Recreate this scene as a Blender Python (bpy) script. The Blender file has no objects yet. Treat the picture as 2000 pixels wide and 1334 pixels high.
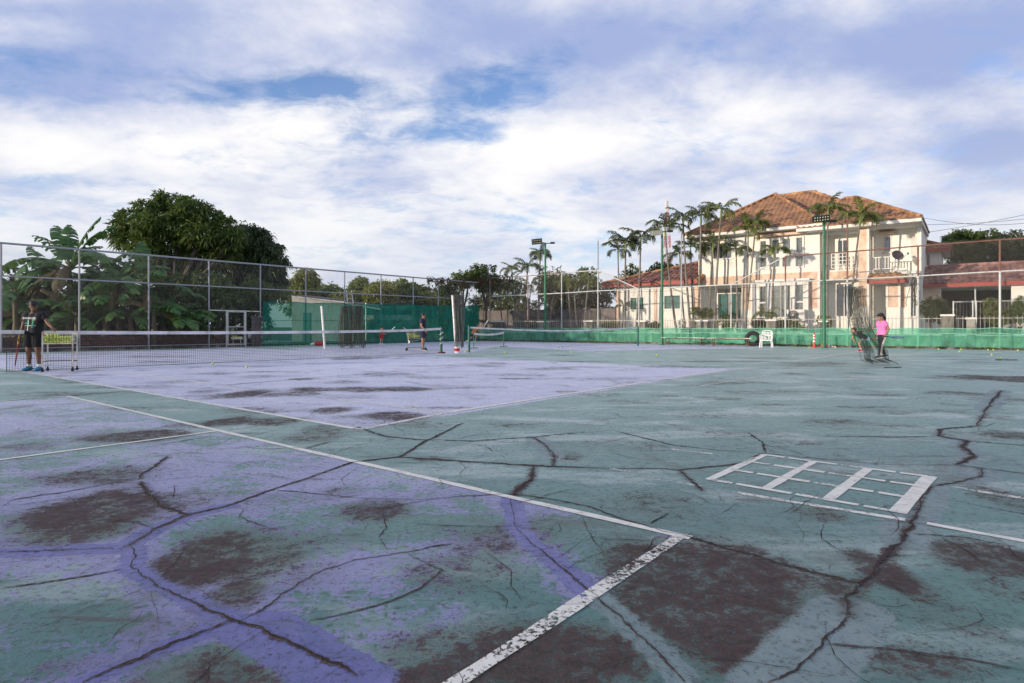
import bpy, bmesh, math, random
import numpy as np
from mathutils import Vector, Matrix, Euler
from mathutils.bvhtree import BVHTree

# ------------------------------------------------------------------ camera, world, sun, exposure
scene = bpy.context.scene
COL = scene.collection
R = math.radians
F, CX, HY, CH = 1180.0, 1000.0, 638.5, 1.05          # focal length, centre and horizon in photo pixels (2000 wide); eye height in m
cam_data = bpy.data.cameras.new('camera'); cam = bpy.data.objects.new('camera', cam_data); COL.objects.link(cam)
cam_data.sensor_width = 36.0; cam_data.lens = F / 2000 * 36
cam_data.shift_y = (HY - 667) / 2000
cam_data.clip_start = 0.05; cam_data.clip_end = 3000
cam.location = (0, 0, CH); cam.rotation_euler = (R(90), 0, 0)
scene.camera = cam

SUN_TO = Vector((-0.89, -0.46, 0.0)).normalized() * math.cos(R(7.5)) + Vector((0, 0, math.sin(R(7.5))))   # towards the sun
sun_d = bpy.data.lights.new('sun', 'SUN'); sun_d.energy = 3.1; sun_d.angle = R(0.6); sun_d.color = (1.0, 0.86, 0.67)
sun = bpy.data.objects.new('sun', sun_d); COL.objects.link(sun)
sun.rotation_euler = SUN_TO.to_track_quat('Z', 'Y').to_euler()

vs = scene.view_settings
scene.display_settings.display_device = 'sRGB'
vs.view_transform = 'Standard'; vs.look = 'None'; vs.gamma = 1.0; vs.use_curve_mapping = False; vs.exposure = 0.50

world = bpy.data.worlds.new('World'); scene.world = world; world.use_nodes = True
def build_world():
    nt = world.node_tree; N = nt.nodes; L = nt.links; N.clear()
    def n(t, **k):
        x = N.new(t)
        for a, b in k.items(): setattr(x, a, b)
        return x
    def math_(op, a, b=None, c=None, clamp=False):
        x = n('ShaderNodeMath', operation=op); x.use_clamp = clamp
        for i, v in enumerate((a, b, c)):
            if v is None: continue
            if isinstance(v, (int, float)): x.inputs[i].default_value = v
            else: L.new(v, x.inputs[i])
        return x.outputs[0]
    sky = n('ShaderNodeTexSky', sky_type='NISHITA'); sky.sun_disc = False
    sky.sun_elevation = R(7.5); sky.sun_rotation = math.atan2(SUN_TO.x, SUN_TO.y)
    sky.air_density = 1.0; sky.dust_density = 0.6; sky.ozone_density = 2.0
    tc = n('ShaderNodeTexCoord'); sep = n('ShaderNodeSeparateXYZ'); L.new(tc.outputs['Generated'], sep.inputs[0])
    dx, dy, dz = sep.outputs
    zz = math_('ADD', math_('MAXIMUM', dz, 0.0), 0.24)
    px = math_('DIVIDE', dx, zz); py = math_('DIVIDE', dy, zz)
    cmb = n('ShaderNodeCombineXYZ'); L.new(px, cmb.inputs[0]); L.new(py, cmb.inputs[1])
    def noise(scale, detail, rough, dist, off, sx=1, sy=1):
        mp = n('ShaderNodeMapping'); L.new(cmb.outputs[0], mp.inputs[0])
        mp.inputs['Location'].default_value = off; mp.inputs['Scale'].default_value = (sx, sy, 1)
        mp.inputs['Rotation'].default_value = (0, 0, R(-24))
        t = n('ShaderNodeTexNoise'); L.new(mp.outputs[0], t.inputs['Vector'])
        t.inputs['Scale'].default_value = scale; t.inputs['Detail'].default_value = detail
        t.inputs['Roughness'].default_value = rough; t.inputs['Distortion'].default_value = dist
        return t.outputs['Fac']
    def sstep(v, a, b):
        x = n('ShaderNodeMapRange', interpolation_type='SMOOTHSTEP'); L.new(v, x.inputs[0])
        x.inputs[1].default_value = a; x.inputs[2].default_value = b
        return x.outputs[0]
    big = noise(0.55, 4, 0.5, 0.4, (3.1, 1.7, 0), 1.0, 1.25)
    fine = noise(2.3, 10, 0.60, 0.3, (1.3, 8.2, 0), 1.0, 1.05)
    rip = noise(9.5, 8, 0.62, 0.35, (4.3, 2.2, 0), 0.85, 1.2)
    ry = math_('MAXIMUM', dy, 0.05); U = math_('DIVIDE', dx, ry); W = math_('DIVIDE', dz, ry)
    def spot(items, base):
        acc = base
        for pxx, pyy, rx_, ry_, amp in items:              # measured on the photograph: centre and half sizes in pixels of view angle
            a = math_('DIVIDE', math_('SUBTRACT', U, (pxx - CX) / F), rx_ / F); b = math_('DIVIDE', math_('SUBTRACT', W, (HY - pyy) / F), ry_ / F)
            r2 = math_('ADD', math_('MULTIPLY', a, a), math_('MULTIPLY', b, b))
            acc = math_('ADD', acc, math_('MULTIPLY', math_('POWER', 2.718, math_('MULTIPLY', r2, -1.0)), amp))
        return acc
    dens = math_('ADD', 0.70, math_('MULTIPLY', math_('SUBTRACT', big, 0.5), 0.55))
    dens = math_('ADD', dens, math_('ADD', math_('MULTIPLY', math_('SUBTRACT', fine, 0.5), 1.35), math_('MULTIPLY', math_('SUBTRACT', rip, 0.5), 0.75)))
    dens = spot(((1000, 165, 125, 55, -0.56), (800, 190, 300, 70, -0.16), (880, 195, 110, 45, -0.22), (640, 165, 120, 30, -0.44), (860, 262, 110, 24, -0.44), (1090, 110, 150, 30, -0.16), (430, 185, 110, 28, -0.26), (70, 130, 220, 40, -0.20),
                 (1920, 300, 170, 45, 0.06), (1850, 200, 260, 50, 0.10), (60, 345, 90, 22, -0.26), (1700, 370, 300, 40, -0.10), (1160, 200, 90, 60, 0.35), (1130, 290, 130, 40, 0.35), (330, 60, 300, 60, 0.15), (700, 60, 160, 60, 0.25)), dens)
    cov = sstep(dens, 0.12, 0.74)
    low = sstep(dz, 0.30, 0.0)
    cov = math_('MAXIMUM', math_('MAXIMUM', cov, 0.10), math_('MULTIPLY', low, 0.9))
    lum = math_('ADD', 0.60, math_('MULTIPLY', math_('SUBTRACT', noise(1.7, 10, 0.60, 0.25, (7.7, 3.4, 0), 1.0, 1.05), 0.5), 1.5))
    lum = math_('ADD', lum, math_('MULTIPLY', math_('SUBTRACT', rip, 0.5), 0.30))
    lum = spot(((1130, 285, 140, 40, 0.40), (100, 300, 240, 50, 0.30), (600, 240, 300, 80, 0.22), (600, 50, 260, 50, 0.16), (1080, 70, 260, 60, -0.36), (1820, 90, 380, 80, -0.42), (1920, 290, 170, 45, -0.50), (60, 130, 260, 70, -0.40), (350, 20, 400, 30, -0.12), (620, 440, 120, 14, 0.25), (1500, 240, 260, 60, 0.12), (850, 455, 60, 9, 0.2), (900, 430, 500, 60, 0.12)), lum)
    lum = math_('SUBTRACT', lum, math_('MULTIPLY', sstep(dz, 0.24, 0.52), 0.17))
    lit = sstep(lum, 0.12, 0.98)
    cc = n('ShaderNodeMix', data_type='RGBA'); L.new(lit, cc.inputs[0])
    cc.inputs[6].default_value = (0.345, 0.425, 0.68, 1); cc.inputs[7].default_value = (0.95, 0.935, 0.93, 1)
    ch = n('ShaderNodeMix', data_type='RGBA'); L.new(math_('MULTIPLY', low, 0.72), ch.inputs[0])
    L.new(cc.outputs[2], ch.inputs[6]); ch.inputs[7].default_value = (0.70, 0.73, 0.80, 1)
    tint = n('ShaderNodeMix', data_type='RGBA', blend_type='MULTIPLY'); tint.inputs[0].default_value = 1; L.new(sky.outputs[0], tint.inputs[6]); tint.inputs[7].default_value = (0.86, 1.02, 1.42, 1)
    b1 = n('ShaderNodeBackground'); L.new(tint.outputs[2], b1.inputs[0]); b1.inputs[1].default_value = 0.15
    b2 = n('ShaderNodeBackground'); L.new(ch.outputs[2], b2.inputs[0]); b2.inputs[1].default_value = 0.78
    mx = n('ShaderNodeMixShader'); L.new(cov, mx.inputs[0]); L.new(b1.outputs[0], mx.inputs[1]); L.new(b2.outputs[0], mx.inputs[2])
    out = n('ShaderNodeOutputWorld'); L.new(mx.outputs[0], out.inputs[0])
build_world()
scene.cycles.transparent_max_bounces = 24
scene.cycles.max_bounces = 6

# ------------------------------------------------------------------ placing things measured on the photograph
def G(px, py, z=0.0):                                   # ground point (height z) that the photograph shows at a pixel
    Y = F * (CH - z) / (py - HY); return Vector(((px - CX) * Y / F, Y, z))
def at(px, py, Y): return Vector(((px - CX) * Y / F, Y, CH - (py - HY) * Y / F))
TH = R(51.1)
DV = Vector((math.cos(TH), math.sin(TH), 0))            # along the baselines, away to the right
SV = Vector((math.sin(TH), -math.cos(TH), 0))           # along the sidelines, nearer to the right
class Line2:                                            # a vertical plane over a ground line through two points
    def __init__(s, p, q): s.p = Vector(p[:2]); s.d = (Vector(q[:2]) - s.p).normalized()
    def Y(s, px):
        k = (px - CX) / F
        t = (k * s.p.y - s.p.x) / (s.d.x - k * s.d.y); return s.p.y + s.d.y * t
    def at(s, px, py): return at(px, py, s.Y(px))
    def base(s, px, z=0.0):
        Y = s.Y(px); return Vector(((px - CX) * Y / F, Y, z))

# ------------------------------------------------------------------ mesh building
rng = random.Random(7)
class MB:
    def __init__(s): s.v = []; s.f = []
    def add(s, vs, fs):
        b = len(s.v); s.v += [tuple(v) for v in vs]; s.f += [tuple(i + b for i in f) for f in fs]; return s
    def box(s, c, d, M=None):
        x, y, z = d[0] / 2, d[1] / 2, d[2] / 2
        vs = [Vector((sx * x, sy * y, sz * z)) for sx in (-1, 1) for sy in (-1, 1) for sz in (-1, 1)]
        vs = [(M @ v if M else v) + Vector(c) for v in vs]
        return s.add(vs, [(0, 1, 3, 2), (4, 6, 7, 5), (0, 4, 5, 1), (2, 3, 7, 6), (0, 2, 6, 4), (1, 5, 7, 3)])
    def rbox(s, x0, x1, y0, y1, z0, z1): return s.box(((x0 + x1) / 2, (y0 + y1) / 2, (z0 + z1) / 2), (abs(x1 - x0), abs(y1 - y0), abs(z1 - z0)))
    def beam(s, p, q, w, h=None, up=(0, 0, 1)):
        p, q = Vector(p), Vector(q); h = h or w; d = (q - p)
        z = Vector(up); x = d.cross(z)
        if x.length < 1e-6: x = d.cross(Vector((0, 1, 0)))
        x.normalize(); y = x.cross(d).normalized()
        vs = [e + x * a * w / 2 + y * b * h / 2 for e in (p, q) for a, b in ((-1, -1), (1, -1), (1, 1), (-1, 1))]
        return s.add(vs, [(3, 2, 1, 0), (4, 5, 6, 7), (0, 1, 5, 4), (1, 2, 6, 5), (2, 3, 7, 6), (3, 0, 4, 7)])
    def tube(s, pts, r, n=8, cap=True, flat=1.0):
        pts = [Vector(p) for p in pts]; m = len(pts)
        rs = r if hasattr(r, '__len__') else [r] * m
        vs = []; prev = None
        for i, p in enumerate(pts):
            d = (pts[min(i + 1, m - 1)] - pts[max(i - 1, 0)])
            d = d.normalized() if d.length > 1e-9 else Vector((0, 0, 1))
            if prev is None:
                a = d.cross(Vector((0, 0, 1)))
                if a.length < 0.05: a = d.cross(Vector((0, 1, 0)))
            else: a = prev - d * prev.dot(d)
            a.normalize(); prev = a; b = d.cross(a)
            for k in range(n):
                t = 2 * math.pi * k / n
                vs.append(p + (a * math.cos(t) + b * math.sin(t) * flat) * rs[i])
        fs = [(i * n + k, i * n + (k + 1) % n, (i + 1) * n + (k + 1) % n, (i + 1) * n + k) for i in range(m - 1) for k in range(n)]
        if cap: fs += [tuple(range(n - 1, -1, -1)), tuple((m - 1) * n + k for k in range(n))]
        return s.add(vs, fs)
    def capsule(s, p, q, r1, r2=None, n=12, flat=1.0):
        p, q = Vector(p), Vector(q); r2 = r1 if r2 is None else r2; d = q - p
        u = d.normalized() if d.length > 1e-6 else Vector((0, 0, 1)); pts = []; rs = []
        for t in (-88, -60, -30): pts.append(p + u * r1 * math.sin(R(t))); rs.append(r1 * math.cos(R(t)))
        for t in (0, .5, 1): pts.append(p + d * t); rs.append(r1 + (r2 - r1) * t)
        if d.length < 1e-6: pts.pop(); rs.pop(); pts.pop(); rs.pop()
        for t in (30, 60, 88): pts.append(q + u * r2 * math.sin(R(t))); rs.append(r2 * math.cos(R(t)))
        return s.tube(pts, rs, n, True, flat)
    def ball(s, c, r, M=None, n=12, m=8):
        r = Vector(r) if hasattr(r, '__len__') else Vector((r, r, r)); c = Vector(c); vs = []
        for i in range(m + 1):
            ph = math.pi * (i / m - .5)
            if i in (0, m): ph *= .999
            for k in range(n):
                t = 2 * math.pi * k / n
                v = Vector((r.x * math.cos(ph) * math.cos(t), r.y * math.cos(ph) * math.sin(t), r.z * math.sin(ph)))
                vs.append((M @ v if M else v) + c)
        fs = [(i * n + k, i * n + (k + 1) % n, (i + 1) * n + (k + 1) % n, (i + 1) * n + k) for i in range(m) for k in range(n)]
        fs += [tuple(range(n - 1, -1, -1)), tuple(m * n + k for k in range(n))]
        return s.add(vs, fs)
    def lathe(s, prof, c=(0, 0, 0), n=16, M=None):
        c = Vector(c); vs = []
        for r, z in prof:
            for k in range(n):
                t = 2 * math.pi * k / n; v = Vector((r * math.cos(t), r * math.sin(t), z)); vs.append((M @ v if M else v) + c)
        m = len(prof)
        fs = [(i * n + k, i * n + (k + 1) % n, (i + 1) * n + (k + 1) % n, (i + 1) * n + k) for i in range(m - 1) for k in range(n)]
        fs += [tuple(range(n - 1, -1, -1)), tuple((m - 1) * n + k for k in range(n))]
        return s.add(vs, fs)
    def ring(s, c, R1, r, M=None, n=24, m=8, sx=1, sy=1):
        c = Vector(c); vs = []
        for i in range(n):
            a = 2 * math.pi * i / n
            for k in range(m):
                b = 2 * math.pi * k / m; q = R1 + r * math.cos(b)
                v = Vector((q * math.cos(a) * sx, q * math.sin(a) * sy, r * math.sin(b))); vs.append((M @ v if M else v) + c)
        return s.add(vs, [(i * m + k, ((i + 1) % n) * m + k, ((i + 1) % n) * m + (k + 1) % m, i * m + (k + 1) % m) for i in range(n) for k in range(m)])
    def wire(s, pts, r):                                # three-sided strand
        return s.tube(pts, r, 3, False)
    def mesh(s, name, smooth=False, angle=40):
        me = bpy.data.meshes.new(name); me.from_pydata(s.v, [], s.f); me.validate(clean_customdata=False)
        if smooth:
            me.polygons.foreach_set('use_smooth', [True] * len(me.polygons)); me.set_sharp_from_angle(angle=R(angle))
        me.update(); return me

def link(name, me, mat, parent=None, world=False):
    o = bpy.data.objects.new(name, me); COL.objects.link(o)
    if mat is not None and me is not None and not me.materials: me.materials.append(mat)
    if parent is not None:
        o.parent = parent
        if world: o.matrix_parent_inverse = parent.matrix_basis.inverted()
    return o
def part(name, mb, mat, parent=None, world=False, smooth=False, kind=None, label=None, angle=40):
    o = link(name, mb.mesh(name, smooth, angle), mat, parent, world)
    if kind: o['kind'] = kind
    if label: o['label'] = label
    return o
def tag(o, label, cat, group=None):
    o['label'] = label; o['category'] = cat
    if group: o['group'] = group
    return o
def thing(name, label, cat, loc=(0, 0, 0), rz=0.0, group=None):
    o = bpy.data.objects.new(name, None); COL.objects.link(o); o.empty_display_size = .2
    o.location = loc; o.rotation_euler = (0, 0, rz); return tag(o, label, cat, group)
def dup(o, parent=None):
    c = o.copy(); COL.objects.link(c)
    if parent is not None: c.parent = parent
    for ch in list(o.children): dup(ch, c)
    return c

# ------------------------------------------------------------------ materials
class NT:
    def __init__(s, name):
        s.m = bpy.data.materials.new(name); s.m.use_nodes = True; s.t = s.m.node_tree; s.N = s.t.nodes; s.N.clear(); s.L = s.t.links
        s.out = s.n('ShaderNodeOutputMaterial')
    def n(s, t, **k):
        x = s.N.new(t)
        for a, b in k.items(): setattr(x, a, b)
        return x
    def put(s, sock, v):
        if isinstance(v, bpy.types.NodeSocket): s.L.new(v, sock)
        elif isinstance(v, (tuple, list)): sock.default_value = (*v, 1) if len(v) == 3 and len(sock.default_value) == 4 else v
        else: sock.default_value = v
    def math(s, op, a, b=None, clamp=False):
        x = s.n('ShaderNodeMath', operation=op); x.use_clamp = clamp; s.put(x.inputs[0], a)
        if b is not None: s.put(x.inputs[1], b)
        return x.outputs[0]
    def mix(s, f, a, b, blend='MIX'):
        x = s.n('ShaderNodeMix', data_type='RGBA', blend_type=blend); s.put(x.inputs[0], f); s.put(x.inputs[6], a); s.put(x.inputs[7], b); return x.outputs[2]
    def pos(s, kind='Object'): return s.n('ShaderNodeTexCoord').outputs[kind]
    def noise(s, scale, detail=4, rough=.55, dist=0, vec=None, sc=None, off=None, rot=None):
        t = s.n('ShaderNodeTexNoise'); v = vec if vec is not None else s.pos()
        if sc or off or rot:
            mp = s.n('ShaderNodeMapping'); s.L.new(v, mp.inputs[0]); v = mp.outputs[0]
            if sc: mp.inputs['Scale'].default_value = sc
            if off: mp.inputs['Location'].default_value = off
            if rot: mp.inputs['Rotation'].default_value = rot
        s.L.new(v, t.inputs['Vector']); t.inputs['Scale'].default_value = scale; t.inputs['Detail'].default_value = detail
        t.inputs['Roughness'].default_value = rough; t.inputs['Distortion'].default_value = dist
        return t.outputs['Fac']
    def ss(s, v, a, b, lo=0.0, hi=1.0):
        x = s.n('ShaderNodeMapRange', interpolation_type='SMOOTHSTEP'); s.put(x.inputs[0], v)
        x.inputs[1].default_value = a; x.inputs[2].default_value = b; x.inputs[3].default_value = lo; x.inputs[4].default_value = hi; return x.outputs[0]
    def attr(s, name): return s.n('ShaderNodeAttribute', attribute_name=name).outputs['Fac']
    def bump(s, h, strength=.3, dist=.01):
        b = s.n('ShaderNodeBump'); s.put(b.inputs['Height'], h); b.inputs['Strength'].default_value = strength; b.inputs['Distance'].default_value = dist; return b.outputs[0]
    def bsdf(s, col, rough=.6, metal=0.0, spec=.5, normal=None):
        p = s.n('ShaderNodeBsdfPrincipled'); s.put(p.inputs['Base Color'], col); s.put(p.inputs['Roughness'], rough); s.put(p.inputs['Metallic'], metal)
        s.put(p.inputs['Specular IOR Level'], spec)
        if normal is not None: s.L.new(normal, p.inputs['Normal'])
        return p.outputs[0]
    def done(s, sh): s.L.new(sh, s.out.inputs[0]); return s.m
def mul(c, k): return tuple(min(1, x * k) for x in c)
def M(name, col, rough=.6, metal=0.0, var=.18, scale=6.0, dirt=None, dirt_amt=.5, dscale=2.0, bump=0.0, bscale=60, spec=.4, obj_rand=0.0):
    t = NT(name); nz = t.noise(scale, 6, .6)
    c = t.mix(t.ss(nz, .3, .7), mul(col, 1 - var), mul(col, 1 + var))
    if obj_rand:
        oi = t.n('ShaderNodeObjectInfo').outputs['Random']
        hs = t.n('ShaderNodeHueSaturation'); t.put(hs.inputs['Value'], t.math('ADD', t.math('MULTIPLY', oi, obj_rand), 1 - obj_rand / 2)); t.put(hs.inputs['Color'], c); c = hs.outputs[0]
    if dirt:
        d = t.noise(dscale, 8, .7, .4, sc=(1, 1, .45))
        c = t.mix(t.ss(d, .62 - dirt_amt * .35, .85 - dirt_amt * .25), c, dirt)
    nm = t.bump(t.noise(bscale, 5, .6), bump, .02) if bump else None
    return t.done(t.bsdf(c, rough, metal, spec, nm))
def leafmat(name, col, col2, trans=.35, rough=.45):
    t = NT(name); rnd = t.n('ShaderNodeNewGeometry').outputs['Random Per Island']
    c = t.mix(rnd, col, col2)
    p = t.bsdf(c, rough, 0, .35); tr = t.n('ShaderNodeBsdfTranslucent'); t.put(tr.inputs[0], t.mix(.5, c, (.10, .16, .02)))
    m = t.n('ShaderNodeMixShader'); m.inputs[0].default_value = trans; t.L.new(p, m.inputs[1]); t.L.new(tr.outputs[0], m.inputs[2])
    return t.done(m.outputs[0])
# ------------------------------------------------------------------ ground and court surface
def court_material():
    t = NT('court_paint'); P = t.pos('Object')
    blue, worn, smooth, sheen_fade = t.attr('blue'), t.attr('worn'), t.attr('smooth'), t.attr('sheen_fade')
    def hc(v, k=3.2): return t.math('ADD', t.math('MULTIPLY', t.math('SUBTRACT', v, .5), k), .5, True)
    n0 = hc(t.noise(.22, 5, .5, .5, P, off=(3, 1, 0))); n1 = hc(t.noise(.75, 9, .62, .7, P)); n2 = hc(t.noise(2.4, 9, .66, .8, P)); n3 = hc(t.noise(11, 8, .70, .4, P)); n4 = hc(t.noise(75, 4, .7, 0, P)); n5 = hc(t.noise(32, 7, .72, .4, P))
    st = hc(t.noise(1.0, 9, .68, .6, P, sc=(.55, 1.3, 1), rot=(0, 0, R(-38)))); st2 = hc(t.noise(3.2, 9, .72, .6, P, sc=(.35, 1.5, 1), rot=(0, 0, R(-20)), off=(4, 7, 0)))
    def W(*ab):
        acc = None
        for v, k in ab: q = t.math('MULTIPLY', v, k); acc = q if acc is None else t.math('ADD', acc, q)
        return acc
    # old green acrylic: bluish where it was touched up, greener where thin
    g = t.mix(n0, (.028, .092, .110), (.048, .140, .106)); g = t.mix(t.math('MULTIPLY', n1, .55), g, (.080, .190, .176))
    g = t.mix(t.math('MULTIPLY', W((n2, .4), (n3, .35), (n5, .25)), .50), g, (.150, .275, .262)); g = t.mix(t.math('MULTIPLY', t.ss(st, .45, .95), .40), g, (.42, .46, .46))
    g = t.mix(t.math('MULTIPLY', sheen_fade, .80), g, (.46, .60, .53)); g = t.mix(t.math('MULTIPLY', t.math('MULTIPLY', t.ss(st, .5, .9), sheen_fade), .7), g, (.62, .68, .66))  # green lightened with distance, as sheen put into the colour
    # violet-blue recoat
    b = t.mix(n1, (.066, .071, .215), (.130, .133, .320)); b = t.mix(t.math('MULTIPLY', W((st, .6), (n3, .4)), .70), b, (.33, .33, .48))
    b = t.mix(t.math('MULTIPLY', sheen_fade, 1.0, True), b, t.mix(W((n2, .5), (st2, .5)), (.53, .54, .72), (.82, .82, .90)))
    bn = W((blue, 1.0), (n1, .22), (n2, .40), (n3, .36), (n5, .30)); bmask = t.math('MULTIPLY', t.ss(bn, 1.04, 1.11), t.ss(blue, .02, .22))
    c = t.mix(bmask, g, b)
    sm = t.ss(W((smooth, 1.0), (n2, .5), (n3, .45)), .72, .84); sm = t.math('MULTIPLY', sm, t.ss(smooth, .02, .15))
    c = t.mix(t.math('MULTIPLY', sm, .85), c, t.mix(t.ss(blue, .2, .3), t.mix(n2, (.145, .20, .21), (.22, .275, .28)), t.mix(n2, (.088, .095, .270), (.17, .17, .375))))
    # bare brown asphalt where the coating has gone
    w = W((worn, 1.0), (n2, .36), (n3, .44), (n5, .56), (n4, .24)); wmask = t.math('MULTIPLY', t.ss(w, 1.05, 1.50), t.ss(worn, .02, .2))
    br = t.mix(W((n5, .6), (n4, .4)), (.026, .015, .015), (.115, .080, .075)); br = t.mix(t.math('MULTIPLY', t.ss(n1, .5, .9), .4), br, (.090, .098, .070))
    halo = t.math('MULTIPLY', t.ss(worn, .02, .6), .50); c = t.mix(halo, c, t.mix(n3, (.050, .065, .052), (.115, .135, .10))); c = t.mix(t.math('MULTIPLY', wmask, .94), c, br)
    # pits, grime and scuffing
    c = t.mix(t.math('MULTIPLY', t.ss(n5, .46, .06), .60), c, (.030, .038, .038)); c = t.mix(t.math('MULTIPLY', t.ss(W((n4, .5), (n3, .5)), .66, .86), .60), c, (.045, .038, .036))
    c = t.mix(t.math('MULTIPLY', t.ss(hc(t.noise(.9, 10, .75, 1.0, P, off=(5, 3, 0))), .62, .98), .50), c, (.095, .105, .09)); c = t.mix(t.math('MULTIPLY', t.ss(st2, .80, .98), .62), c, (.070, .060, .056))
    c = t.mix(t.math('MULTIPLY', t.ss(hc(t.noise(6.5, 8, .8, .6, P, off=(2, 9, 0))), .84, .98), .60), c, (.065, .055, .052))
    rough = t.math('ADD', .40, t.math('MULTIPLY', n3, .16)); rough = t.math('ADD', rough, t.math('MULTIPLY', wmask, .30))
    h = W((n4, .10), (n5, .16), (n3, .20), (n2, .25)); h = t.math('SUBTRACT', h, t.math('MULTIPLY', wmask, .16))
    return t.done(t.bsdf(c, rough, 0, t.math('SUBTRACT', .34, t.math('MULTIPLY', wmask, .24)), t.bump(h, .6, .012)))
MAT_COURT = court_material()

def ell(px, py, rx, ry):                                 # a patch seen at px,py: ground centre and half sizes in metres
    c = G(px, py); return c.x, c.y, rx * c.y / F, max(.06, abs(G(px, py - ry).y - G(px, py + ry).y) / 2)
WORN = [(175, 1003, 150, 48, 1), (385, 1100, 105, 55, 1), (480, 1088, 140, 55, .62), (455, 1165, 60, 38, .85), (155, 930, 120, 20, .7), (730, 1000, 80, 24, .7), (965, 1055, 120, 50, .55),
        (900, 1105, 140, 40, .45), (1380, 1130, 160, 90, .95), (1440, 1110, 120, 50, .9), (1400, 1260, 95, 90, .9), (1290, 1190, 110, 80, .9), (1120, 1275, 210, 80, .95), (1010, 1330, 260, 60, .9), (470, 1300, 130, 55, .7), (330, 1340, 120, 40, .5),
        (850, 1290, 130, 60, .6), (1915, 1090, 90, 34, .85), (1970, 975, 50, 30, .6), (1975, 849, 55, 9, .7), (1935, 738, 95, 6, .85), (1590, 1003, 50, 18, .7),
        (430, 824, 48, 12, .85), (270, 850, 95, 12, .8), (545, 822, 45, 8, .75), (480, 768, 45, 8, .9), (650, 800, 46, 7, .9), (760, 814, 80, 8, .85), (700, 760, 140, 5, .8), (610, 850, 55, 18, .6), (560, 770, 60, 6, .6),
        (1260, 985, 110, 34, .42), (1715, 1105, 42, 45, .95), (1665, 1175, 30, 40, .85), (1870, 768, 60, 4, .6), (1590, 655 + 55, 90, 3, .5), (1320, 716, 60, 3, .5), (1080, 720, 50, 3, .5), (1960, 1150, 60, 30, .4), (1850, 1200, 70, 40, .3),
        (740, 731, 60, 3, .5), (520, 735, 60, 3, .45), (250, 756, 90, 4, .4), (90, 770, 90, 5, .4), (930, 757, 60, 3, .4), (1180, 740, 70, 3, .4), (700, 700, 50, 3, .6), (610, 1120, 90, 40, .35), (120, 1300, 100, 40, .35), (1750, 1300, 120, 40, .25)]
# polylines of cracks as the photograph shows them: points, width (m), darkness kind
CRACKS = [
 ([(250,1067),(304,1033),(368,1006),(441,989),(539,954),(600,935),(688,903),(781,893),(825,866),(904,827)], .020),
 ([(781,893),(918,903),(1041,909),(1164,914),(1300,916),(1322,918),(1415,910),(1455,903),(1489,886)], .022),
 ([(1200,842),(1308,869),(1406,880),(1494,885),(1617,898),(1739,908),(1867,909),(2000,925),(2100,940)], .016),
 ([(1499,1334),(1553,1312),(1607,1258),(1656,1200)], .010),
 ([(1656,1200),(1656,1170),(1685,1141),(1729,1097),(1759,1062)], .036),
 ([(1759,1062),(1769,1033),(1788,1003),(1803,969),(1818,950)], .022),
 ([(1818,950),(1867,942),(1916,930),(1913,915),(1867,908)], .020),
 ([(1867,908),(1901,891),(1876,874),(1886,861),(1837,852),(1837,839),(1911,832),(1925,803),(1955,763)], .030),
 ([(1332,1045),(1470,1082),(1519,1099),(1617,1124),(1685,1141)], .020),
 ([(540,958),(600,962),(698,972),(811,977),(914,969),(997,966),(1071,974),(1149,991),(1300,1040),(1332,1045)], .012),
 ([(1044,910),(1036,935),(1002,969)], .036),
 ([(997,974),(1007,1028),(1041,1067),(1090,1102),(1149,1153),(1213,1205),(1300,1288),(1340,1334)], .008),
 ([(1080,908),(1083,891),(1066,871),(1044,856)], .022),
 ([(884,1062),(796,1079),(700,1094),(637,1111),(588,1136),(539,1165),(471,1212)], .017),
 ([(255,1067),(267,1087),(255,1106),(304,1141),(368,1170),(451,1209),(505,1224),(588,1268),(700,1322)], .012),
 ([(456,1212),(343,1254),(245,1298),(160,1334)], .016),
 ([(274,940),(284,964),(314,989),(368,1006)], .026), ([(272,937),(279,925),(304,910),(328,891)], .020),
 ([(0,979),(123,962),(206,945),(275,935)], .015), ([(-80,790),(0,784),(147,772),(260,763)], .030),
 ([(0,1079),(39,1076),(176,1072),(245,1072)], .012), ([(431,753),(600,739),(700,731),(796,724),(977,710)], .028),
 ([(791,1079),(865,1114),(816,1150),(762,1175),(674,1199),(600,1214)], .007), ([(1612,1258),(1739,1271),(1886,1288),(2000,1310)], .007),
 ([(1827,972),(2000,1003),(2050,1012)], .010), ([(1783,1043),(1886,1050),(2000,1072)], .007), ([(1617,852),(1740,854),(1832,852)], .016), ([(1881,861),(2000,870),(2060,875)], .018),
 ([(1327,918),(1352,942),(1372,959)], .030), ([(698,834),(747,852),(816,859),(924,861),(1041,854),(1139,844)], .018), ([(1459,844),(1489,864),(1496,885)], .016),
 ([(740,1050),(752,1030),(745,1000)], .008), ([(740,1050),(760,1075)], .008), ([(600,875),(625,868),(640,864)], .03), ([(1911,770),(2000,774)], .02), ([(1310,1000),(1270,1022),(1303,1005)], .006),
 ([(1560,748),(1640,744),(1700,741)], .02), ([(1200,748),(1310,741)], .035), ([(930,738),(1060,741),(1150,738)], .02), ([(0,1150),(110,1135),(240,1112)], .008), ([(1450,700),(1560,703),(1640,700)], .03),
 ([(1926,805),(2000,809)], .016), ([(1937,788),(2000,791)], .016), ([(640,1010),(760,990),(850,975)], .006), ([(300,870),(420,852)], .01)]
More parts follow.
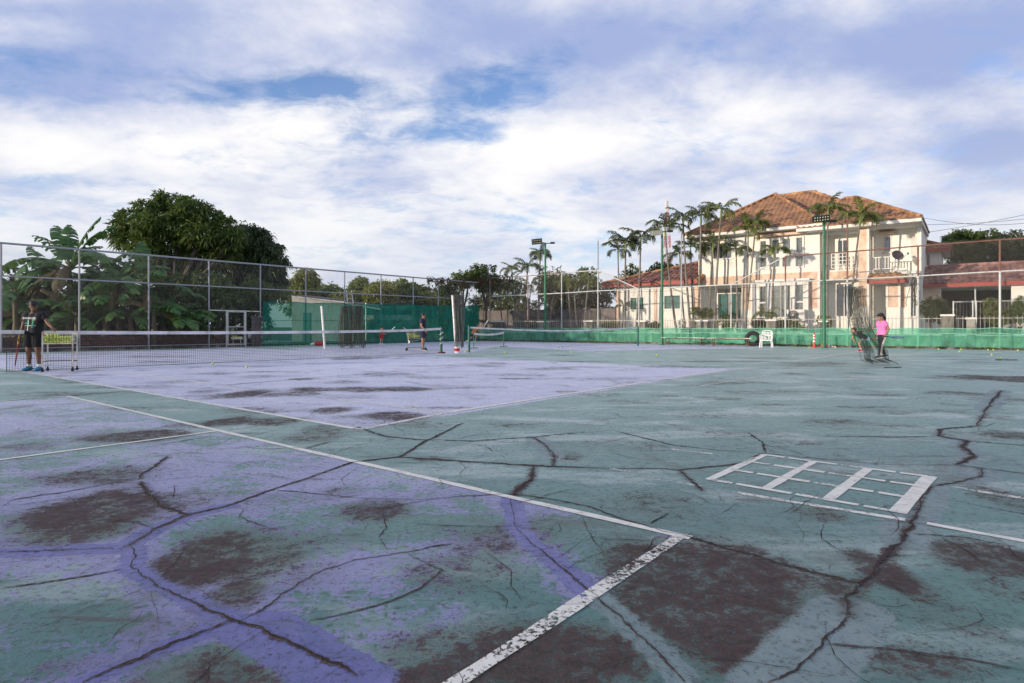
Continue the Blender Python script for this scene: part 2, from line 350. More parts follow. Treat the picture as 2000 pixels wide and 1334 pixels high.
BANDS = [([(255,1067),(267,1087),(255,1106),(304,1141),(368,1170),(451,1209),(505,1224)], .05), ([(505,1224),(588,1268),(640,1300),(700,1334)], .11), ([(456,1212),(343,1254),(245,1298),(160,1334)], .05),
         ([(997,974),(1007,1028),(1041,1067),(1090,1102),(1149,1153),(1213,1205),(1300,1288),(1340,1334)], .06), ([(250,1067),(304,1033),(368,1006),(441,989)], .06), ([(-40,1082),(100,1075),(245,1072)], .06),
         ([(1499,1350),(1553,1312),(1607,1258),(1656,1200)], .13), ([(1759,1062),(1769,1033),(1788,1003),(1803,969),(1818,950)], .10), ([(1867,942),(1916,930),(1913,915),(1867,908)], .09), ([(1044,856),(1066,871),(1083,891)], .08), ([(1925,803),(1955,763)], .12), ([(1867,908),(1901,891),(1876,874),(1886,861),(1837,852)], .09)]

BC = G(703, 839)                                          # near-left corner of the middle court
AC = G(1330, 1047)                                        # right corner of the small near court
B_W = 11.3; B_L = 12.0
def rect(o, a, la, b, lb): return [o, o + a * la, o + a * la + b * lb, o + b * lb]
C_POLY = [G(915, 690), G(1150, 685.6), G(1549, 705.5), G(1690, 685), G(1640, 680), G(1246, 672.5), G(1000, 668)]
C_POLY2 = [G(915, 690), G(1000, 668), G(880, 666), G(560, 680), G(640, 692), G(800, 697)]
BLUE = [(rect(BC, DV, B_W, -SV, B_L * 2 + .2), .93), (rect(AC, -SV, 9.7, -DV, 26), .40), (C_POLY, .95)]

def court_surface():
    def steps(lo, hi, base, k, c=0.0):
        a = [c]
        while a[-1] < hi: a.append(a[-1] + max(base, k * abs(a[-1])))
        b = [c]
        while b[-1] > lo: b.append(b[-1] - max(base, k * abs(b[-1])))
        return np.array(b[:0:-1] + a)
    xs = steps(-34, 30, .026, .015); ys = steps(-9, 46.5, .026, .012, 1.2)
    X, Y = np.meshgrid(xs, ys); n, m = X.shape; X = X.ravel(); Y = Y.ravel()
    rs = np.random.RandomState(3)
    ph = rs.rand(12) * 6.28
    Z = .006 * np.sin(X * .8 + ph[0]) * np.sin(Y * .6 + ph[1]) + .004 * np.sin(X * 2.1 + Y * 1.3 + ph[2])
    Z *= 0
    wob = .22 * np.sin(X * 3.1 + ph[3]) * np.sin(Y * 2.7 + ph[4]) + .15 * np.sin(X * 7.3 + Y * 3 + ph[5]) + .08 * np.sin(Y * 9.1 - X * 4 + ph[6]) + .10 * np.sin(X * 1.3 - Y * 1.9 + ph[7])
    worn = np.zeros_like(X); blue = np.zeros_like(X); smooth = np.zeros_like(X)
    for px, py, rx, ry, amt in WORN:
        cx, cy, ax, ay = ell(px, py, rx, ry)
        r = np.sqrt(((X - cx) / ax) ** 2 + ((Y - cy) / ay) ** 2) + wob
        worn = np.maximum(worn, min(.70, amt * .74) * np.clip((1.45 - r) / .8, 0, 1))
    for _ in range(150):
        cy = rs.uniform(1.6, 24); cx = rs.uniform(-.85, .85) * cy; a_, b_ = rs.uniform(.06, .34) * (1 + cy / 6), rs.uniform(.05, .16) * (1 + cy / 6)
        r = np.sqrt(((X - cx) / a_) ** 2 + ((Y - cy) / b_) ** 2) + wob; worn = np.maximum(worn, rs.uniform(.18, .42) * np.clip((1.4 - r) / .9, 0, 1))
    def inside(poly):
        res = np.ones_like(X, bool); area = sum(poly[i].x * poly[(i + 1) % len(poly)].y - poly[(i + 1) % len(poly)].x * poly[i].y for i in range(len(poly)))
        for i in range(len(poly)):
            p, q = poly[i], poly[(i + 1) % len(poly)]
            s_ = (q.x - p.x) * (Y - p.y) - (q.y - p.y) * (X - p.x); res &= (s_ > 0) if area > 0 else (s_ < 0)
        return res
    for poly, amt in BLUE: blue[inside(poly)] = amt
    blue[(inside(C_POLY2)) & (blue < .1)] = .62
    # the coat of the small near court is thicker on the left and thinner in the middle
    a = (blue > .35) & (blue < .45)
    blue[a] += .10 * np.sin(X[a] * 1.1 + 1.0) * np.cos(Y[a] * .9) + .10 * (Y[a] > 3.4) - .06
    def seg(P):
        d = np.full_like(X, 9.0)
        for (p, q) in zip(P[:-1], P[1:]):
            ex, ey = q.x - p.x, q.y - p.y; t = np.clip(((X - p.x) * ex + (Y - p.y) * ey) / (ex * ex + ey * ey), 0, 1)
            d = np.minimum(d, np.hypot(X - p.x - t * ex, Y - p.y - t * ey))
        return d
    for pts, w in BANDS:
        d = seg([G(*p) for p in pts]) + wob * w * .7
        k = np.clip((w - d) / (.25 * w) + .5, 0, 1); smooth = np.maximum(smooth, k); worn *= 1 - .9 * k
    for pts, w in CRACKS:
        if w < .018 or pts[0][1] < 820: continue
        d = seg([G(*p) for p in pts]); worn = np.maximum(worn, .55 * np.clip((w * 1.8 - d) / (w * 1.4), 0, 1))
    near_court = (blue > .2) & (blue < .8)
    for i in (0, 9, 11, 13, 14, 15, 16, 18, 20):
        d = seg([G(*p) for p in CRACKS[i][0]]); k = near_court & (d < .6); blue[k] += .24 * np.exp(-(d[k] / (.11 + .12 * np.clip(wob[k] + .2, 0, 1))) ** 2)
    sheen_fade = np.clip((Y - 1.8) / 6, 0, 1) * .58 + np.clip((Y - 9) / 10, 0, 1) * .30 + .18 * (blue > .9)      # distance sheen painted into the colour, plus bleaching of the violet courts
    idx = np.arange(n * m).reshape(n, m)
    quads = np.stack([idx[:-1, :-1], idx[:-1, 1:], idx[1:, 1:], idx[1:, :-1]], -1).reshape(-1, 4)
    me = bpy.data.meshes.new('court_surface'); nv, nf = n * m, len(quads)
    me.vertices.add(nv); me.vertices.foreach_set('co', np.stack([X, Y, Z], 1).ravel().astype(np.float32))
    me.loops.add(nf * 4); me.loops.foreach_set('vertex_index', quads.ravel().astype(np.int32))
    me.polygons.add(nf); me.polygons.foreach_set('loop_start', np.arange(0, nf * 4, 4, dtype=np.int32))
    me.polygons.foreach_set('use_smooth', np.ones(nf, bool))
    for nm, a in (('blue', blue), ('worn', worn), ('smooth', smooth), ('sheen_fade', sheen_fade)):
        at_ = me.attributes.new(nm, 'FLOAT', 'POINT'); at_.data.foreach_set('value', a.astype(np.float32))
    me.update(calc_edges=True)
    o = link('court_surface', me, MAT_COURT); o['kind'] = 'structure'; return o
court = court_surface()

MAT_EARTH = M('earth', (.12, .10, .065), .95, var=.35, scale=1.2, dirt=(.06, .09, .03), dirt_amt=.9, bump=.6, bscale=18)
mb = MB()
nn = 40; vs = []; fs = []
for i in range(nn + 1):
    for j in range(nn + 1):
        u, v = (i / nn * 2 - 1), (j / nn * 2 - 1); vs.append((u * abs(u) * 1500, v * abs(v) * 1500, -.035))
for i in range(nn):
    for j in range(nn): a = i * (nn + 1) + j; fs.append((a, a + nn + 1, a + nn + 2, a + 1))
mb.add(vs, fs); part('ground', mb, MAT_EARTH)['kind'] = 'structure'

# painted lines: thin sheets just above the coating, chipped through
def line_material(name, keep, col=(.74, .71, .64)):
    t = NT(name); P = t.pos('Object')
    a = t.math('ADD', t.math('MULTIPLY', t.noise(48, 8, .75, .3, P), .62), t.math('MULTIPLY', t.noise(5, 6, .65, .4, P), .38))
    al = t.ss(a, keep - .03, keep + .03)
    c = t.mix(t.ss(t.noise(9, 6, .7, .4, P), .4, .75), col, mul(col, .72))
    b = t.bsdf(c, .6, 0, .4); tr = t.n('ShaderNodeBsdfTransparent'); m = t.n('ShaderNodeMixShader')
    t.L.new(al, m.inputs[0]); t.L.new(tr.outputs[0], m.inputs[1]); t.L.new(b, m.inputs[2]); return t.done(m.outputs[0])
LINE_GOOD = line_material('line_paint', .40); LINE_WORN = line_material('line_paint_worn', .475); LINE_FAINT = line_material('line_paint_faint', .53, (.50, .56, .55))
ZL = .003
def strip(name, p, q, w, mat, z=ZL, seg=None, label=None):
    p, q = Vector(p[:2]), Vector(q[:2]); d = q - p; nrm = Vector((-d.y, d.x)).normalized(); k = max(2, int(d.length / .25)); r = random.Random(int(p.x * 977 + q.y * 331)); vs = []
    for i in range(k + 1):
        c = p + d * (i / k); j = r.uniform(-.004, .004)
        for sgn in (-1, 1):
            e = c + nrm * sgn * (w / 2 + j + r.uniform(-.003, .003)); vs.append((e.x, e.y, z))
    o = part(name, MB().add(vs, [(2 * i, 2 * i + 1, 2 * i + 3, 2 * i + 2) for i in range(k)]), mat, court)
    if label: o['label'] = label
    return o
def seg_line(a, b, w, mat, label=None): return strip('painted_line', G(*a), G(*b), w, mat, label=label)
# small near court
a0 = AC; a1 = AC - SV * 9.75
strip('painted_line', a1, a0 + SV * .05, .06, LINE_GOOD, label='long white sideline of the near corner court')
strip('painted_line', a0 + DV * .03, a0 - DV * 6, .062, LINE_WORN, ZL + .001, label='flaking white baseline of the near corner court')
strip('painted_line', a1, a1 - DV * 14, .06, LINE_GOOD, ZL + .001); am = G(425, 842); strip('painted_line', am, am - DV * 10, .06, LINE_GOOD, ZL + .001)
# middle court
b1 = BC - SV * (B_L * 2)
strip('painted_line', BC, b1, .07, LINE_GOOD, label='white left sideline of the middle court')
strip('painted_line', BC, G(880, 805), .085, LINE_WORN, ZL + .001); strip('painted_line', G(880, 805), G(1420, 722), .10, LINE_GOOD, ZL + .001, label='white baseline of the middle court')
s0 = G(868, 805.5); strip('painted_line', s0, G(660, 781), .07, LINE_WORN); strip('painted_line', G(420, 750), G(660, 781), .07, LINE_FAINT); strip('painted_line', G(420, 750), s0 - SV * 24, .07, LINE_GOOD)
strip('painted_line', G(1420, 722), G(1420, 722) - SV * 24, .07, LINE_FAINT); s1 = s0 + DV * 8.2; strip('painted_line', s1, s1 - SV * 24, .07, LINE_FAINT)
sv = s0 - SV * 5.5; strip('painted_line', sv, sv + DV * 8.2, .06, LINE_FAINT, ZL + .001)
sv = s0 - SV * 18.3; strip('painted_line', sv, sv + DV * 8.2, .07, LINE_WORN, ZL + .001)
# lines of older layouts
for a, b, w, m_ in (((688, 837), (1007, 882), .05, LINE_FAINT), ((1007, 882), (1300, 935), .05, LINE_FAINT), ((1250, 930), (1440, 963), .05, LINE_FAINT), ((1440, 963), (1768, 1016), .05, LINE_WORN), ((1810, 1023), (2060, 1068), .055, LINE_GOOD),
                    ((1313, 878), (1391, 887), .05, LINE_WORN), ((1861, 951), (1908, 960), .05, LINE_FAINT), ((1910, 960), (2060, 983), .055, LINE_WORN), ((1350, 757), (1510, 731), .05, LINE_WORN), ((1180, 800), (1350, 757), .05, LINE_FAINT)):
    seg_line(a, b, w, m_)
# farther court
strip('painted_line', G(1549, 705.5), G(1690, 685), .09, LINE_GOOD, label='white baseline of the far right court')
strip('painted_line', G(1549, 705.5), G(1150, 685.6), .06, LINE_FAINT); strip('painted_line', G(1330, 684.5), G(1440, 681), .06, LINE_FAINT)
# painted agility grid
ga, gb, gc, gd = G(1380, 937), G(1490, 887.5), G(1826, 932), G(1765, 1004)
def bil(u, v): return ga * (1 - u) * (1 - v) + gd * u * (1 - v) + gb * (1 - u) * v + gc * u * v
grid = MB()
k = 0
for u, w in ((0.012, .065), (.335, .06), (.655, .065), (.975, .085)):
    strip('grid_bar', bil(u, 0), bil(u, 1), w, LINE_GOOD, .003)
for v in (.015, .36, .68, .985):
    for j in range(6):
        u0 = .01 + j * .163; u1 = u0 + .14
        strip('grid_dash', bil(u0, v), bil(min(u1, .99), v), .048, LINE_GOOD if (j + int(v * 10)) % 3 else LINE_WORN, .004)
# cracks: ragged dark gaps with a crumbling lip
MAT_CRACK = M('crack_soil', (.030, .016, .016), .95, var=.5, scale=30, bump=.6, bscale=80)
MAT_LIP = M('crack_lip', (.085, .066, .064), .9, var=.4, scale=40, bump=.5, bscale=90)
def crack_geom(P, w, seed, mbs, fine=1.0):
    r = random.Random(seed); out = []
    for p, q in zip(P[:-1], P[1:]):
        k = max(2, min(140, int((q - p).length / max(.014, p.y * .005 * fine))))
        for i in range(k): out.append(p.lerp(q, i / k))
    out.append(P[-1]); n = len(out); f1, f2, ph = r.uniform(.8, 2.2), r.uniform(3, 6), r.uniform(0, 6.28); off = []; wid = []; jx = jy = 0.0; s = 0.0
    for i, p in enumerate(out):
        if i: s += (p - out[i - 1]).length
        jx = .75 * jx + r.uniform(-1, 1) * .5; jy = .94 * jy + r.uniform(-1, 1) * .35
        off.append((jx * .5 + jy * .7) * min(w, .014) * 1.3 * min(1, min(i, n - 1 - i) / 4))
        wid.append(max(.28, (.75 + .38 * math.sin(s * f1 + ph) + .25 * math.sin(s * f2 + 2 * ph)) * r.uniform(.5, 1.4)) * min(1, .2 + min(i, n - 1 - i) * .15))
    for mb_, wm, z, jit in mbs:
        rr = random.Random(seed + int(z * 1e5)); vs = []
        for i, p in enumerate(out):
            d = (out[min(i + 1, n - 1)] - out[max(i - 1, 0)]).normalized(); nr = Vector((-d.y, d.x, 0))
            for sg in (-1, 1): q = p + nr * (off[i] + sg * w * .5 * wm * wid[i] * (1 + rr.uniform(-jit, jit))); vs.append((q.x, q.y, z))
        mb_.add(vs, [(2 * i, 2 * i + 1, 2 * i + 3, 2 * i + 2) for i in range(n - 1)])
for i, (pts, w) in enumerate(CRACKS):
    a_, b_ = MB(), MB(); crack_geom([G(*p) for p in pts], w, i + 1, ((a_, 1.15, .0018, .7), (b_, .50, .0052, .35)))
    part('crack_lip', a_, MAT_LIP, court); part('crack', b_, MAT_CRACK, court)
hair = MB(); rr = random.Random(77)
for i in range(520):
    Y = rr.uniform(3.0, 27) if i < 280 else rr.uniform(1.6, 7); X = rr.uniform(-.85, .85) * Y; a_ = rr.uniform(0, 6.28); L_ = rr.uniform(.12, .5) * (1 + Y / 9); P_ = [Vector((X, Y, 0))]
    for k in range(4): a_ += rr.uniform(-.6, .6); P_.append(P_[-1] + Vector((math.cos(a_), math.sin(a_), 0)) * L_ / 4)
    crack_geom(P_, rr.uniform(.003, .008) * (1 + Y / 7), 900 + i, ((hair, .6, 0.0042 + i * 1e-6, .3),), 2.0)
part('hairline_cracks', hair, MAT_CRACK, court, kind='stuff')
# ------------------------------------------------------------------ fence lines
RF = Line2((5.69, 40.0), (22.2, 27.5))                     # right fence
LF = Line2((-18.98, 26.5), (-5.27, 42.9))                  # left fence
def isect(a, b):
    dn = a.d.x * b.d.y - a.d.y * b.d.x; w = b.p - a.p; t = (w.x * b.d.y - w.y * b.d.x) / dn; return a.p + a.d * t
CORNER = isect(RF, LF)
HD = RF.d; HN = Vector((-HD.y, HD.x))                      # along the house front, and away behind it
if HN.y < 0: HN = -HN
def behind(off): 
    l = Line2(RF.p + HN * off, RF.p + HN * off + HD); return l

# ------------------------------------------------------------------ materials for buildings
M_CREAM = M('cream_render', (.78, .745, .68), .85, var=.05, scale=1.5, dirt=(.46, .43, .38), dirt_amt=.2, dscale=1.2, bump=.15)
M_WHITE = M('white_trim', (.74, .70, .66), .6, var=.06, scale=2, dirt=(.42, .38, .33), dirt_amt=.35)
M_PEACH = M('peach_boards', (.70, .51, .39), .8, var=.12, scale=3, dirt=(.42, .25, .17), dirt_amt=.5)
M_SOFFIT = M('soffit', (.60, .56, .52), .8, var=.06)
M_TILE = M('roof_tile', (.40, .215, .115), .8, var=.2, scale=2.5, dirt=(.20, .11, .07), dirt_amt=.7, dscale=1.6, bump=.2)
M_TILE2 = M('red_roof_tile', (.31, .17, .14), .75, var=.3, scale=2.5, dirt=(.12, .05, .045), dirt_amt=.8, dscale=1.6)
M_CAP = M('ridge_tile', (.48, .25, .13), .8, var=.3, scale=4, dirt=(.16, .09, .05), dirt_amt=.7)
M_REDF = M('red_fascia', (.33, .06, .05), .6, var=.15, dirt=(.2, .08, .06), dirt_amt=.4)
M_GREY = M('grey_metal', (.45, .46, .47), .45, .6, var=.1)
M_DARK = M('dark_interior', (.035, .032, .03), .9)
M_BLACK = M('black_plastic', (.02, .02, .022), .5)
M_CURT = M('curtain', (.72, .70, .67), .9, var=.25, scale=9)
M_CURTD = M('dark_curtain', (.12, .10, .09), .9, var=.4, scale=12)
M_TEALC = M('teal_curtain', (.16, .33, .32), .9, var=.2, scale=8)
M_CONC = M('old_concrete', (.36, .33, .29), .9, var=.2, scale=2, dirt=(.09, .08, .07), dirt_amt=.9, dscale=1.5, bump=.4)
M_BASEW = M('painted_base_wall', (.62, .60, .52), .85, var=.15, scale=2, dirt=(.16, .20, .15), dirt_amt=.95, dscale=2.2)
M_GWALL = M('stained_wall', (.21, .18, .175), .9, var=.2, scale=1.5, dirt=(.10, .085, .075), dirt_amt=.9, dscale=.8, bump=.3)
def glass_mat(name, tint, refl=.10):
    t = NT(name); g = t.n('ShaderNodeBsdfGlossy'); g.inputs['Roughness'].default_value = .06; tr = t.n('ShaderNodeBsdfTransparent'); t.put(tr.inputs[0], tint)
    fr = t.n('ShaderNodeFresnel'); m = t.n('ShaderNodeMixShader'); t.L.new(t.math('ADD', fr.outputs[0], refl), m.inputs[0]); t.L.new(tr.outputs[0], m.inputs[1]); t.L.new(g.outputs[0], m.inputs[2]); return t.done(m.outputs[0])
M_GLASS = glass_mat('window_glass', (.72, .75, .75)); M_GLASS_G = glass_mat('green_glass', (.48, .78, .74), .06)

# ------------------------------------------------------------------ the two-storey house
h_org = behind(5.0); o2 = h_org.base(1364)
HZR = math.atan2(HD.y, HD.x)
HOUSE = thing('two_storey_house', 'cream two storey house with brown tiled hip roofs and peach boarding behind the right fence', 'house', o2, HZR)
def hs(px, d=0.0):                                         # distance along the front (m) of a pixel column, d behind the front plane
    b = behind(5.0 + d).base(px); v = b.to_2d() - o2.to_2d(); return v.dot(HD)
def hz(px, py, d=0.0): return behind(5.0 + d).at(px, py).z
def holes_wall(mb, s0, s1, z0, z1, d0, d1, holes):
    ss = sorted({s0, s1, *[x for h in holes for x in h[:2]]}); zs = sorted({z0, z1, *[x for h in holes for x in h[2:4]]})
    for a, b in zip(ss[:-1], ss[1:]):
        run = None
        for c, e in zip(zs[:-1], zs[1:]):
            mid = ((a + b) / 2, (c + e) / 2); hole = any(h[0] < mid[0] < h[1] and h[2] < mid[1] < h[3] for h in holes)
            if hole:
                if run: mb.rbox(a, b, d0, d1, *run); run = None
            else: run = (run[0], e) if run else (c, e)
        if run: mb.rbox(a, b, d0, d1, *run)
def curtain_mb(s0, s1, z0, z1, d, amp=.04, waves=None, part_open=0):
    mb = MB(); n = max(8, int((s1 - s0) / .04)); w = waves or (s1 - s0) / .16
    vs = []
    for i in range(n + 1):
        u = i / n; y = d + amp * math.sin(u * w * 6.283) + amp * .5 * math.sin(u * w * 14.1 + 1)
        vs += [(s0 + (s1 - s0) * u, y, z0), (s0 + (s1 - s0) * u, y * 1, z1)]
    return mb.add(vs, [(2 * i, 2 * i + 2, 2 * i + 3, 2 * i + 1) for i in range(n)])
def window(root, s0, s1, z0, z1, d, cols=1, rows=1, fw=.055, glass=None, curt=None, sill=True, room=.55, name='window', cover=1.0, bars=0):
    """frame proud of the wall, one glass sheet per light, curtain and dark room behind"""
    fr = MB(); dd = (d - .03, d + .10)
    fr.rbox(s0, s1, *dd, z1 - fw, z1); fr.rbox(s0, s1, *dd, z0, z0 + fw); fr.rbox(s0, s0 + fw, *dd, z0 + fw, z1 - fw); fr.rbox(s1 - fw, s1, *dd, z0 + fw, z1 - fw)
    cw = (s1 - s0 - 2 * fw) / cols; chh = (z1 - z0 - 2 * fw) / rows
    for i in range(1, cols): fr.rbox(s0 + fw + i * cw - fw * .4, s0 + fw + i * cw + fw * .4, d - .026, d + .09, z0 + fw, z1 - fw)
    for j in range(1, rows): fr.rbox(s0 + fw, s1 - fw, d - .022, d + .08, z0 + fw + j * chh - fw * .4, z0 + fw + j * chh + fw * .4)
    w = part(name, fr, M_WHITE, root)
    for i in range(cols):
        for j in range(rows):
            x0 = s0 + fw + i * cw; y0 = z0 + fw + j * chh
            part('pane', MB().rbox(x0, x0 + cw, d + .035 + .012 * (i % 2), d + .041 + .012 * (i % 2), y0, y0 + chh), glass or M_GLASS, w)
    if curt:
        e = s0 + fw + (s1 - s0 - 2 * fw) * cover
        part('curtain', curtain_mb(s0 + fw * .5, e, z0 + fw * .5, z1 - fw * .5, d + .13, .03), curt, w)
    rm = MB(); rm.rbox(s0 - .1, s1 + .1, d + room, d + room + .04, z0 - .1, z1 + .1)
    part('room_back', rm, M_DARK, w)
    if sill: part('sill', MB().rbox(s0 - .06, s1 + .06, d - .09, d - .032, z0 - .05, z0 + .01), M_WHITE, w)
    return w
def boards(root, s0, s1, z0, z1, d, proud=.03, pitch=.17, label=None):
    mb = MB(); n = max(1, round((z1 - z0) / pitch)); h = (z1 - z0) / n
    for i in range(n):
        za, zb = z0 + i * h + .012, z0 + (i + 1) * h
        mb.add([(s0, d - proud, za), (s1, d - proud, za), (s1, d - proud + .012, zb), (s0, d - proud + .012, zb), (s0, d, za), (s1, d, za), (s1, d, zb), (s0, d, zb)],
               [(0, 1, 2, 3), (4, 7, 6, 5), (0, 4, 5, 1), (3, 2, 6, 7), (0, 3, 7, 4), (1, 5, 6, 2)])
    return part('siding', mb, M_PEACH, root, kind='stuff', label=label)
def tiled(root, poly, mat, name='roof_tiles', tw=.30, tl=.36, name2='roof_deck'):
    """one roof slope: poly[0]->poly[1] is the eave, tiles in rows laid up the slope, each row stepping over the one below"""
    P = [Vector(p) for p in poly]; e = (P[1] - P[0]).normalized(); nrm = e.cross(P[2] - P[0]).normalized(); nrm = nrm if nrm.z > 0 else -nrm; u = nrm.cross(e).normalized()
    if u.z < 0: u = -u
    Q = [((p - P[0]).dot(e), (p - P[0]).dot(u)) for p in P]
    umax = max(q[1] for q in Q); mb = MB(); prof = [(0, .012), (.18, .045), (.36, .058), (.54, .045), (.72, .012), (.86, .0)]
    def span(v):
        xs = []
        for (x0, y0), (x1, y1) in zip(Q, Q[1:] + Q[:1]):
            if (y0 - v) * (y1 - v) < 0 or (y0 == v) != (y1 == v): xs.append(x0 + (x1 - x0) * (v - y0) / (y1 - y0))
        return (min(xs), max(xs)) if len(xs) > 1 else None
    rr = random.Random(int(abs(P[0].x * 100)) + 3); v = -.06; vs = []; fs = []
    while v < umax - .05:
        sp = span(max(.01, v + tl * .4))
        if sp:
            k0 = int(math.floor(sp[0] / tw)); k1 = int(math.ceil(sp[1] / tw))
            for k in range(k0, k1):
                x0 = k * tw
                if x0 + tw * .5 < sp[0] - .1 or x0 + tw * .5 > sp[1] + .1: continue
                jz = rr.uniform(-.006, .01); jv = rr.uniform(-.012, .012); b = len(vs)
                for (a, h) in prof + [(1.0, .012)]:
                    for (vv, hh) in ((v + jv, .040), (v + jv + tl + .03, .004)):
                        vs.append(P[0] + e * (x0 + a * tw) + u * vv + nrm * (h + hh + jz))
                m = len(prof)
                fs += [(b + 2 * i, b + 2 * i + 2, b + 2 * i + 3, b + 2 * i + 1) for i in range(m)]
                b2 = len(vs)
                for (a, h) in prof + [(1.0, .012)]: vs.append(P[0] + e * (x0 + a * tw) + u * (v + jv) + nrm * (h * .2 - .005 + jz))
                fs += [(b + 2 * i, b2 + i, b2 + i + 1, b + 2 * i + 2) for i in range(m)]
        v += tl
    mb.add(vs, fs); part(name, mb, mat, root, kind='stuff')
    dk = MB(); n = len(P); lo = [p - nrm * .05 for p in P]; dk.add(P + lo, [tuple(range(n)), tuple(range(2 * n - 1, n - 1, -1))] + [(i, n + i, n + (i + 1) % n, (i + 1) % n) for i in range(n)])
    part(name2, dk, mat, root)
def caps(root, p, q, mat=None, r=.12):
    p, q = Vector(p), Vector(q); n = max(2, int((q - p).length / .4)); mb = MB(); d = (q - p) / n
    for i in range(n):
        a = p + d * i; mb.tube([a + Vector((0, 0, .05)), a + d * 1.06 + Vector((0, 0, .075))], [r, r * .82], 8)
    part('ridge_caps', mb, mat or M_CAP, root, kind='stuff')
def fascia(root, p, q, h=.20, w=.06, mat=None): part('fascia', MB().beam(Vector(p) - Vector((0, 0, h / 2)), Vector(q) - Vector((0, 0, h / 2)), w, h), mat or M_WHITE, root)
def soffit(root, pts, mat=None):
    n = len(pts); P = [Vector(p) for p in pts]; lo = [p - Vector((0, 0, .03)) for p in P]
    part('soffit', MB().add(P + lo, [tuple(range(n)), tuple(range(2 * n - 1, n - 1, -1))] + [(i, n + i, n + (i + 1) % n, (i + 1) % n) for i in range(n)]), mat or M_SOFFIT, root)

def build_house():
    r = HOUSE; W = MB()
    sL, sM = hs(1364), hs(1601)                            # main front
    zE = 6.95
    band1, band0 = hz(1500, 535), hz(1500, 552)
    up = [(hs(1392), hs(1430), hz(1410, 506), hz(1410, 476))]
    g0, g1 = hs(1482), hs(1571); gz0, gz1 = hz(1526, 525), hz(1526, 464)
    # upper wall with the left window and the four-light group
    holes_wall(W, sL, sM, band1, zE + .25, 0, .22, up + [(g0, g1, gz0, gz1)])
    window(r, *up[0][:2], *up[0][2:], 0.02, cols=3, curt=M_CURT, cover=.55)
    def group(s0, s1, z0, z1, lights, d, curt, low=None):
        surround = MB(); holes_wall(surround, s0, s1, z0, z1, d - .06, d + .16, [l[:4] for l in lights]); part('window_surround', surround, M_WHITE, r)
        for l in lights: window(r, *l[:4], d, cols=l[4], fw=.03, curt=curt, sill=False, cover=l[5] if len(l) > 5 else 1.0)
    ups = []
    for a, b in ((1485, 1497), (1507.5, 1522.5), (1529, 1544), (1555, 1567.5)):
        k = (a + b) / 2; ups.append((hs(a), hs(b), hz(k, 498 - (k - 1490) * .055), hz(k, 470.5 - (k - 1490) * .10), 1, .8))
        ups.append((hs(a - 1), hs(b + 1.2), hz(k, 522.5 - (k - 1490) * .02), hz(k, 503 - (k - 1490) * .045), 1))
    group(g0, g1, gz0, gz1, ups, 0.0, M_CURT)
    part('visor', MB().rbox(hs(1477), hs(1577), -.42, .0, hz(1526, 461.5), hz(1526, 459)+.06), M_PEACH, r)
    # boarded band and columns
    boards(r, hs(1450), sM - .12, band0, band1, 0.0); boards(r, sL + .02, hs(1450) - .003, hz(1410, 555.5), hz(1410, 540), 0.0)
    part('corner_trim', MB().rbox(sM - .115, sM + .02, -.06, .25, hz(1601, 640), hz(1601, 529)), M_WHITE, r)
    W.rbox(sL, sM, .002, .22, band0 - .05, band1)
    # ground floor of the main front: boarded left edge, recessed porch with sliding doors, boarded column, bay window, boarded column
    zc = hz(1590, 602)
    boards(r, hs(1355), hs(1369.5), hz(1362, 606), hz(1362, 555), 0.0)
    W.rbox(hs(1355), hs(1370), .002, .22, 0, band0)
    dp = 1.1                                               # porch depth
    W.rbox(hs(1370), hs(1370) + .15, .22, dp, 0, band0 + .1)
    d0_, d1_ = hs(1401, dp), hs(1448, dp); dz0, dz1 = hz(1425, 630, dp), hz(1425, 572, dp)
    holes_wall(W, hs(1362, dp), hs(1470, dp), 0, band0 + .5, dp, dp + .2, [(d0_, d1_, dz0, hz(1425, 563, dp))])
    part('vent_grille', MB().rbox(d0_, d1_, dp - .01, dp + .05, dz1 + .02, hz(1425, 563, dp)), M_DARK, r)
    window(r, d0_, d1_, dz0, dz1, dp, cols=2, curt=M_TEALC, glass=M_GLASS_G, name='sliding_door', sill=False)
    W.rbox(hs(1370), hs(1450), .0, dp, band0 - .05, band0 + .12)
    boards(r, hs(1450), hs(1466.5), zc, band0 - .002, 0.0); W.rbox(hs(1449), hs(1470), .004, dp + .1, 0, band0)
    part('corner_trim', MB().rbox(hs(1466.5), hs(1470), -.05, .2, 0, band0), M_WHITE, r)
    b0, b1 = hs(1470, -.3), hs(1579, -.3); bz1 = hz(1526, 549.5, -.3)
    lights = []
    for a, b, t0, t1, m0, m1 in ((1483.5, 1499, 559, 588, 591, 620), (1553.5, 1569.5, 556, 586, 589.5, 610)):
        lights.append((hs(a, -.3), hs(b, -.3), hz(a, m0, -.3), hz(a, t0, -.3), 1)); lights.append((hs(a, -.3), hs(b, -.3), hz(a, m1, -.3), hz(a, m0, -.3) - .03, 1))
    lights.append((hs(1507, -.3), hs(1544, -.3), hz(1526, 620, -.3), hz(1526, 557.5, -.3), 2, .9))
    group(b0, b1, .45, bz1, lights, -.3, M_CURT)
    part('bay_base', MB().rbox(b0, b1, -.36, 0, 0, .45).rbox(b0, b0 + .12, -.14, .0, .45, bz1).rbox(b1 - .12, b1, -.14, .0, .45, bz1), M_CREAM, r)
    part('bay_roof', MB().rbox(b0 - .08, b1 + .08, -.46, .0, bz1, bz1 + .12), M_WHITE, r)
    boards(r, hs(1580), hs(1597), zc, band0 - .002, 0.0)
    W.rbox(hs(1578), sM, .004, .22, 0, band0); W.rbox(hs(1470), hs(1578), .9, 1.0, 0, band0)
    W.rbox(sM - .2, sM, .22, 2.4, 0, zE + .2)              # return wall beside the recess
    W.rbox(sL, sL + .2, .22, 9, 0, zE + .2)                # left gable return
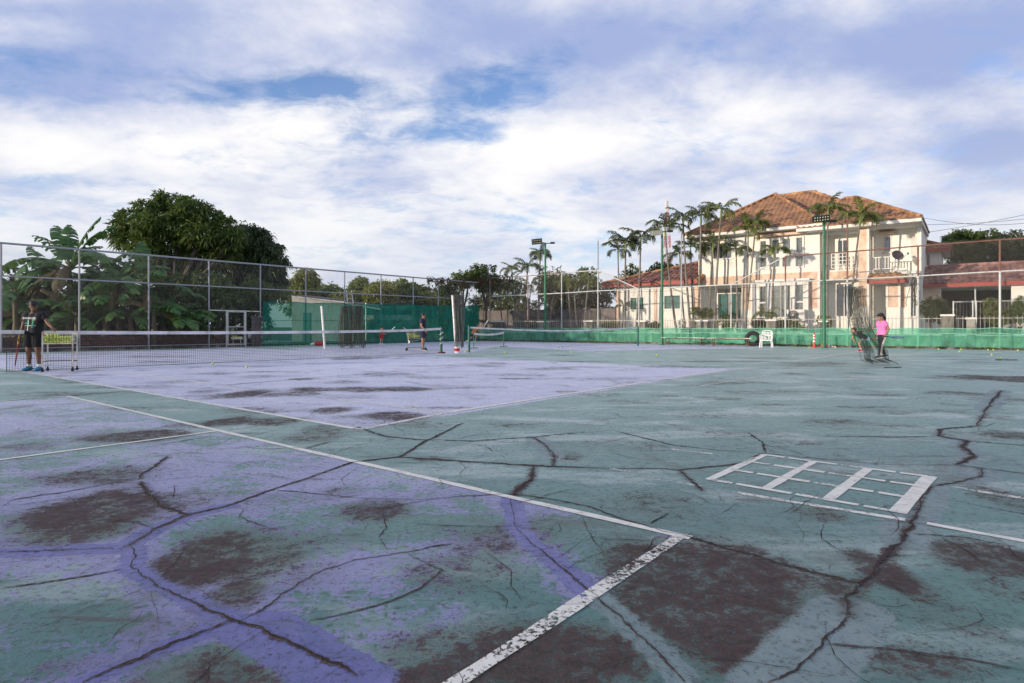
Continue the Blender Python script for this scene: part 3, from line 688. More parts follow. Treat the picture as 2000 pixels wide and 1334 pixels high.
    # recess with balcony
    rc0, rc1 = sM, hs(1677, .3); D1 = 1.3
    lo = (hs(1632, D1), hs(1666, D1), hz(1650, 619, D1), hz(1650, 553, D1)); uo = (hs(1635, D1), hs(1657, D1), hz(1646, 520, D1), hz(1646, 468, D1))
    holes_wall(W, hs(1595, D1), hs(1700, D1), 0, zE + .2, D1, D1 + .2, [lo, uo])
    window(r, *lo, D1, cols=2, curt=M_CURTD, name='sliding_door', sill=False); window(r, *uo, D1, cols=2, curt=M_CURTD, name='balcony_door', sill=False)
    zb1, zb0 = hz(1650, 529, .35), hz(1650, 546, .35)
    part('balcony_slab', MB().rbox(rc0, rc1, .35, D1, zb0 + .02, zb1 + .08), M_WHITE, r); boards(r, rc0 + .02, rc1, zb0, zb1, .35)
    rail = MB(); q0, q1 = hs(1624, .4), hs(1676, .4); t0, t1 = hz(1650, 523, .4), hz(1650, 494, .4)
    for i in range(8): x = q0 + (q1 - q0) * i / 7; rail.rbox(x - .022, x + .022, .38, .42, t0, t1)
    for j in range(5): z = t0 + (t1 - t0) * j / 4; rail.rbox(q0, q1, .37, .43, z - .02, z + .02)
    part('balcony_railing', rail, M_WHITE, r)
    part('frame_beam', MB().rbox(rc0, rc1, .3, .5, hz(1650, 456, .3), hz(1650, 440, .3)), M_CREAM, r)
    # boarded pillar
    dP = -.25; p0, p1 = hs(1677, dP), hs(1693, dP); zt = hz(1685, 438, dP); zm = hz(1685, 598, dP)
    W.rbox(p0, hs(1697, dP), dP, dP + .6, 0, zE); boards(r, p0, p1, zm, zt, dP)
    part('corner_trim', MB().rbox(p1 + .003, hs(1697, dP) + .02, dP - .05, dP + .1, zm, zt), M_WHITE, r)
    # right bay: balcony with the dish, porch below
    D2 = 1.5; sR = hs(1797, 0.0)
    wn = (hs(1725.5, D2), hs(1741.5, D2), hz(1733, 493, D2), hz(1733, 462, D2)); dr = (hs(1700, D2), hs(1731, D2), .05, hz(1716, 548, D2))
    holes_wall(W, hs(1690, D2), sR, 0, zE - .1, D2, D2 + .2, [wn])
    window(r, *wn, D2, cols=1, curt=M_CURT, cover=.6)
    part('visor', MB().rbox(hs(1716, D2), hs(1749, D2), D2 - .4, D2, hz(1733, 457.5, D2), hz(1733, 454, D2)), M_PEACH, r)
    part('shutter_panel', MB().rbox(hs(1779, D2), hs(1793, D2), D2 - .05, D2, hz(1786, 503, D2), hz(1786, 462, D2)), M_SOFFIT, r)
    zf = hz(1750, 530, -.1)
    part('balcony_slab', MB().rbox(hs(1694, 0), sR, 0, D2, zf - .15, zf), M_CREAM, r)
    part('parapet', MB().rbox(hs(1748, -.05), hs(1771, -.05), -.05, .12, zf - .05, hz(1760, 524, -.05)).rbox(hs(1768, -.08), hs(1772, -.08), -.1, .15, zf - .1, hz(1770, 521, -.08)), M_CREAM, r)
    rl = MB(); x0, x1 = hs(1699, .1), hs(1747, .1); za, zb = hz(1720, 526, .1), hz(1710, 503, .1)
    for i in range(9): x = x0 + (x1 - x0) * i / 8; rl.rbox(x - .02, x + .02, .08, .12, za, zb)
    rl.rbox(x0, x1, .07, .13, zb - .03, zb + .02); rl.rbox(x0, x1, .07, .13, za, za + .04); part('balcony_railing', rl, M_WHITE, r)
    # porch roof of big tiles
    zp0, zp1 = hz(1730, 545, -1.0), hz(1730, 533, -.05)
    e0, e1 = hs(1693, -1.0), hs(1772, -1.0)
    tiled(r, [(e0, -1.0, zp0), (e1, -1.0, zp0), (e1 - .5, -.02, zp1), (e0, -.02, zp1)], M_CAP, 'porch_tiles')
    part('porch_fascia', MB().rbox(e0, e1, -.98, -.90, zp0 - .22, zp0 - .02).rbox(e1 - .08, e1, -.9, 0, zp0 - .22, zp0 - .02), M_REDF, r)
    part('porch_soffit', MB().rbox(e0, e1 - .08, -.9, D2, zp0 - .2, zp0 - .14), M_SOFFIT, r)
    W.rbox(hs(1731, 0), hs(1758, 0), .0, .5, 0, zp0 - .2); zk = hz(1745, 600, -.0)
    boards(r, hs(1735, 0), hs(1754, 0), zk, zp0 - .21, 0.0)
    part('corner_trim', MB().rbox(hs(1731, 0) - .02, hs(1735, 0) - .004, -.05, .1, zk, zp0 - .21).rbox(hs(1754, 0) + .004, hs(1758, 0) + .02, -.05, .1, zk, zp0 - .21), M_WHITE, r)
    boards(r, hs(1759, .3), hs(1768, .3), hz(1763, 600, .3), zp0 - .21, .3); W.rbox(hs(1758, .3), hs(1775, .3), .302, .6, 0, zf)
    bw = (hs(1777, .2), hs(1791, .2), hz(1784, 619, .2), hz(1784, 552, .2))
    holes_wall(W, hs(1773, .2), sR, 0, zf - .16, .2, .4, [bw]); window(r, *bw, .2, cols=2, curt=M_TEALC, glass=M_GLASS_G)
    W.rbox(sR - .2, sR, 1.1, 7.5, 0, zE - .1); W.rbox(sR - .25, sR + .05, .0, .3, zf - .2, zE - .3) if False else None
    part('front_wall', W, M_CREAM, r)
    part('downpipe', MB().tube([(hs(1608, -.1), -.1, .2), (hs(1608, -.1), -.1, zE - .2)], .05, 8), M_WHITE, r)
    # roofs ---------------------------------------------------------------
    dE = -.9
    def hip(s0, s1, d0, d1, ze, rs0, rs1, dr_, zr, front=True):
        A, B, C_, D_ = (s0, d0, ze), (s1, d0, ze), (s1, d1, ze), (s0, d1, ze); P, Q = (rs0, dr_, zr), (rs1, dr_, zr)
        if rs1 - rs0 > .05: tiled(r, [A, B, Q, P], M_TILE); tiled(r, [C_, D_, P, Q], M_TILE)
        else: tiled(r, [A, B, P], M_TILE); tiled(r, [C_, D_, P], M_TILE)
        tiled(r, [B, C_, Q], M_TILE); tiled(r, [D_, A, P], M_TILE)
        caps(r, A, P); caps(r, B, Q); caps(r, C_, Q); caps(r, D_, P)
        if rs1 - rs0 > .05: caps(r, P, Q)
        for a, b in ((A, B), (B, C_), (D_, A)): fascia(r, a, b)
        soffit(r, [(s0 + .03, d0 + .03, ze - .19), (s1 - .03, d0 + .03, ze - .19), (s1 - .03, d1, ze - .19), (s0 + .03, d1, ze - .19)])
    z1e = hz(1600, 435, dE); ap = 3.9
    hip(hs(1338, dE), hs(1606, dE), dE, 8.2, z1e, hs(1514, ap), hs(1514, ap) + .02, ap, hz(1514, 381, ap))
    dR = 2.9; z2e = hz(1799, 426, dE) + .05
    hip(hs(1610, dE) - 1.5, hs(1799, dE), dE + .0, 6.3, z2e, hs(1650, dR), hs(1672, dR), dR, hz(1672, 387, dR))
    dQ = 5.8
    hip(hs(1400, 2), hs(1745, 2), 1.6, 11, z1e + .3, hs(1508, dQ), hs(1586, dQ), dQ, hz(1582, 376.5, dQ))
    # single-storey wing on the left
    wl, wr = hs(1206), hs(1363); ze = hz(1358, 546, -.7); w1 = (hs(1230), hs(1258), hz(1244, 605.5), hz(1244, 580)); w2 = (hs(1296), hs(1329.5), hz(1312, 604.5), hz(1312, 576))
    wm = MB(); holes_wall(wm, wl, wr - .003, 0, ze, 0, .2, [w1, w2]); wm.rbox(wl, wl + .2, .2, 6, 0, ze); part('wing_wall', wm, M_CREAM, r)
    window(r, *w1, 0.02, cols=2, curt=M_TEALC, glass=M_GLASS_G); window(r, *w2, 0.02, cols=2, curt=M_TEALC, glass=M_GLASS_G)
    part('pilaster', MB().rbox(hs(1277.5), hs(1283), -.06, .0, 0, ze - .02), M_PEACH, r); part('pilaster', MB().rbox(wl - .05, hs(1211.5), -.05, .0, 0, ze - .02), M_PEACH, r)
    A = (hs(1176, -.7), -.7, ze); B = (hs(1362, -.7), -.7, ze); dk = 2.3; T = (hs(1363, dk), dk, hz(1363, 514, dk)); T2 = (A[0] + (T[0] - A[0]) * .97, dk, T[2] * .995)
    tiled(r, [A, B, T], M_TILE2); Cb = (T[0], 6.2, ze); Db = (A[0], 6.2, ze); tiled(r, [Cb, Db, T], M_TILE2, 'roof_tiles'); tiled(r, [Db, A, T], M_TILE2)
    caps(r, A, T, M_CAP); fascia(r, A, B, .26, .06, M_REDF); fascia(r, Db, A, .22, .06, M_REDF)
    soffit(r, [(A[0] + .03, -.67, ze - .2), (B[0], -.67, ze - .2), (B[0], .0, ze - .2), (A[0] + .03, .0, ze - .2)])
    part('ridge_end', MB().tube([(B[0] - .1, -.72, ze - .12), (B[0] + .12, .0, ze + .25)], [.14, .2], 10), M_CAP, r)
build_house()

# ------------------------------------------------------------------ things fixed to the house front
def ac_unit(px0, px1, py0, py1, d, label):
    s0, s1, z0, z1 = hs(px0, d), hs(px1, d), hz((px0 + px1) / 2, py1, d), hz((px0 + px1) / 2, py0, d)
    q = o2 + (HD * ((s0 + s1) / 2)).to_3d() + (HN * (d + .17)).to_3d(); q.z = z0
    t = thing('air_conditioner', label, 'air conditioner', q, HZR, 'air conditioner units on the house front'); w, h = s1 - s0, z1 - z0
    part('casing', MB().rbox(-w / 2, w / 2, -.16, .16, .04, h), M_WHITE, t); R0 = min(w * .36, h * .42); c = (-w * .12, -.165, .04 + (h - .04) / 2)
    Mx = Matrix.Rotation(R(90), 3, 'X')
    part('fan_grille', MB().lathe([(R0, -.012), (R0, .012)], c, 24, Mx), M_BLACK, t)
    g = MB()
    for k in range(4): g.ring(Vector(c) + Vector((0, -.016, 0)), R0 * (.3 + .22 * k), .007, Mx, 24, 4)
    g.lathe([(R0 * .2, -.012), (R0 * .2, .012)], Vector(c) + Vector((0, -.016, 0)), 12, Mx); part('guard_rings', g, M_WHITE, t)
    part('bracket', MB().rbox(-w * .35, -w * .3, -.15, .2, 0, .04).rbox(w * .3, w * .35, -.15, .2, 0, .04).rbox(-w * .33, -w * .31, .12, .17, -z0 + .01, 0).rbox(w * .31, w * .33, .12, .17, -z0 + .01, 0), M_GREY, t)
ac_unit(1536.5, 1571, 604.5, 628, -.85, 'white air conditioner unit with round fan below the large bay window')
ac_unit(1322, 1350, 622, 641, -.45, 'white air conditioner unit low on the wing wall behind the leaning palm trunks')
def dish():
    d = -.0; s, z = hs(1750.5, d), hz(1750, 527, d); q = o2 + (HD * s).to_3d() + (HN * d).to_3d(); q.z = z
    t = thing('satellite_dish', 'dark satellite dish on the balcony over the porch roof', 'satellite dish', q, 0)
    k = behind(5.0).Y(1750) / F; cz = 27 * k; Rr = 13.5 * k
    Mx = Matrix.Rotation(R(12), 3, 'Z') @ Matrix.Rotation(R(72), 3, 'X') @ Matrix.Diagonal((1, .74, 1))
    prof = [(Rr * a, .28 * Rr * a * a) for a in (.02, .3, .55, .8, 1)]; prof += [(Rr * 1.0, .28 * Rr + .015)] + [(Rr * a, .28 * Rr * a * a + .015) for a in (.8, .5, .02)]
    part('reflector', MB().lathe(prof, (0, 0, cz), 28, Mx), M('dish_paint', (.05, .035, .05), .5), t, smooth=True)
    part('mast', MB().tube([(0, .1, .02), (0, .1, cz)], .03, 8).beam((0, .1, cz), (0, 0.0, cz), .05), M_GREY, t)
    part('foot', MB().beam((-.3, .1, .02), (.3, .1, .02), .04).beam((0, -.15, .02), (0, .35, .02), .04).beam((-.25, .1, .02), (0, .1, .25), .025).beam((.25, .1, .02), (0, .1, .25), .025), M_GREY, t)
    part('feed_arm', MB().tube([(0, -.05, cz - Rr * .7), (Rr * .9, -.5, cz + .05)], .018, 6).tube([(Rr * .9, -.5, cz + .05), (Rr * .95, -.42, cz + .12)], .05, 8), M_GREY, t)
dish()

# ------------------------------------------------------------------ neighbouring house with red carport roof, far right
def house2():
    l = behind(7.5); o = l.base(1806)
    t = thing('neighbour_house', 'low house with dark red tiled carport roof at right edge beyond the fence', 'house', o, HZR)
    def s_(px, d=0): return (behind(7.5 + d).base(px).to_2d() - o.to_2d()).dot(HD)
    def z_(px, py, d=0): return behind(7.5 + d).at(px, py).z
    ze = z_(1900, 551); zr = z_(1900, 519, 2.2); e0, e1 = s_(1800), s_(2090)
    tiled(t, [(e0, 0, ze), (e1, 0, ze), (e1 - .1, 2.2, zr), (e0 + .2, 2.2, zr)], M_TILE2); tiled(t, [(e1, 4.4, ze), (e0, 4.4, ze), (e0 + .2, 2.2, zr), (e1 - .1, 2.2, zr)], M_TILE2)
    fascia(t, (e0, 0, ze), (e1, 0, ze), .24, .06, M_REDF); caps(t, (e0 + .2, 2.2, zr), (e1 - .1, 2.2, zr), M_TILE2)
    part('carport_wall', MB().rbox(s_(1798, .5), s_(1838, .5), .5, .7, 0, ze - .1), M_CREAM, t); part('carport_wall', MB().rbox(s_(1975, .3), s_(2030, .3), .3, .6, 0, ze - .1), M_CREAM, t)
    boards(t, s_(1800, .5), s_(1836, .5), z_(1818, 590, .5), ze - .12, .5)
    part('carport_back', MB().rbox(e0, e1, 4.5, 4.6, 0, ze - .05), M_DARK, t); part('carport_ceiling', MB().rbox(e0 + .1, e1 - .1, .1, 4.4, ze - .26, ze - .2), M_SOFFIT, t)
    part('carport_pole', MB().tube([(s_(1905, .8), .8, 0), (s_(1905, .8), .8, ze - .2)], .04, 8), M_GREY, t)
    # upper storey behind
    dU = 3.4; u0, u1 = s_(1798, dU), s_(1846, dU); zu0, zu1 = ze, z_(1830, 487, dU)
    wu = (s_(1808, dU), s_(1818, dU), z_(1813, 520, dU), z_(1813, 494, dU)); W = MB(); holes_wall(W, s_(1790, dU), s_(1838, dU), zu0, zu1, dU, dU + .2, [wu]); W.rbox(s_(1838, dU) - .2, s_(1838, dU), dU + .2, dU + 4, zu0, zu1); part('upper_wall', W, M_WHITE, t)
    window(t, *wu, dU, 1, 1)
    a0, a1 = s_(1775, dU - .6), s_(1856, dU - .6)
    rp = [(a0, dU - .6, zu1), (a1, dU - .6, zu1), (a1 - 1.8, dU + 1.8, z_(1842, 466, dU + 1.8)), (a0, dU + 1.8, z_(1842, 466, dU + 1.8))]
    tiled(t, rp, M_TILE); tiled(t, [(a1, dU - .6, zu1), (a1, dU + 4.2, zu1), rp[2]], M_TILE); fascia(t, rp[0], rp[1], .2, .06, M_REDF); fascia(t, rp[1], (a1, dU + 4.2, zu1), .2, .06, M_REDF); caps(t, rp[1], rp[2])
    soffit(t, [(a0, dU - .57, zu1 - .15), (a1 - .03, dU - .57, zu1 - .15), (a1 - .03, dU + 4, zu1 - .15), (a0, dU + 4, zu1 - .15)])
    # white slatted gate of the carport
    l2 = behind(4.2); g0 = l2.base(1862); gate = thing('carport_gate', 'pale metal railing gate in front of the dark carport', 'gate', g0, HZR)
    L_ = (l2.base(1998).to_2d() - g0.to_2d()).length; zt = l2.at(1900, 589).z; mb = MB()
    for j, z in enumerate((.25, zt)): mb.rbox(0, L_, -.02, .02, z - .03, z + .03)
    for i in range(int(L_ / .14)): mb.rbox(i * .14, i * .14 + .010, -.006, .006, .28, zt - .03)
    part('rails', mb, M('gate_paint', (.30, .30, .30), .6), gate)
    for x in (0, L_ * .29, L_ * .34, L_): part('gate_post', MB().rbox(x - .03, x + .03, -.04, .04, 0, zt + .05), M_GREY, gate)
house2()

# ------------------------------------------------------------------ low boundary wall in front of the houses, pillars and railings
def boundary():
    l = behind(1.1); p0, p1 = l.base(958), l.base(2090); L_ = (p1 - p0).length
    t = thing('boundary_wall', 'low stained boundary wall with square pillars and thin railings in front of the houses', 'wall', p0, math.atan2((p1 - p0).y, (p1 - p0).x))
    part('base_wall', MB().rbox(0, L_, -.08, .08, 0, .62), M_BASEW, t); part('coping', MB().rbox(0, L_, -.11, .11, .62, .69), M_WHITE, t)
    zt = l.at(1300, 622).z
    rl = MB()
    for z in (.8, zt - .12): rl.rbox(0, L_, -.012, .012, z - .015, z + .015)
    k = 0.0
    while k < L_: rl.tube([(k, 0, .68), (k, 0, zt)], .011, 5); k += .17
    part('railing_bars', rl, M('railing_paint', (.42, .40, .37), .6, .3), t, kind='stuff')
    for a, b, top in ((966, 984, 627), (1053, 1070, 627), (1143, 1163, 626), (1247, 1265, 626), (1361, 1388, 625), (1496, 1519, 624), (1836, 1865, 614), (1885, 1907, 620), (1600, 1618, 626)):
        c = (l.base((a + b) / 2) - p0).length; w = (l.base(b) - l.base(a)).length * .78; z = l.at((a + b) / 2, top).z
        pl = part('pillar', MB().rbox(c - w / 2, c + w / 2, -w / 2, w / 2, 0, z - .09), M_CONC, t); part('pillar_cap', MB().rbox(c - w / 2 - .06, c + w / 2 + .06, -w / 2 - .06, w / 2 + .06, z - .09, z), M_WHITE, pl)
    g = thing('stone_ball', 'grey stone ball on the boundary wall near the right edge', 'ornament', l.base(1972, .69)); part('ball', MB().ball((0, 0, .24), .27, n=20, m=12), M_CONC, g, smooth=True)
    part('neck', MB().lathe([(.16, 0), (.1, .06)], (0, 0, 0), 12), M_CONC, g)
    # tall grey wall behind the left palms
    l3 = behind(5.6); q0, q1 = l3.base(860), l3.base(1206); L3 = (q1 - q0).length; z3 = l3.at(1100, 604).z
    t3 = thing('grey_block_wall', 'tall stained grey wall left of the house behind the palm trunks', 'wall', q0, math.atan2((q1 - q0).y, (q1 - q0).x))
    n = max(2, round(L3 / 2.6))
    for i in range(n): part('wall_panel', MB().rbox(i * L3 / n + .09, (i + 1) * L3 / n - .09, -.05, .05, 0, z3), M_GWALL, t3)
    for i in range(n + 1): part('wall_post', MB().rbox(i * L3 / n - .09, i * L3 / n + .09, -.1, .1, 0, z3 + .06), M_GWALL, t3)
boundary()
# ------------------------------------------------------------------ fence materials
def rust_pipe(name, base, rust, amt):
    t = NT(name); P = t.pos('Object'); n_ = t.math('ADD', t.math('MULTIPLY', t.noise(3, 8, .7, .5, P), .6), t.math('MULTIPLY', t.noise(18, 6, .7, .3, P), .4))
    c = t.mix(t.ss(n_, 1 - amt - .08, 1 - amt + .08), base, rust); return t.done(t.bsdf(c, .65, .1, .4, t.bump(n_, .2, .01)))
M_GALV = rust_pipe('galvanised_pipe', (.32, .325, .35), (.21, .16, .13), .40); M_PALEPIPE = rust_pipe('pale_pipe', (.55, .56, .54), (.22, .15, .10), .42); M_RUSTPIPE = rust_pipe('rusty_pipe', (.24, .12, .09), (.16, .07, .055), .5)
M_WIRE = M('fence_wire', (.30, .28, .27), .6, .3, var=.3); M_GREENP = M('green_pole_paint', (.035, .155, .085), .5, var=.2, dirt=(.10, .09, .06), dirt_amt=.25)
M_CONCB = M('kerb_concrete', (.24, .20, .18), .9, var=.3, scale=3, dirt=(.06, .05, .045), dirt_amt=.9, bump=.4)
M_BRICK = M('dark_brick', (.13, .065, .05), .9, var=.3, scale=4, dirt=(.04, .035, .03), dirt_amt=.8, bump=.3, obj_rand=.5)
def chain(fence, L_, z0, ztop, cell=.085, r=.0017, y=.03):
    """woven diagonals clipped to the panel (ztop may be a function of the distance along)"""
    mb = MB(); n = int((L_ + 8) / cell); zt = ztop if callable(ztop) else (lambda x: ztop)
    for sgn in (1, -1):
        for i in range(-int(6 / cell), int((L_ + 6) / cell)):
            x0 = i * cell; pts = []
            # walk the diagonal x = x0 + sgn*(z-z0) and keep the stretch under the top rail
            zs = [z0 + k * .25 for k in range(int((5.4 - z0) / .25) + 1)]
            run = [((x0 + sgn * (z - z0)), z) for z in zs if 0 <= x0 + sgn * (z - z0) <= L_ and z <= zt(x0 + sgn * (z - z0)) + .12]
            if len(run) < 2: continue
            a, b = run[0], run[-1]; mb.wire([(a[0], y + .004 * sgn, a[1]), (b[0], y + .004 * sgn, b[1])], r)
    return part('chain_link', mb, M_WIRE, fence, kind='stuff')

def left_fence():
    a = LF.base(-60); b = Vector((CORNER.x, CORNER.y, 0)); L_ = (b - a).length
    t = thing('chain_link_fence', 'tall galvanised chain link fence along the left side in front of the banana plants', 'fence', a, math.atan2((b - a).y, (b - a).x), 'tall court fences')
    def x_(px): return (LF.base(px) - a).length
    H = 4.45; hm = 3.12
    for px in (2, 155, 290.5, 408, 508.5, 597, 673, 744, 807, 856): part('post', MB().tube([(x_(px), 0, 0), (x_(px), 0, H)], .038, 10), M_GALV, t)
    part('top_rail', MB().tube([(0, 0, H), (L_, 0, H - .03)], .045, 10), M_GALV, t); part('middle_rail', MB().tube([(0, -.0, hm), (L_, 0, hm)], .032, 8), M_GALV, t)
    part('bottom_rail', MB().tube([(0, 0, .16), (L_, 0, .16)], .022, 8), M_GALV, t)
    part('kerb', MB().rbox(0, L_, -.02, .16, -.03, .10), M_CONCB, t)
    chain(t, L_, .12, H)
    # gate in the fence
    g0 = LF.base(441); gz = LF.at(460, 607).z
    g = thing('fence_gate', 'white pipe gate standing in the left fence left of the green cloth', 'gate', g0, math.atan2((b - a).y, (b - a).x)); gl = (LF.base(478) - g0).length
    g.location = g0 - Vector((t.rotation_euler.to_matrix() @ Vector((0, .09, 0))))
    for x in (0, gl): part('gate_post', MB().tube([(x, 0, 0), (x, 0, gz)], .04, 8), M_PALEPIPE, g)
    part('gate_frame', MB().tube([(.07, 0, .1), (.07, 0, gz - .06)], .025, 8).tube([(gl - .07, 0, .1), (gl - .07, 0, gz - .06)], .025, 8).tube([(.07, 0, gz - .06), (gl - .07, 0, gz - .06)], .025, 8).tube([(.07, 0, 1.05), (gl - .07, 0, 1.05)], .02, 8).tube([(.07, 0, .12), (gl - .07, 0, .12)], .025, 8), M_PALEPIPE, g)
    part('cross_pipe', MB().tube([(x_(408) - x_(441), 0, gz), (x_(508) - x_(441), 0, gz - .02)], .03, 8), M_PALEPIPE, g)
    part('latch', MB().box((gl * .55, -.02, 1.1), (.18, .05, .06)), M_GREY, g); 
    # low brick wall behind it
    w0 = LF.base(-80) + Vector((HD.y, -HD.x, 0)) * 0
    nrm = Vector((-LF.d.y, LF.d.x)); nrm = nrm if nrm.x < 0 else -nrm; q0 = a + nrm.to_3d() * .55; wl = (LF.base(500) - a).length
    w = thing('brick_wall', 'low dark brick wall at the foot of the left fence under the banana plants', 'wall', q0, t.rotation_euler.z)
    part('backing', MB().rbox(0, wl, .03, .16, 0, .62), M_BRICK, w); part('coping', MB().rbox(0, wl, -.03, .19, .68, .75), M('wall_coping', (.27, .19, .16), .9, var=.3, dirt=(.08, .06, .05), dirt_amt=.7), w)
    me = None; rr = random.Random(5); rest = MB(); cnt = 0
    bl, bh = .40, .205
    for row in range(3):
        for k in range(int(wl / bl)):
            x = k * bl + (row % 2) * bl / 2; yy = rr.uniform(-.008, .008)
            if x + bl > wl: continue
            if cnt < 290 and x > 1.0:
                if me is None: me = MB().rbox(0, bl - .025, -.03, .04, 0, bh - .022).mesh('brick')
                o = link('brick', me, M_BRICK, w); o.location = (x, yy, row * bh + .03); cnt += 1
            else: rest.rbox(x, x + bl - .025, -.03 + yy, .04 + yy, row * bh + .03, row * bh + bh + .008)
    if rest.v: part('brick_rest', rest, M_BRICK, w, kind='stuff')
    return t
LFENCE = left_fence()

def right_fence():
    a = Vector((CORNER.x, CORNER.y, 0)); b = RF.base(2120); L_ = (b - a).length; rz = math.atan2((b - a).y, (b - a).x)
    t = thing('chain_link_fence', 'rusty chain link fence with stepped top rail on the right before the houses', 'fence', a, rz, 'tall court fences')
    def x_(px): return (RF.base(px) - a).length
    def z_(px, py): return RF.at(px, py).z
    tops = [(912, 546), (1031, 539), (1097, 533.5), (1168, 527.5), (1248, 565), (1331, 560.5), (1428, 556), (1534, 500.5), (1655, 492), (1793, 480.5), (1953, 468.5), (2120, 457)]
    mids = [(912, 581), (1097, 572.5), (1168, 568), (1248, 565), (1428, 556), (1534, 550.5), (1655, 546), (1793, 539), (1953, 530), (2120, 522)]
    def run(ps, mat_split, r, nm):
        for (p, q) in zip(ps[:-1], ps[1:]):
            m_ = mat_split(p[0], q[0]); part(nm, MB().tube([(x_(p[0]), 0, z_(*p)), (x_(q[0]), 0, z_(*q))], r, 8), m_, t)
    run(tops, lambda a_, b_: M_RUSTPIPE if a_ >= 1534 else (M_PALEPIPE if a_ >= 1097 else rust_left), .034, 'top_rail'); run(mids, lambda a_, b_: M_PALEPIPE, .032, 'middle_rail')
    for i, (px, top) in enumerate(((957, 542), (1031, 539), (1097, 533.5), (1168, 470), (1248, 565), (1331, 452), (1428, 556), (1534, 500.5), (1655, 417), (1793, 480.5), (1953, 468.5))):
        x = x_(px); zt = z_(px, top); zm = None
        if px >= 1534: zm = z_(px, {1534: 550.5, 1655: 546, 1793: 539, 1953: 530}[px])
        elif px in (1168, 1331): zm = z_(px, 527 if px == 1168 else 560)
        p = part('post', MB().tube([(x, 0, 0), (x, 0, zm or zt)], .045 if px >= 1500 else .038, 10), M_PALEPIPE if px > 1090 else rust_left, t)
        if zm: part('post_extension', MB().tube([(x, 0, zm), (x, 0, zt)], .04, 10), M_RUSTPIPE if px >= 1500 else M_GALV, t)
    part('kerb', MB().rbox(0, L_, -.12, .10, -.03, .09), M_CONCB, t)
    xs = [(x_(p[0]), z_(*p)) for p in tops]
    def top(x):
        for (x0, z0), (x1, z1) in zip(xs[:-1], xs[1:]):
            if x0 <= x <= x1: return z0 + (z1 - z0) * (x - x0) / (x1 - x0)
        return xs[-1][1]
    chain(t, L_, .1, top)
    return t
rust_left = rust_pipe('brown_pipe', (.38, .30, .25), (.18, .12, .09), .5)
RFENCE = right_fence()

# ------------------------------------------------------------------ green shade cloth hung on the fences
def cloth_mat(name, col, alpha, streak=.12):
    t = NT(name); P = t.pos('Object'); nz = t.noise(1.3, 7, .65, .4, P, sc=(1, 1, .6)); wv = t.noise(40, 3, .5, 0, P, sc=(.2, 1, 2.5))
    c = t.mix(t.ss(nz, .35, .68), mul(col, .72), mul(col, 1.22))
    d = t.bsdf(c, .75, 0, .3); tl = t.n('ShaderNodeBsdfTranslucent'); t.put(tl.inputs[0], c); m1 = t.n('ShaderNodeMixShader'); m1.inputs[0].default_value = .4; t.L.new(d, m1.inputs[1]); t.L.new(tl.outputs[0], m1.inputs[2])
    tr = t.n('ShaderNodeBsdfTransparent'); t.put(tr.inputs[0], (.62, .95, .80)); m = t.n('ShaderNodeMixShader')
    t.put(m.inputs[0], t.math('ADD', t.math('ADD', alpha - streak, t.math('MULTIPLY', nz, streak)), t.math('MULTIPLY', wv, streak), True)); t.L.new(tr.outputs[0], m.inputs[1]); t.L.new(m1.outputs[0], m.inputs[2]); return t.done(m.outputs[0])
M_SHADE_D = cloth_mat('dark_green_shade_cloth', (.018, .215, .160), .70); M_SHADE_L = cloth_mat('light_green_shade_cloth', (.17, .58, .40), .42, .3); M_SHADE_H = M('cloth_hem', (.01, .10, .08), .8)
CPX = CX + F * CORNER.x / CORNER.y
def cloth(name, label, line, off, px0, px1, top0, top1, z0, mat, seams, sag=.05, seed=1):
    nrm = Vector((-line.d.y, line.d.x)); nrm = nrm if nrm.y < 0 else -nrm
    if abs(nrm.y) < 1e-3: pass
    a, b = line.base(px0), line.base(px1); o = a + nrm.to_3d() * off; d = (b - a); L_ = d.length; t = thing(name, label, 'shade cloth', o, math.atan2(d.y, d.x), 'green shade cloths')
    za, zb = line.at(px0, top0).z, line.at(px1, top1).z; rr = random.Random(seed); ph = [rr.uniform(0, 6.28) for _ in range(8)]
    nx, nz = max(20, int(L_ / .15)), 14; mb = MB(); vs = []
    for i in range(nx + 1):
        u = i / nx; x = u * L_; zt = za + (zb - za) * u - sag * abs(math.sin(x * 1.05 + ph[0])) - .02 * math.sin(x * 3.7 + ph[1])
        for j in range(nz + 1):
            v = j / nz; z = z0 + (zt - z0) * v
            y = .035 * math.sin(x * 1.7 + ph[2] + z * .8) + .02 * math.sin(x * 4.3 + z * 3 + ph[3]) + .015 * math.sin(x * 9 - z * 2 + ph[4])
            vs.append((x, y, z))
    mb.add(vs, [(i * (nz + 1) + j, (i + 1) * (nz + 1) + j, (i + 1) * (nz + 1) + j + 1, i * (nz + 1) + j + 1) for i in range(nx) for j in range(nz)])
    part('fabric', mb, mat, t, smooth=True)
    for v in seams:
        pts = []
        for i in range(0, nx + 1): p = Vector(vs[i * (nz + 1) + min(nz, int(v * nz))]); pts.append(p + Vector((0, -.012, 0)))
        part('hem', MB().tube(pts, .012, 5), M_SHADE_H if mat is M_SHADE_D else M_SHADE_HL, t)
    return t
M_SHADE_HL = M('pale_hem', (.30, .55, .42), .8)
cloth('green_shade_cloth', 'tall dark green shade cloth hung on the left fence up to the corner', LF, .12, 511, CPX - 1.5, 588.5, 598, .03, M_SHADE_D, (.02, .62, 1.0), .04, 3)
cloth('green_shade_cloth', 'short dark green shade cloth panel around the fence corner behind the bundled net', RF, .12, CPX + .8, 919, 597, 596, .03, M_SHADE_D, (1.0,), .0, 5)
cloth('green_shade_cloth', 'low light green shade cloth along the foot of the right fence', RF, .14, 921, 2110, 641, 641, .12, M_SHADE_L, (.72, 1.0), .02, 4)

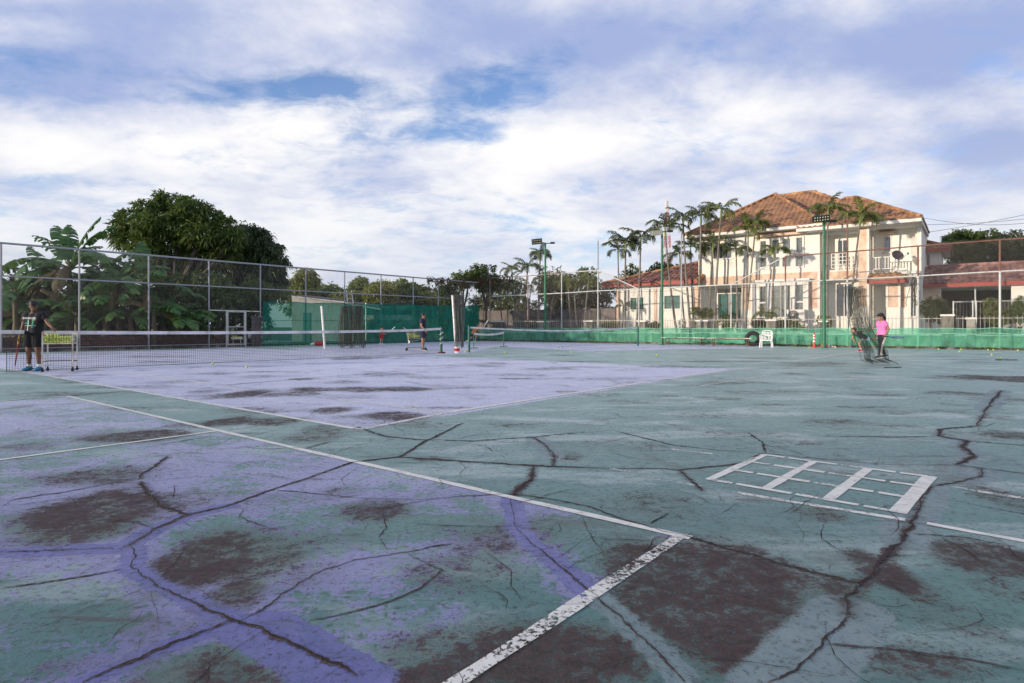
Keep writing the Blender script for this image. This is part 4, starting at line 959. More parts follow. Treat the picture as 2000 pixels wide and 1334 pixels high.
# ------------------------------------------------------------------ floodlight poles
M_LED = M('led_lens', (.62, .66, .40), .25, var=.1); M_LAMP = M('lamp_housing', (.025, .025, .028), .5)
def light_pole(px, pyb, pyt, lx0, lx1, ly0, ly1, tilt, label, arm=True, pale=False):
    b = G(px, pyb); Y = b.y; t = thing('floodlight_pole', label, 'light pole', b, 0, 'green floodlight poles'); zt = at(px, pyt, Y).z
    part('pole', MB().tube([(0, 0, 0), (0, 0, zt * .5), (0, 0, zt)], [.085, .075, .06], 12), M_GREENP, t, smooth=True)
    part('base_plate', MB().box((0, 0, .012), (.3, .3, .024)), M_GREENP, t)
    c = at((lx0 + lx1) / 2, (ly0 + ly1) / 2, Y) - b; w = (lx1 - lx0) * Y / F; h = (ly1 - ly0) * Y / F
    Mx = Matrix.Rotation(tilt, 3, 'Y') @ Matrix.Rotation(R(18), 3, 'X'); c.y -= .35
    hd = part('lamp_head', MB().box(c, (w, .10, h * .85), Mx), M('lamp_housing_pale', (.30, .31, .28), .5) if pale else M_LAMP, t)
    for i in range(6):
        for j in range(2):
            off = Mx @ Vector(((i + .5) / 6 * w * .92 - w * .46, -.055, (j + .5) / 2 * h * .72 - h * .36)); part('led', MB().lathe([(w * .036, -.006), (w * .038, .0), (w * .03, .012)], c + off, 10, Mx @ Matrix.Rotation(R(90), 3, 'X')), M_LED, hd)
    part('arm', MB().tube([(0, 0, zt - .03), (c.x * .6, -.15, zt + .02), (c.x, c.y + .05, c.z)], .03, 8).tube([(0, 0, zt - .05), (.5, .1, zt - .02)], .03, 8).box((.5, .1, zt), (.3, .1, .12)), M_LAMP, t)
light_pole(1065, 668.8, 474, 1038, 1058.5, 467, 479.5, R(-6), 'green floodlight pole nearest the corner with black lamp panel against the sky')
light_pole(1293, 673.8, 451, 1269, 1291, 451.5, 462, R(-5), 'green floodlight pole with grey lamp panel beside the single storey wing', pale=True)
light_pole(1609.5, 680, 431, 1580, 1613, 422.5, 436.5, R(-7), 'thick green floodlight pole with black lamp panel in front of the main house')

# ------------------------------------------------------------------ nets
M_NETB = M('black_net_cord', (.022, .022, .026), .8); M_BAND = M('net_band', (.72, .70, .71), .7, var=.1, scale=5, dirt=(.35, .31, .30), dirt_amt=.5); M_NETPOST = M('dark_green_post', (.02, .10, .085), .5); M_CABLE = M('steel_cable', (.12, .12, .12), .5, .5)
M_STRAP = M('white_tape', (.78, .76, .74), .7)
def tennis_net(label, pl, pr, x0, top, bottom, cell, r, bandh, group='tennis nets'):
    """pl, pr posts on the ground; the net hangs from x0 m off the left post to the right post"""
    d = pr - pl; L_ = d.length; t = thing('tennis_net', label, 'tennis net', pl, math.atan2(d.y, d.x), group)
    st = MB(); n = int((L_ - x0) / cell)
    for i in range(n + 1):
        x = x0 + (L_ - x0 - .05) * i / n; z1 = top(x / L_) - bandh; z0 = bottom(x / L_); yy = .015 * math.sin(x * 2.2); st.wire([(x, yy, z0), (x, yy * .5, (z0 + z1) / 2), (x, 0, z1)], r)
    k = int(.95 / cell); m = 40
    for j in range(k + 1):
        v = j / k; pts = []
        for i in range(m + 1):
            x = x0 + (L_ - x0 - .05) * i / m; z1 = top(x / L_) - bandh; z0 = bottom(x / L_); pts.append((x, .015 * math.sin(x * 2.2) * (1 - v), z0 + (z1 - z0) * v))
        st.wire(pts, r)
    part('netting', st, M_NETB, t, kind='stuff')
    bd = MB(); m = 48; vs = []
    for i in range(m + 1):
        x = .02 + (L_ - .04) * i / m; zt = top(x / L_)
        for y, z in ((-.012, zt), (-.014, zt - bandh), (.014, zt - bandh), (.012, zt)): vs.append((x, y, z))
    bd.add(vs, [(4 * i + a, 4 * i + 4 + a, 4 * i + 4 + (a + 1) % 4, 4 * i + (a + 1) % 4) for i in range(m) for a in range(4)] + [(0, 1, 2, 3), (4 * m + 3, 4 * m + 2, 4 * m + 1, 4 * m)])
    part('headband', bd, M_BAND, t)
    bc = MB(); bc.wire([(x0 + (L_ - x0 - .05) * i / 40, .015 * math.sin((x0 + (L_ - x0) * i / 40) * 2.2), bottom((x0 + (L_ - x0) * i / 40) / L_)) for i in range(41)], r * 2.5)
    bc.wire([(x0, 0, bottom(x0 / L_)), (x0, 0, top(x0 / L_))], r * 3); bc.wire([(0, 0, .1), (x0, 0, bottom(x0 / L_))], r * 2); part('border_cord', bc, M_NETB, t)
    return t, L_
R1 = G(862, 690); L0 = G(42, 725.5); nd = (R1 - L0).normalized(); L1 = L0 - nd * .95
def top1(u):
    return .975 - .055 * math.sin(math.pi * u) + (.045 * max(0, (u - .86) / .14) ** 1.5 if u > .86 else 0) + (.0 if u > .1 else .01)
net1, nl = tennis_net('near tennis net reaching from the left edge to the post wound with white tape', L1, R1, .68, top1, lambda u: .015, .052, .0029, .085)
for x in (0, nl): part('post', MB().tube([(x, 0, 0), (x, 0, 1.04)], .05, 12), M_NETPOST, net1)
tp = MB(); tp.tube([(nl + .062 * math.cos(k * 1.0), .062 * math.sin(k * 1.0), .28 + k * .031) for k in range(24)], .014, 5)
part('winding_tape', tp, M_STRAP, net1)
part('post_foot', MB().box((nl, -.02, .03), (.22, .2, .06)), M('rusty_foot', (.13, .05, .04), .8), net1)
R2 = G(1246, 675.5); L2 = G(916, 688.3)
net2, nl2 = tennis_net('far tennis net with white headband in front of the right fence', L2, R2, .05, lambda u: 1.06 - .16 * math.sin(math.pi * min(1, u * 1.0)) , lambda u: .12, .09, .0018, .07)
for x in (0, nl2): part('post', MB().tube([(x, 0, 0), (x, 0, 1.10)], .05, 12), M_NETPOST, net2)
ms = thing('mini_net', 'short sagging practice net with white headband behind the far net left post', 'practice net', G(921, 682)); me_ = at(985, 650, 31) ; mo = ms.location
mL = Vector(mo); q0 = at(925, 652, 29.5) - mL; q1 = at(984, 650, 32.5) - mL
pts = [q0.lerp(q1, i / 14) - Vector((0, 0, .07 * math.sin(math.pi * i / 14))) for i in range(15)]
mb = MB()
for a, b in zip(pts[:-1], pts[1:]): mb.beam(a, b, .03, .10)
part('headband', mb, M_BAND, ms); ns = MB()
for i in range(43): p = q0.lerp(q1, i / 42); z1 = p.z - .07 * math.sin(math.pi * i / 42) - .04; ns.wire([(p.x, p.y, .12), (p.x, p.y, z1)], .0018)
for j in range(8): ns.wire([Vector((p.x, p.y, .12 + (p.z - .16) * j / 8)) for p in pts], .0018)
part('netting', ns, M_NETB, ms, kind='stuff'); [part('stand', MB().tube([(q.x, q.y, 0), (q.x, q.y, q.z + .05)], .02, 8).beam((q.x - .2, q.y - .2, .02), (q.x + .2, q.y + .2, .02), .03), M_NETPOST, ms) for q in (q0, q1)]

# divider netting: cable on leaning white poles with the nets gathered on it
M_NETBROWN = M('brown_net_cord', (.11, .095, .075), .9, var=.3); M_NETGREY = M('grey_net_cord', (.15, .14, .135), .9, var=.3); M_POLEW = M('white_pole', (.74, .73, .71), .55, var=.06, dirt=(.45, .40, .37), dirt_amt=.3); M_NETDK = M('dark_green_net_cord', (.030, .042, .038), .85, var=.3)
pA0 = G(634.5, 681); pA1 = at(628, 598, pA0.y); pB0 = G(891, 687.5); pB1 = at(884, 577, pB0.y)
def lean_pole(label, a, b, foot=None):
    t = thing('white_pole', label, 'pole', a, 0, 'leaning white poles of the divider net'); d = b - a
    part('pole', MB().tube([(0, 0, 0), d], .052, 12), M_POLEW, t, smooth=True)
    for k in (.2, .4, .6, .8): part('collar', MB().tube([d * k, d * (k + .012)], .056, 12), M_GREY, t)
    part('pole_cap', MB().tube([d * .995, d * 1.006], .06, 12), M_GREY, t)
lean_pole('leaning white pole in front of the dark green cloth left of the brown hanging net', pA0, pA1); lean_pole('leaning white pole beside the grey bundled net, standing in a bucket', pB0, pB1)
def hanging_net(name, label, cat, o, fn, nu, nv, r, mat, group=None):
    t = thing(name, label, cat, o, 0, group); mb = MB(); 
    for i in range(nu + 1): mb.wire([fn(i / nu, j / nv) for j in range(nv + 1)], r)
    for j in range(nv + 1): mb.wire([fn(i / nu, j / nv) for i in range(nu + 1)], r)
    part('netting', mb, mat, t, kind='stuff'); return t
def bunch(px0, px1, pyt, pyb, Yb, seed, w_top=.85, depth=.28, folds=13):
    rr = random.Random(seed); ph = [rr.uniform(0, 6.28) for _ in range(4)]
    o = at((px0 + px1) / 2, 0, Yb); o.z = 0; zt = at(px0, pyt, Yb).z; zb = max(.02, at(px0, pyb, Yb).z); w = (px1 - px0) * Yb / F
    def fn(u, v):
        wd = w * (w_top + (1 - w_top) * v); x = (u - .5) * wd + .03 * math.sin(v * 5 + ph[0] + u * 9); y = depth * .5 * math.sin(u * folds * 6.283 + ph[1] + .8 * math.sin(v * 2)) + .05 * math.sin(u * 31)
        return (x, y, zt + (zb - zt) * v + .05 * math.sin(u * 17 + ph[2]) * (v if v > .9 else 0) + .06 * abs(math.sin(u * folds * 3.14)) * v)
    return o, fn
o, fn = bunch(661, 714, 597, 683, pA0.y + 1.1, 3); hanging_net('divider_net', 'brown divider net hanging in folds in front of the dark green cloth', 'divider net', o, fn, 300, 30, .0038, M_NETBROWN, 'gathered divider nets')
o, fn = bunch(886, 908, 576, 680, pB0.y + .05, 5, .75, .35, 9); hanging_net('divider_net', 'grey divider net bundled tightly against the leaning white pole near the fence corner', 'divider net', o, fn, 130, 28, .0036, M_NETGREY, 'gathered divider nets')
# right-hand net: trails onto the ground
oR = G(1683, 712); pc = Vector((14.3, 11.6, 0)); pc = oR + (oR - pB0).normalized() * 5.2
def fnr(u, v):
    k = F / oR.y
    zt = 2.12 + .05 * math.sin(u * 12); gx = -.52 + .60 * u ** .8
    s = v ** 1.25
    z = zt * (1 - s) + .02; z += .05 * math.sin(u * 17 + v * 3) * v
    x = gx + .24 * v * v + (1.05 * max(0, v - .55) ** 1.2) * (u * 1.0 + .12) + .10 * math.sin(u * 8 + 1) * v * v + .03 * math.sin(u * 40) * (1 - v)
    y = .22 * math.sin(u * 7 * 6.283 + .7 * math.sin(v * 3)) * (1 - .5 * v) - .35 * v * v + .25 * (u - .5)
    if v > .86: z = max(.02, .10 * (1 - v) / .14 + .07 * abs(math.sin(u * 13)) + .03); x += .1 * (v - .86) / .14 * math.sin(u * 9); y += -.3 * (v - .86) / .14 * math.cos(u * 11)
    return (x, y, z)
hanging_net('divider_net', 'dark net curtain trailing onto the ground in front of the girl in pink', 'divider net', oR, fnr, 90, 56, .0023, M_NETDK, 'gathered divider nets')
cb = thing('net_cable', 'thin steel cable strung between the leaning poles above the courts', 'cable', pA0); mb = MB(); 
endp = at(2100, 500, 12.6)
pE = Vector((endp.x, endp.y, 0)); A_, B_, E_ = pA1 - pA0, pB1 - pA0, Vector((pE.x, pE.y, 2.25)) - pA0; 
mb.tube([A_.lerp(B_, i / 12) - Vector((0, 0, .12 * math.sin(math.pi * i / 12))) for i in range(13)], .005, 4).tube([B_.lerp(E_, i / 24) - Vector((0, 0, .14 * math.sin(math.pi * i / 24))) for i in range(25)], .004, 4); part('wire', mb, M_CABLE, cb)
lean_pole('white pole outside the right edge holding the end of the net cable', pE, Vector((pE.x, pE.y, 2.25)))
# ------------------------------------------------------------------ foliage
L_MANGO = leafmat('mango_leaf', (0.027, 0.046, 0.019), (0.070, 0.095, 0.035), .25); L_BIG = leafmat('broad_tree_leaf', (0.054, 0.101, 0.024), (0.162, 0.203, 0.054), .35); L_DARK = leafmat('dark_shrub_leaf', (0.027, 0.042, 0.018), (0.075, 0.087, 0.033), .2)
L_OLIVE = leafmat('olive_leaf', (.095, .125, .032), (.200, .205, .065), .35); L_MID = leafmat('mid_leaf', (.060, .105, .030), (.140, .180, .055), .35); L_DRY = leafmat('dry_leaf', (.120, .120, .045), (.210, .195, .075), .35)
L_PALM = leafmat('palm_leaf', (0.088, 0.119, 0.033), (0.213, 0.225, 0.069), .25, .4); L_PALMD = leafmat('palm_leaf_dark', (0.057, 0.081, 0.038), (0.135, 0.149, 0.061), .25, .4); L_PALMY = leafmat('palm_leaf_yellow', (.10, .115, .025), (.20, .19, .05), .3); L_BAN = leafmat('banana_leaf', (0.043, 0.113, 0.032), (0.102, 0.203, 0.055), .35, .35); L_BAND = leafmat('banana_leaf_dead', (.10, .075, .035), (.16, .12, .05), .2)
L_GRASS = leafmat('yellow_shrub_leaf', (.14, .17, .03), (.26, .27, .06), .3); L_FLOWER = M('flower_petal', (.75, .70, .55), .6); L_VINE = leafmat('vine_leaf', (.10, .045, .035), (.15, .10, .05), .2)
M_BARK = M('bark', (.095, .075, .058), .9, var=.35, scale=6, bump=.6, bscale=25); M_PALMT = M('palm_trunk', (.23, .205, .175), .85, var=.25, scale=5, dirt=(.11, .10, .08), dirt_amt=.7, bump=.3, bscale=30); M_SHAFT = M('crownshaft', (.17, .22, .075), .5, var=.2); M_BANST = M('banana_stem', (.10, .088, .045), .7, var=.4, dirt=(.08, .06, .035), dirt_amt=.8)
def leaf_mesh(name, C_, D_, Ln, Wd, rs, fold=.25, droop=.35):
    """diamond leaves, folded along the midrib: C_ base points, D_ directions"""
    n = len(C_); D_ = D_ / np.linalg.norm(D_, axis=1, keepdims=True); U = rs.normal(size=(n, 3)); U[:, 2] += 1.2
    S_ = np.cross(D_, U); S_ /= np.linalg.norm(S_, axis=1, keepdims=True) + 1e-9; N_ = np.cross(S_, D_); Ln = Ln[:, None]; Wd = Wd[:, None]
    a = C_; m = C_ + D_ * Ln * .45 + N_ * Ln * .06; tip = C_ + D_ * Ln; tip[:, 2] -= Ln[:, 0] * droop
    l = m + S_ * Wd * .5 - N_ * Wd * fold; r = m - S_ * Wd * .5 - N_ * Wd * fold
    V = np.stack([a, l, tip, r, m], 1).reshape(-1, 3); k = np.arange(n)[:, None] * 5
    Fc = np.concatenate([k + np.array([[0, 4, 1]]), k + np.array([[1, 4, 2]]), k + np.array([[2, 4, 3]]), k + np.array([[3, 4, 0]])], 0)
    return raw_mesh(name, V, Fc)
def raw_mesh(name, V, Fc):
    me = bpy.data.meshes.new(name); nf, k = Fc.shape; me.vertices.add(len(V)); me.vertices.foreach_set('co', V.astype(np.float32).ravel()); me.loops.add(nf * k); me.loops.foreach_set('vertex_index', Fc.ravel().astype(np.int32))
    me.polygons.add(nf); me.polygons.foreach_set('loop_start', np.arange(0, nf * k, k, dtype=np.int32)); me.update(calc_edges=True); return me
def crown(name, lobes, ncl, per, ll, lw, seed, spread=.5, droop=.35, inner=.55, up=.15, squash=1.0):
    rs = np.random.RandomState(seed); Lb = np.array([[*c, *(r if hasattr(r, '__len__') else (r, r, r))] for c, r in lobes], float); area = Lb[:, 3] * Lb[:, 5]; pick = rs.choice(len(Lb), ncl, p=area / area.sum())
    d = rs.normal(size=(ncl, 3)); d[:, 2] += up; d /= np.linalg.norm(d, axis=1, keepdims=True); rad = inner + (1 - inner) * rs.rand(ncl) ** .45
    rad *= 1 + .16 * np.sin(d[:, 0] * 7 + Lb[pick, 0]) * np.cos(d[:, 2] * 6 + Lb[pick, 1])
    c = Lb[pick, :3] + d * Lb[pick, 3:] * rad[:, None]
    c = np.repeat(c, per, 0); out = np.repeat(d, per, 0); n = len(c); D_ = out * .55 + rs.normal(size=(n, 3)) * .75; D_[:, 2] -= droop * .5
    c = c + rs.normal(size=(n, 3)) * spread * .25 * ll
    return leaf_mesh(name, c, D_, ll * (.65 + .7 * rs.rand(n)), lw * (.7 + .6 * rs.rand(n)), rs, droop=droop)
def tree(name, label, base, lobes, leaf, ncl, per=6, ll=.3, lw=.1, seed=1, trunk_r=.16, cat='tree', group=None, droop=.35, trunk=True, inner=.55, forks=True):
    base = Vector(base); t = thing(name, label, cat, base, 0, group); lb = [(Vector(c) - base, r) for c, r in lobes]
    link('crown', crown('crown', lb, ncl, per, ll, lw, seed, droop=droop, inner=inner), leaf, t)
    if trunk:
        mb = MB(); rr = random.Random(seed); top = min((c.z for c, r in lb)); cx = sum(c.x for c, r in lb) / len(lb); cy = sum(c.y for c, r in lb) / len(lb); fz = max(.3, top * .55)
        f = Vector((cx * .25, cy * .25, fz)); mb.tube([(0, 0, -.05), (f.x * .3 + rr.uniform(-.1, .1), f.y * .3, fz * .4), f], [trunk_r * 1.25, trunk_r, trunk_r * .85], 9)
        for c, r in lb:
            m_ = f.lerp(c, .55) + Vector((rr.uniform(-.25, .25), rr.uniform(-.25, .25), rr.uniform(-.1, .2))); mb.tube([f - Vector((0, 0, .1)), m_, c], [trunk_r * .6, trunk_r * .38, trunk_r * .12], 6)
            rv = r if hasattr(r, '__len__') else (r, r, r)
            for _ in range(3 if forks else 0): q = c + Vector((rr.uniform(-.75, .75) * rv[0], rr.uniform(-.75, .75) * rv[1], rr.uniform(-.3, .75) * rv[2])); mb.tube([m_.lerp(c, .5), q], [trunk_r * .2, trunk_r * .05], 5)
        part('trunk', mb, M_BARK, t, smooth=True)
    return t
def lob(Y, *items):                                         # lobes given as photo pixel centre and pixel radii at distance Y
    return [(at(x, y, Y + dy), (rx * Y / F, rx * Y / F * .9, rz * Y / F)) for (x, y, rx, rz, dy) in items]

# big trees beyond the left fence
tree('broad_tree', 'tall bushy green tree left of the dark rounded one beyond the left fence', at(335, 684, 35.5) * 1 - Vector((0, 0, at(335, 684, 35.5).z)),
     lob(35.5, (292, 408, 30, 18, 0), (336, 396, 32, 18, .5), (318, 386, 16, 10, 0), (375, 408, 34, 20, 0), (405, 425, 32, 20, .3), (255, 425, 28, 16, -.3), (238, 440, 22, 14, 0), (300, 440, 42, 24, -.5), (350, 440, 40, 24, 0), (395, 455, 42, 28, 0), (438, 445, 28, 20, .5), (455, 465, 24, 18, .2), (250, 470, 26, 16, 0), (228, 462, 14, 10, 0), (285, 480, 36, 24, -.4), (335, 490, 44, 26, .5), (390, 500, 44, 30, 1), (435, 495, 34, 30, 1), (290, 525, 40, 20, 1), (350, 535, 46, 24, 1.2)), L_BIG, 2500, 8, .36, .10, 11, .22, droop=.30, inner=.30)
tree('mango_tree', 'dark rounded dense tree right of the tall bushy tree beyond the left fence', at(480, 680, 38) - Vector((0, 0, at(480, 680, 38).z)),
     lob(38, (470, 480, 44, 42, 0), (500, 480, 38, 36, 0), (520, 510, 38, 40, -.3), (455, 525, 55, 50, 0), (505, 545, 48, 46, 0), (535, 545, 22, 34, 0), (440, 480, 38, 36, .6), (470, 575, 50, 30, .4)), L_MANGO, 2500, 8, .34, .095, 12, .25, droop=.7)
tree('leafy_shrub_tree', 'small dark tree behind the banana plants at the left edge', at(20, 690, 30) - Vector((0, 0, at(20, 690, 30).z)), lob(30, (-40, 600, 70, 40, 0), (40, 610, 60, 45, 0), (110, 620, 50, 45, 0), (60, 560, 40, 24, .5)), L_DARK, 1300, 7, .30, .10, 13, .12)
tree('leafy_shrub_tree', 'dark leafy bush behind the fence between the banana clumps', at(210, 685, 32) - Vector((0, 0, at(210, 685, 32).z)), lob(32, (180, 600, 55, 60, 0), (240, 610, 55, 55, 0), (215, 545, 40, 30, 0), (290, 625, 40, 40, 0), (200, 650, 80, 24, -1)), L_DARK, 1500, 7, .30, .10, 14, .12)
tree('leafy_shrub_tree', 'dark green undergrowth tree below the two big trees left of the gate', at(370, 682, 33.5) - Vector((0, 0, at(370, 682, 33.5).z)), lob(33.5, (325, 560, 44, 26, 0), (375, 556, 44, 24, 0), (420, 562, 36, 26, 0), (300, 590, 40, 30, 0), (340, 600, 50, 40, 0), (390, 615, 45, 42, 0), (430, 590, 40, 34, 0), (360, 645, 50, 24, -.6), (330, 650, 40, 24, -1)), L_MID, 1900, 7, .26, .09, 15, .10)
tree('leafy_shrub_tree', 'dark olive bush behind the white pipe gate', at(460, 680, 35) - Vector((0, 0, at(460, 680, 35).z)), lob(35, (440, 605, 40, 36, 0), (485, 600, 36, 36, 0), (500, 570, 36, 22, 0), (465, 640, 44, 24, 0), (540, 575, 30, 16, 0), (505, 630, 24, 40, .5)), L_MID, 1100, 6, .24, .08, 16, .08)

# banana plants
def banana(label, base, leaves, seed, hstem):
    t = thing('banana_plant', label, 'banana plant', base, 0, 'banana plants beyond the left fence'); rr = random.Random(seed)
    part('stem', MB().tube([(0, 0, 0), (.05, 0, hstem * .5), (0, 0, hstem), (0, 0, hstem + .5)], [.17, .14, .10, .05], 10), M_BANST, t, smooth=True)
    for (az, el, Ln, curve, dead) in leaves:
        n = 16; mb = MB(); L2_ = Ln; ca, sa = math.cos(az), math.sin(az); P = []; e = el
        p = Vector((0, 0, hstem + .15)); st = L2_ / n
        for i in range(n + 3):
            P.append(p.copy()); p = p + Vector((math.cos(e) * ca, math.cos(e) * sa, math.sin(e))) * st; e -= curve / n * (.5 + i / n)
        mb.tube(P, [.045 * (1 - .85 * i / (n + 2)) for i in range(n + 3)], 5); leaf = part('leaf', mb, L_BAN if not dead else L_BAND, t)
        side = Vector((-sa, ca, 0)); roll = rr.uniform(-.5, .5); vs = []; fs = []; Wm = Ln * .175
        for sg in (1, -1):
            i = 3; 
            while i < n + 2:
                torn = rr.random() < .22; k = i + 1; w0 = Wm * math.sin(math.pi * min(1, (i - 2.2) / (n + .2))) ** .5; w1 = Wm * math.sin(math.pi * min(.985, (k - 2.2) / (n + .2))) ** .5
                dr = rr.uniform(.15, .35) + (.5 if torn else 0) + (.6 if dead else 0)
                for (ii, ww) in ((i, w0), (k, w1)):
                    q = P[ii]; d = (P[min(ii + 1, n + 2)] - P[ii - 1]).normalized(); out = side * sg * math.cos(roll * sg + .0) + Vector((0, 0, -1)) * dr + d * .25; out.normalize(); up = Vector((0, 0, .05))
                    vs += [q + (d * -.012 if torn and ii == k else Vector()), q + out * ww * .55 + up, q + out * ww - Vector((0, 0, ww * .2 * dr))]
                b = len(vs) - 6; fs += [(b, b + 3, b + 4, b + 1), (b + 1, b + 4, b + 5, b + 2)]; i += 1
        bl = MB(); bl.add(vs, fs); part('blade', bl, L_BAN if not dead else L_BAND, leaf, smooth=True, angle=60)
def gz(px, Y): return Vector(((px - CX) * Y / F, Y, 0))
D0 = 0
banana('tall banana plant with leaves rising over the fence rail at the left edge', gz(135, 29.0), [(2.9, 1.05, 2.5, .9, 0), (2.2, 1.30, 2.3, .5, 0), (.3, 1.15, 2.6, .7, 0), (5.9, .75, 2.8, 1.6, 0), (3.3, .55, 3.0, 1.5, 0), (3.0, .25, 3.1, 1.5, 0), (4.2, .5, 2.4, 1.9, 0), (.1, .2, 2.6, 1.7, 0), (5.1, .1, 2.2, 1.6, 1), (3.7, -.2, 2.0, 1.2, 1), (1.5, 1.0, 2.3, 1.0, 0), (.9, .7, 2.5, 1.3, 0), (2.5, 1.15, 2.6, .6, 0), (.6, 1.3, 2.6, .4, 0)], 21, 3.7)
banana('banana plant with ragged leaves behind the second left fence bay', gz(232, 29.8), [(2.6, 1.1, 2.0, 1.0, 0), (1.2, 1.25, 2.2, .6, 0), (.4, .9, 2.3, 1.2, 0), (3.4, .6, 2.6, 1.5, 0), (5.6, .5, 2.4, 1.7, 0), (4.5, .3, 2.2, 1.6, 0), (3.0, .1, 2.2, 1.7, 0), (.1, .1, 2.4, 1.6, 0), (5.0, -.3, 1.8, 1.0, 1)], 22, 3.0)
banana('banana plant with one upright pale leaf in front of the tall bushy tree', gz(285, 30.0), [(2.3, 1.38, 2.4, .5, 0), (5.6, .9, 2.2, 1.5, 0), (.2, .45, 2.3, 1.4, 0), (3.6, .5, 2.2, 1.6, 0), (4.6, .2, 1.9, 1.6, 0), (5.3, -.1, 1.8, 1.3, 1)], 23, 2.8)
banana('small banana plant near the fence post left of the gate', gz(318, 30.5), [(.2, .8, 2.1, 1.5, 0), (2.8, .7, 1.9, 1.5, 0), (4.7, .3, 1.8, 1.8, 0), (5.6, .4, 1.9, 1.6, 0), (3.6, .1, 1.7, 1.5, 1)], 24, 2.0)
banana('banana plant at the far left edge with drooping leaves', gz(30, 28.0), [(2.8, .9, 2.3, 1.2, 0), (3.4, .5, 2.4, 1.4, 0), (.2, .8, 2.3, 1.3, 0), (5.2, .4, 2.2, 1.7, 0), (4.0, .1, 2.0, 1.6, 0), (1.2, 1.2, 2.0, .8, 0)], 25, 2.3)

banana('banana plant with broad upright leaves between the first two fence posts', gz(92, 30.5), [(2.7, 1.25, 2.4, .7, 0), (1.4, 1.35, 2.3, .5, 0), (.5, 1.1, 2.5, .9, 0), (3.5, .9, 2.4, 1.2, 0), (5.5, .9, 2.4, 1.4, 0), (4.5, .5, 2.3, 1.7, 0), (.0, .4, 2.3, 1.6, 0), (5.0, .0, 2.0, 1.4, 1), (3.9, -.1, 1.9, 1.2, 0)], 26, 2.9)
banana('banana plant with split leaves left of the tall bushy tree trunk', gz(188, 31.0), [(2.5, 1.2, 2.2, .8, 0), (.7, 1.2, 2.3, .8, 0), (3.6, .7, 2.3, 1.4, 0), (5.7, .7, 2.3, 1.5, 0), (4.6, .3, 2.1, 1.7, 0), (.2, .3, 2.0, 1.6, 0), (5.2, -.2, 1.9, 1.1, 0), (4.1, -.3, 1.9, 1.0, 1)], 27, 3.1)
banana('young banana plant low in front of the dark leafy bush', gz(255, 29.4), [(2.9, .9, 1.7, 1.3, 0), (.4, .9, 1.8, 1.3, 0), (4.7, .6, 1.7, 1.7, 0), (5.6, .3, 1.7, 1.5, 0), (3.8, .3, 1.6, 1.5, 0), (1.5, 1.3, 1.6, .6, 0)], 28, 1.4)
for i, (px, Y, hs_) in enumerate(((60, 28.6, 1.5), (150, 28.4, 1.3), (205, 28.8, 1.7), (300, 29.2, 1.5), (345, 30.2, 1.2))):
    r_ = random.Random(700 + i); lv = [(r_.uniform(0, 6.28), r_.uniform(-.1, 1.2), r_.uniform(1.5, 2.2), r_.uniform(1.0, 1.8), int(r_.random() < .22)) for _ in range(11)]
    banana(('low spreading banana clump behind the man in black', 'low banana clump right of the white ball basket', 'low banana clump under the second fence bay rail', 'low banana clump behind the third fence post', 'low ragged banana clump at the right end of the row')[i], gz(px, Y), lv, 710 + i, hs_)
# far trees over the green cloth
L_FTO = leafmat('far_leaf_yellow', (.23, .26, .07), (.38, .38, .12), .45); L_FTM = leafmat('far_leaf_green', (.16, .22, .07), (.29, .33, .11), .45)
ft = [((585, 555, 32, 26), L_FTO, 'yellowish green tree between the dark rounded tree and the shed roof'), ((648, 572, 34, 16), L_FTM, 'low grey green tree behind the shed roof'),
      ((700, 565, 26, 22), L_FTM, 'green tree right of the ladder beyond the cloth'), ((742, 565, 30, 26), L_FTO, 'light green rounded tree left of the brownish one beyond the cloth'), ((795, 575, 34, 26), L_FTM, 'dull green tree in the middle of the row beyond the cloth'),
      ((820, 568, 26, 18), L_DRY, 'brownish tree above the cloth behind the man in navy'), ((760, 600, 40, 14), L_DARK, 'dark low bush just above the cloth edge'), ((845, 590, 34, 22), L_FTO, 'olive bush behind the last left fence posts'), ((615, 570, 30, 18), L_FTM, 'small green tree left of the low grey green one behind the shed'), ((680, 585, 30, 14), L_FTO, 'sunlit shrub just right of the ladder top'), ((720, 588, 34, 14), L_FTM, 'low green shrub under the light green rounded tree'), ((770, 572, 24, 20), L_FTO, 'small light green tree squeezed into the middle of the row')]
for i, ((x, y, rx, rz), lf, lab) in enumerate(ft):
    Y = 52 + 3 * (i % 3); rr = random.Random(i + 40); items = [(x + rr.uniform(-.6, .6) * rx, y + rr.uniform(-.5, .6) * rz, rx * rr.uniform(.5, .8), rz * rr.uniform(.5, .8), rr.uniform(-1, 1)) for _ in range(5)] + [(x, y + rz * .5, rx, rz, 0), (x, y + rz * 1.6, rx, rz, 0)]
    tree('far_tree', lab, gz(x, Y), lob(Y, *items), lf, 700, 7, .36, .13, 60 + i, .14, group='trees beyond the green cloth')
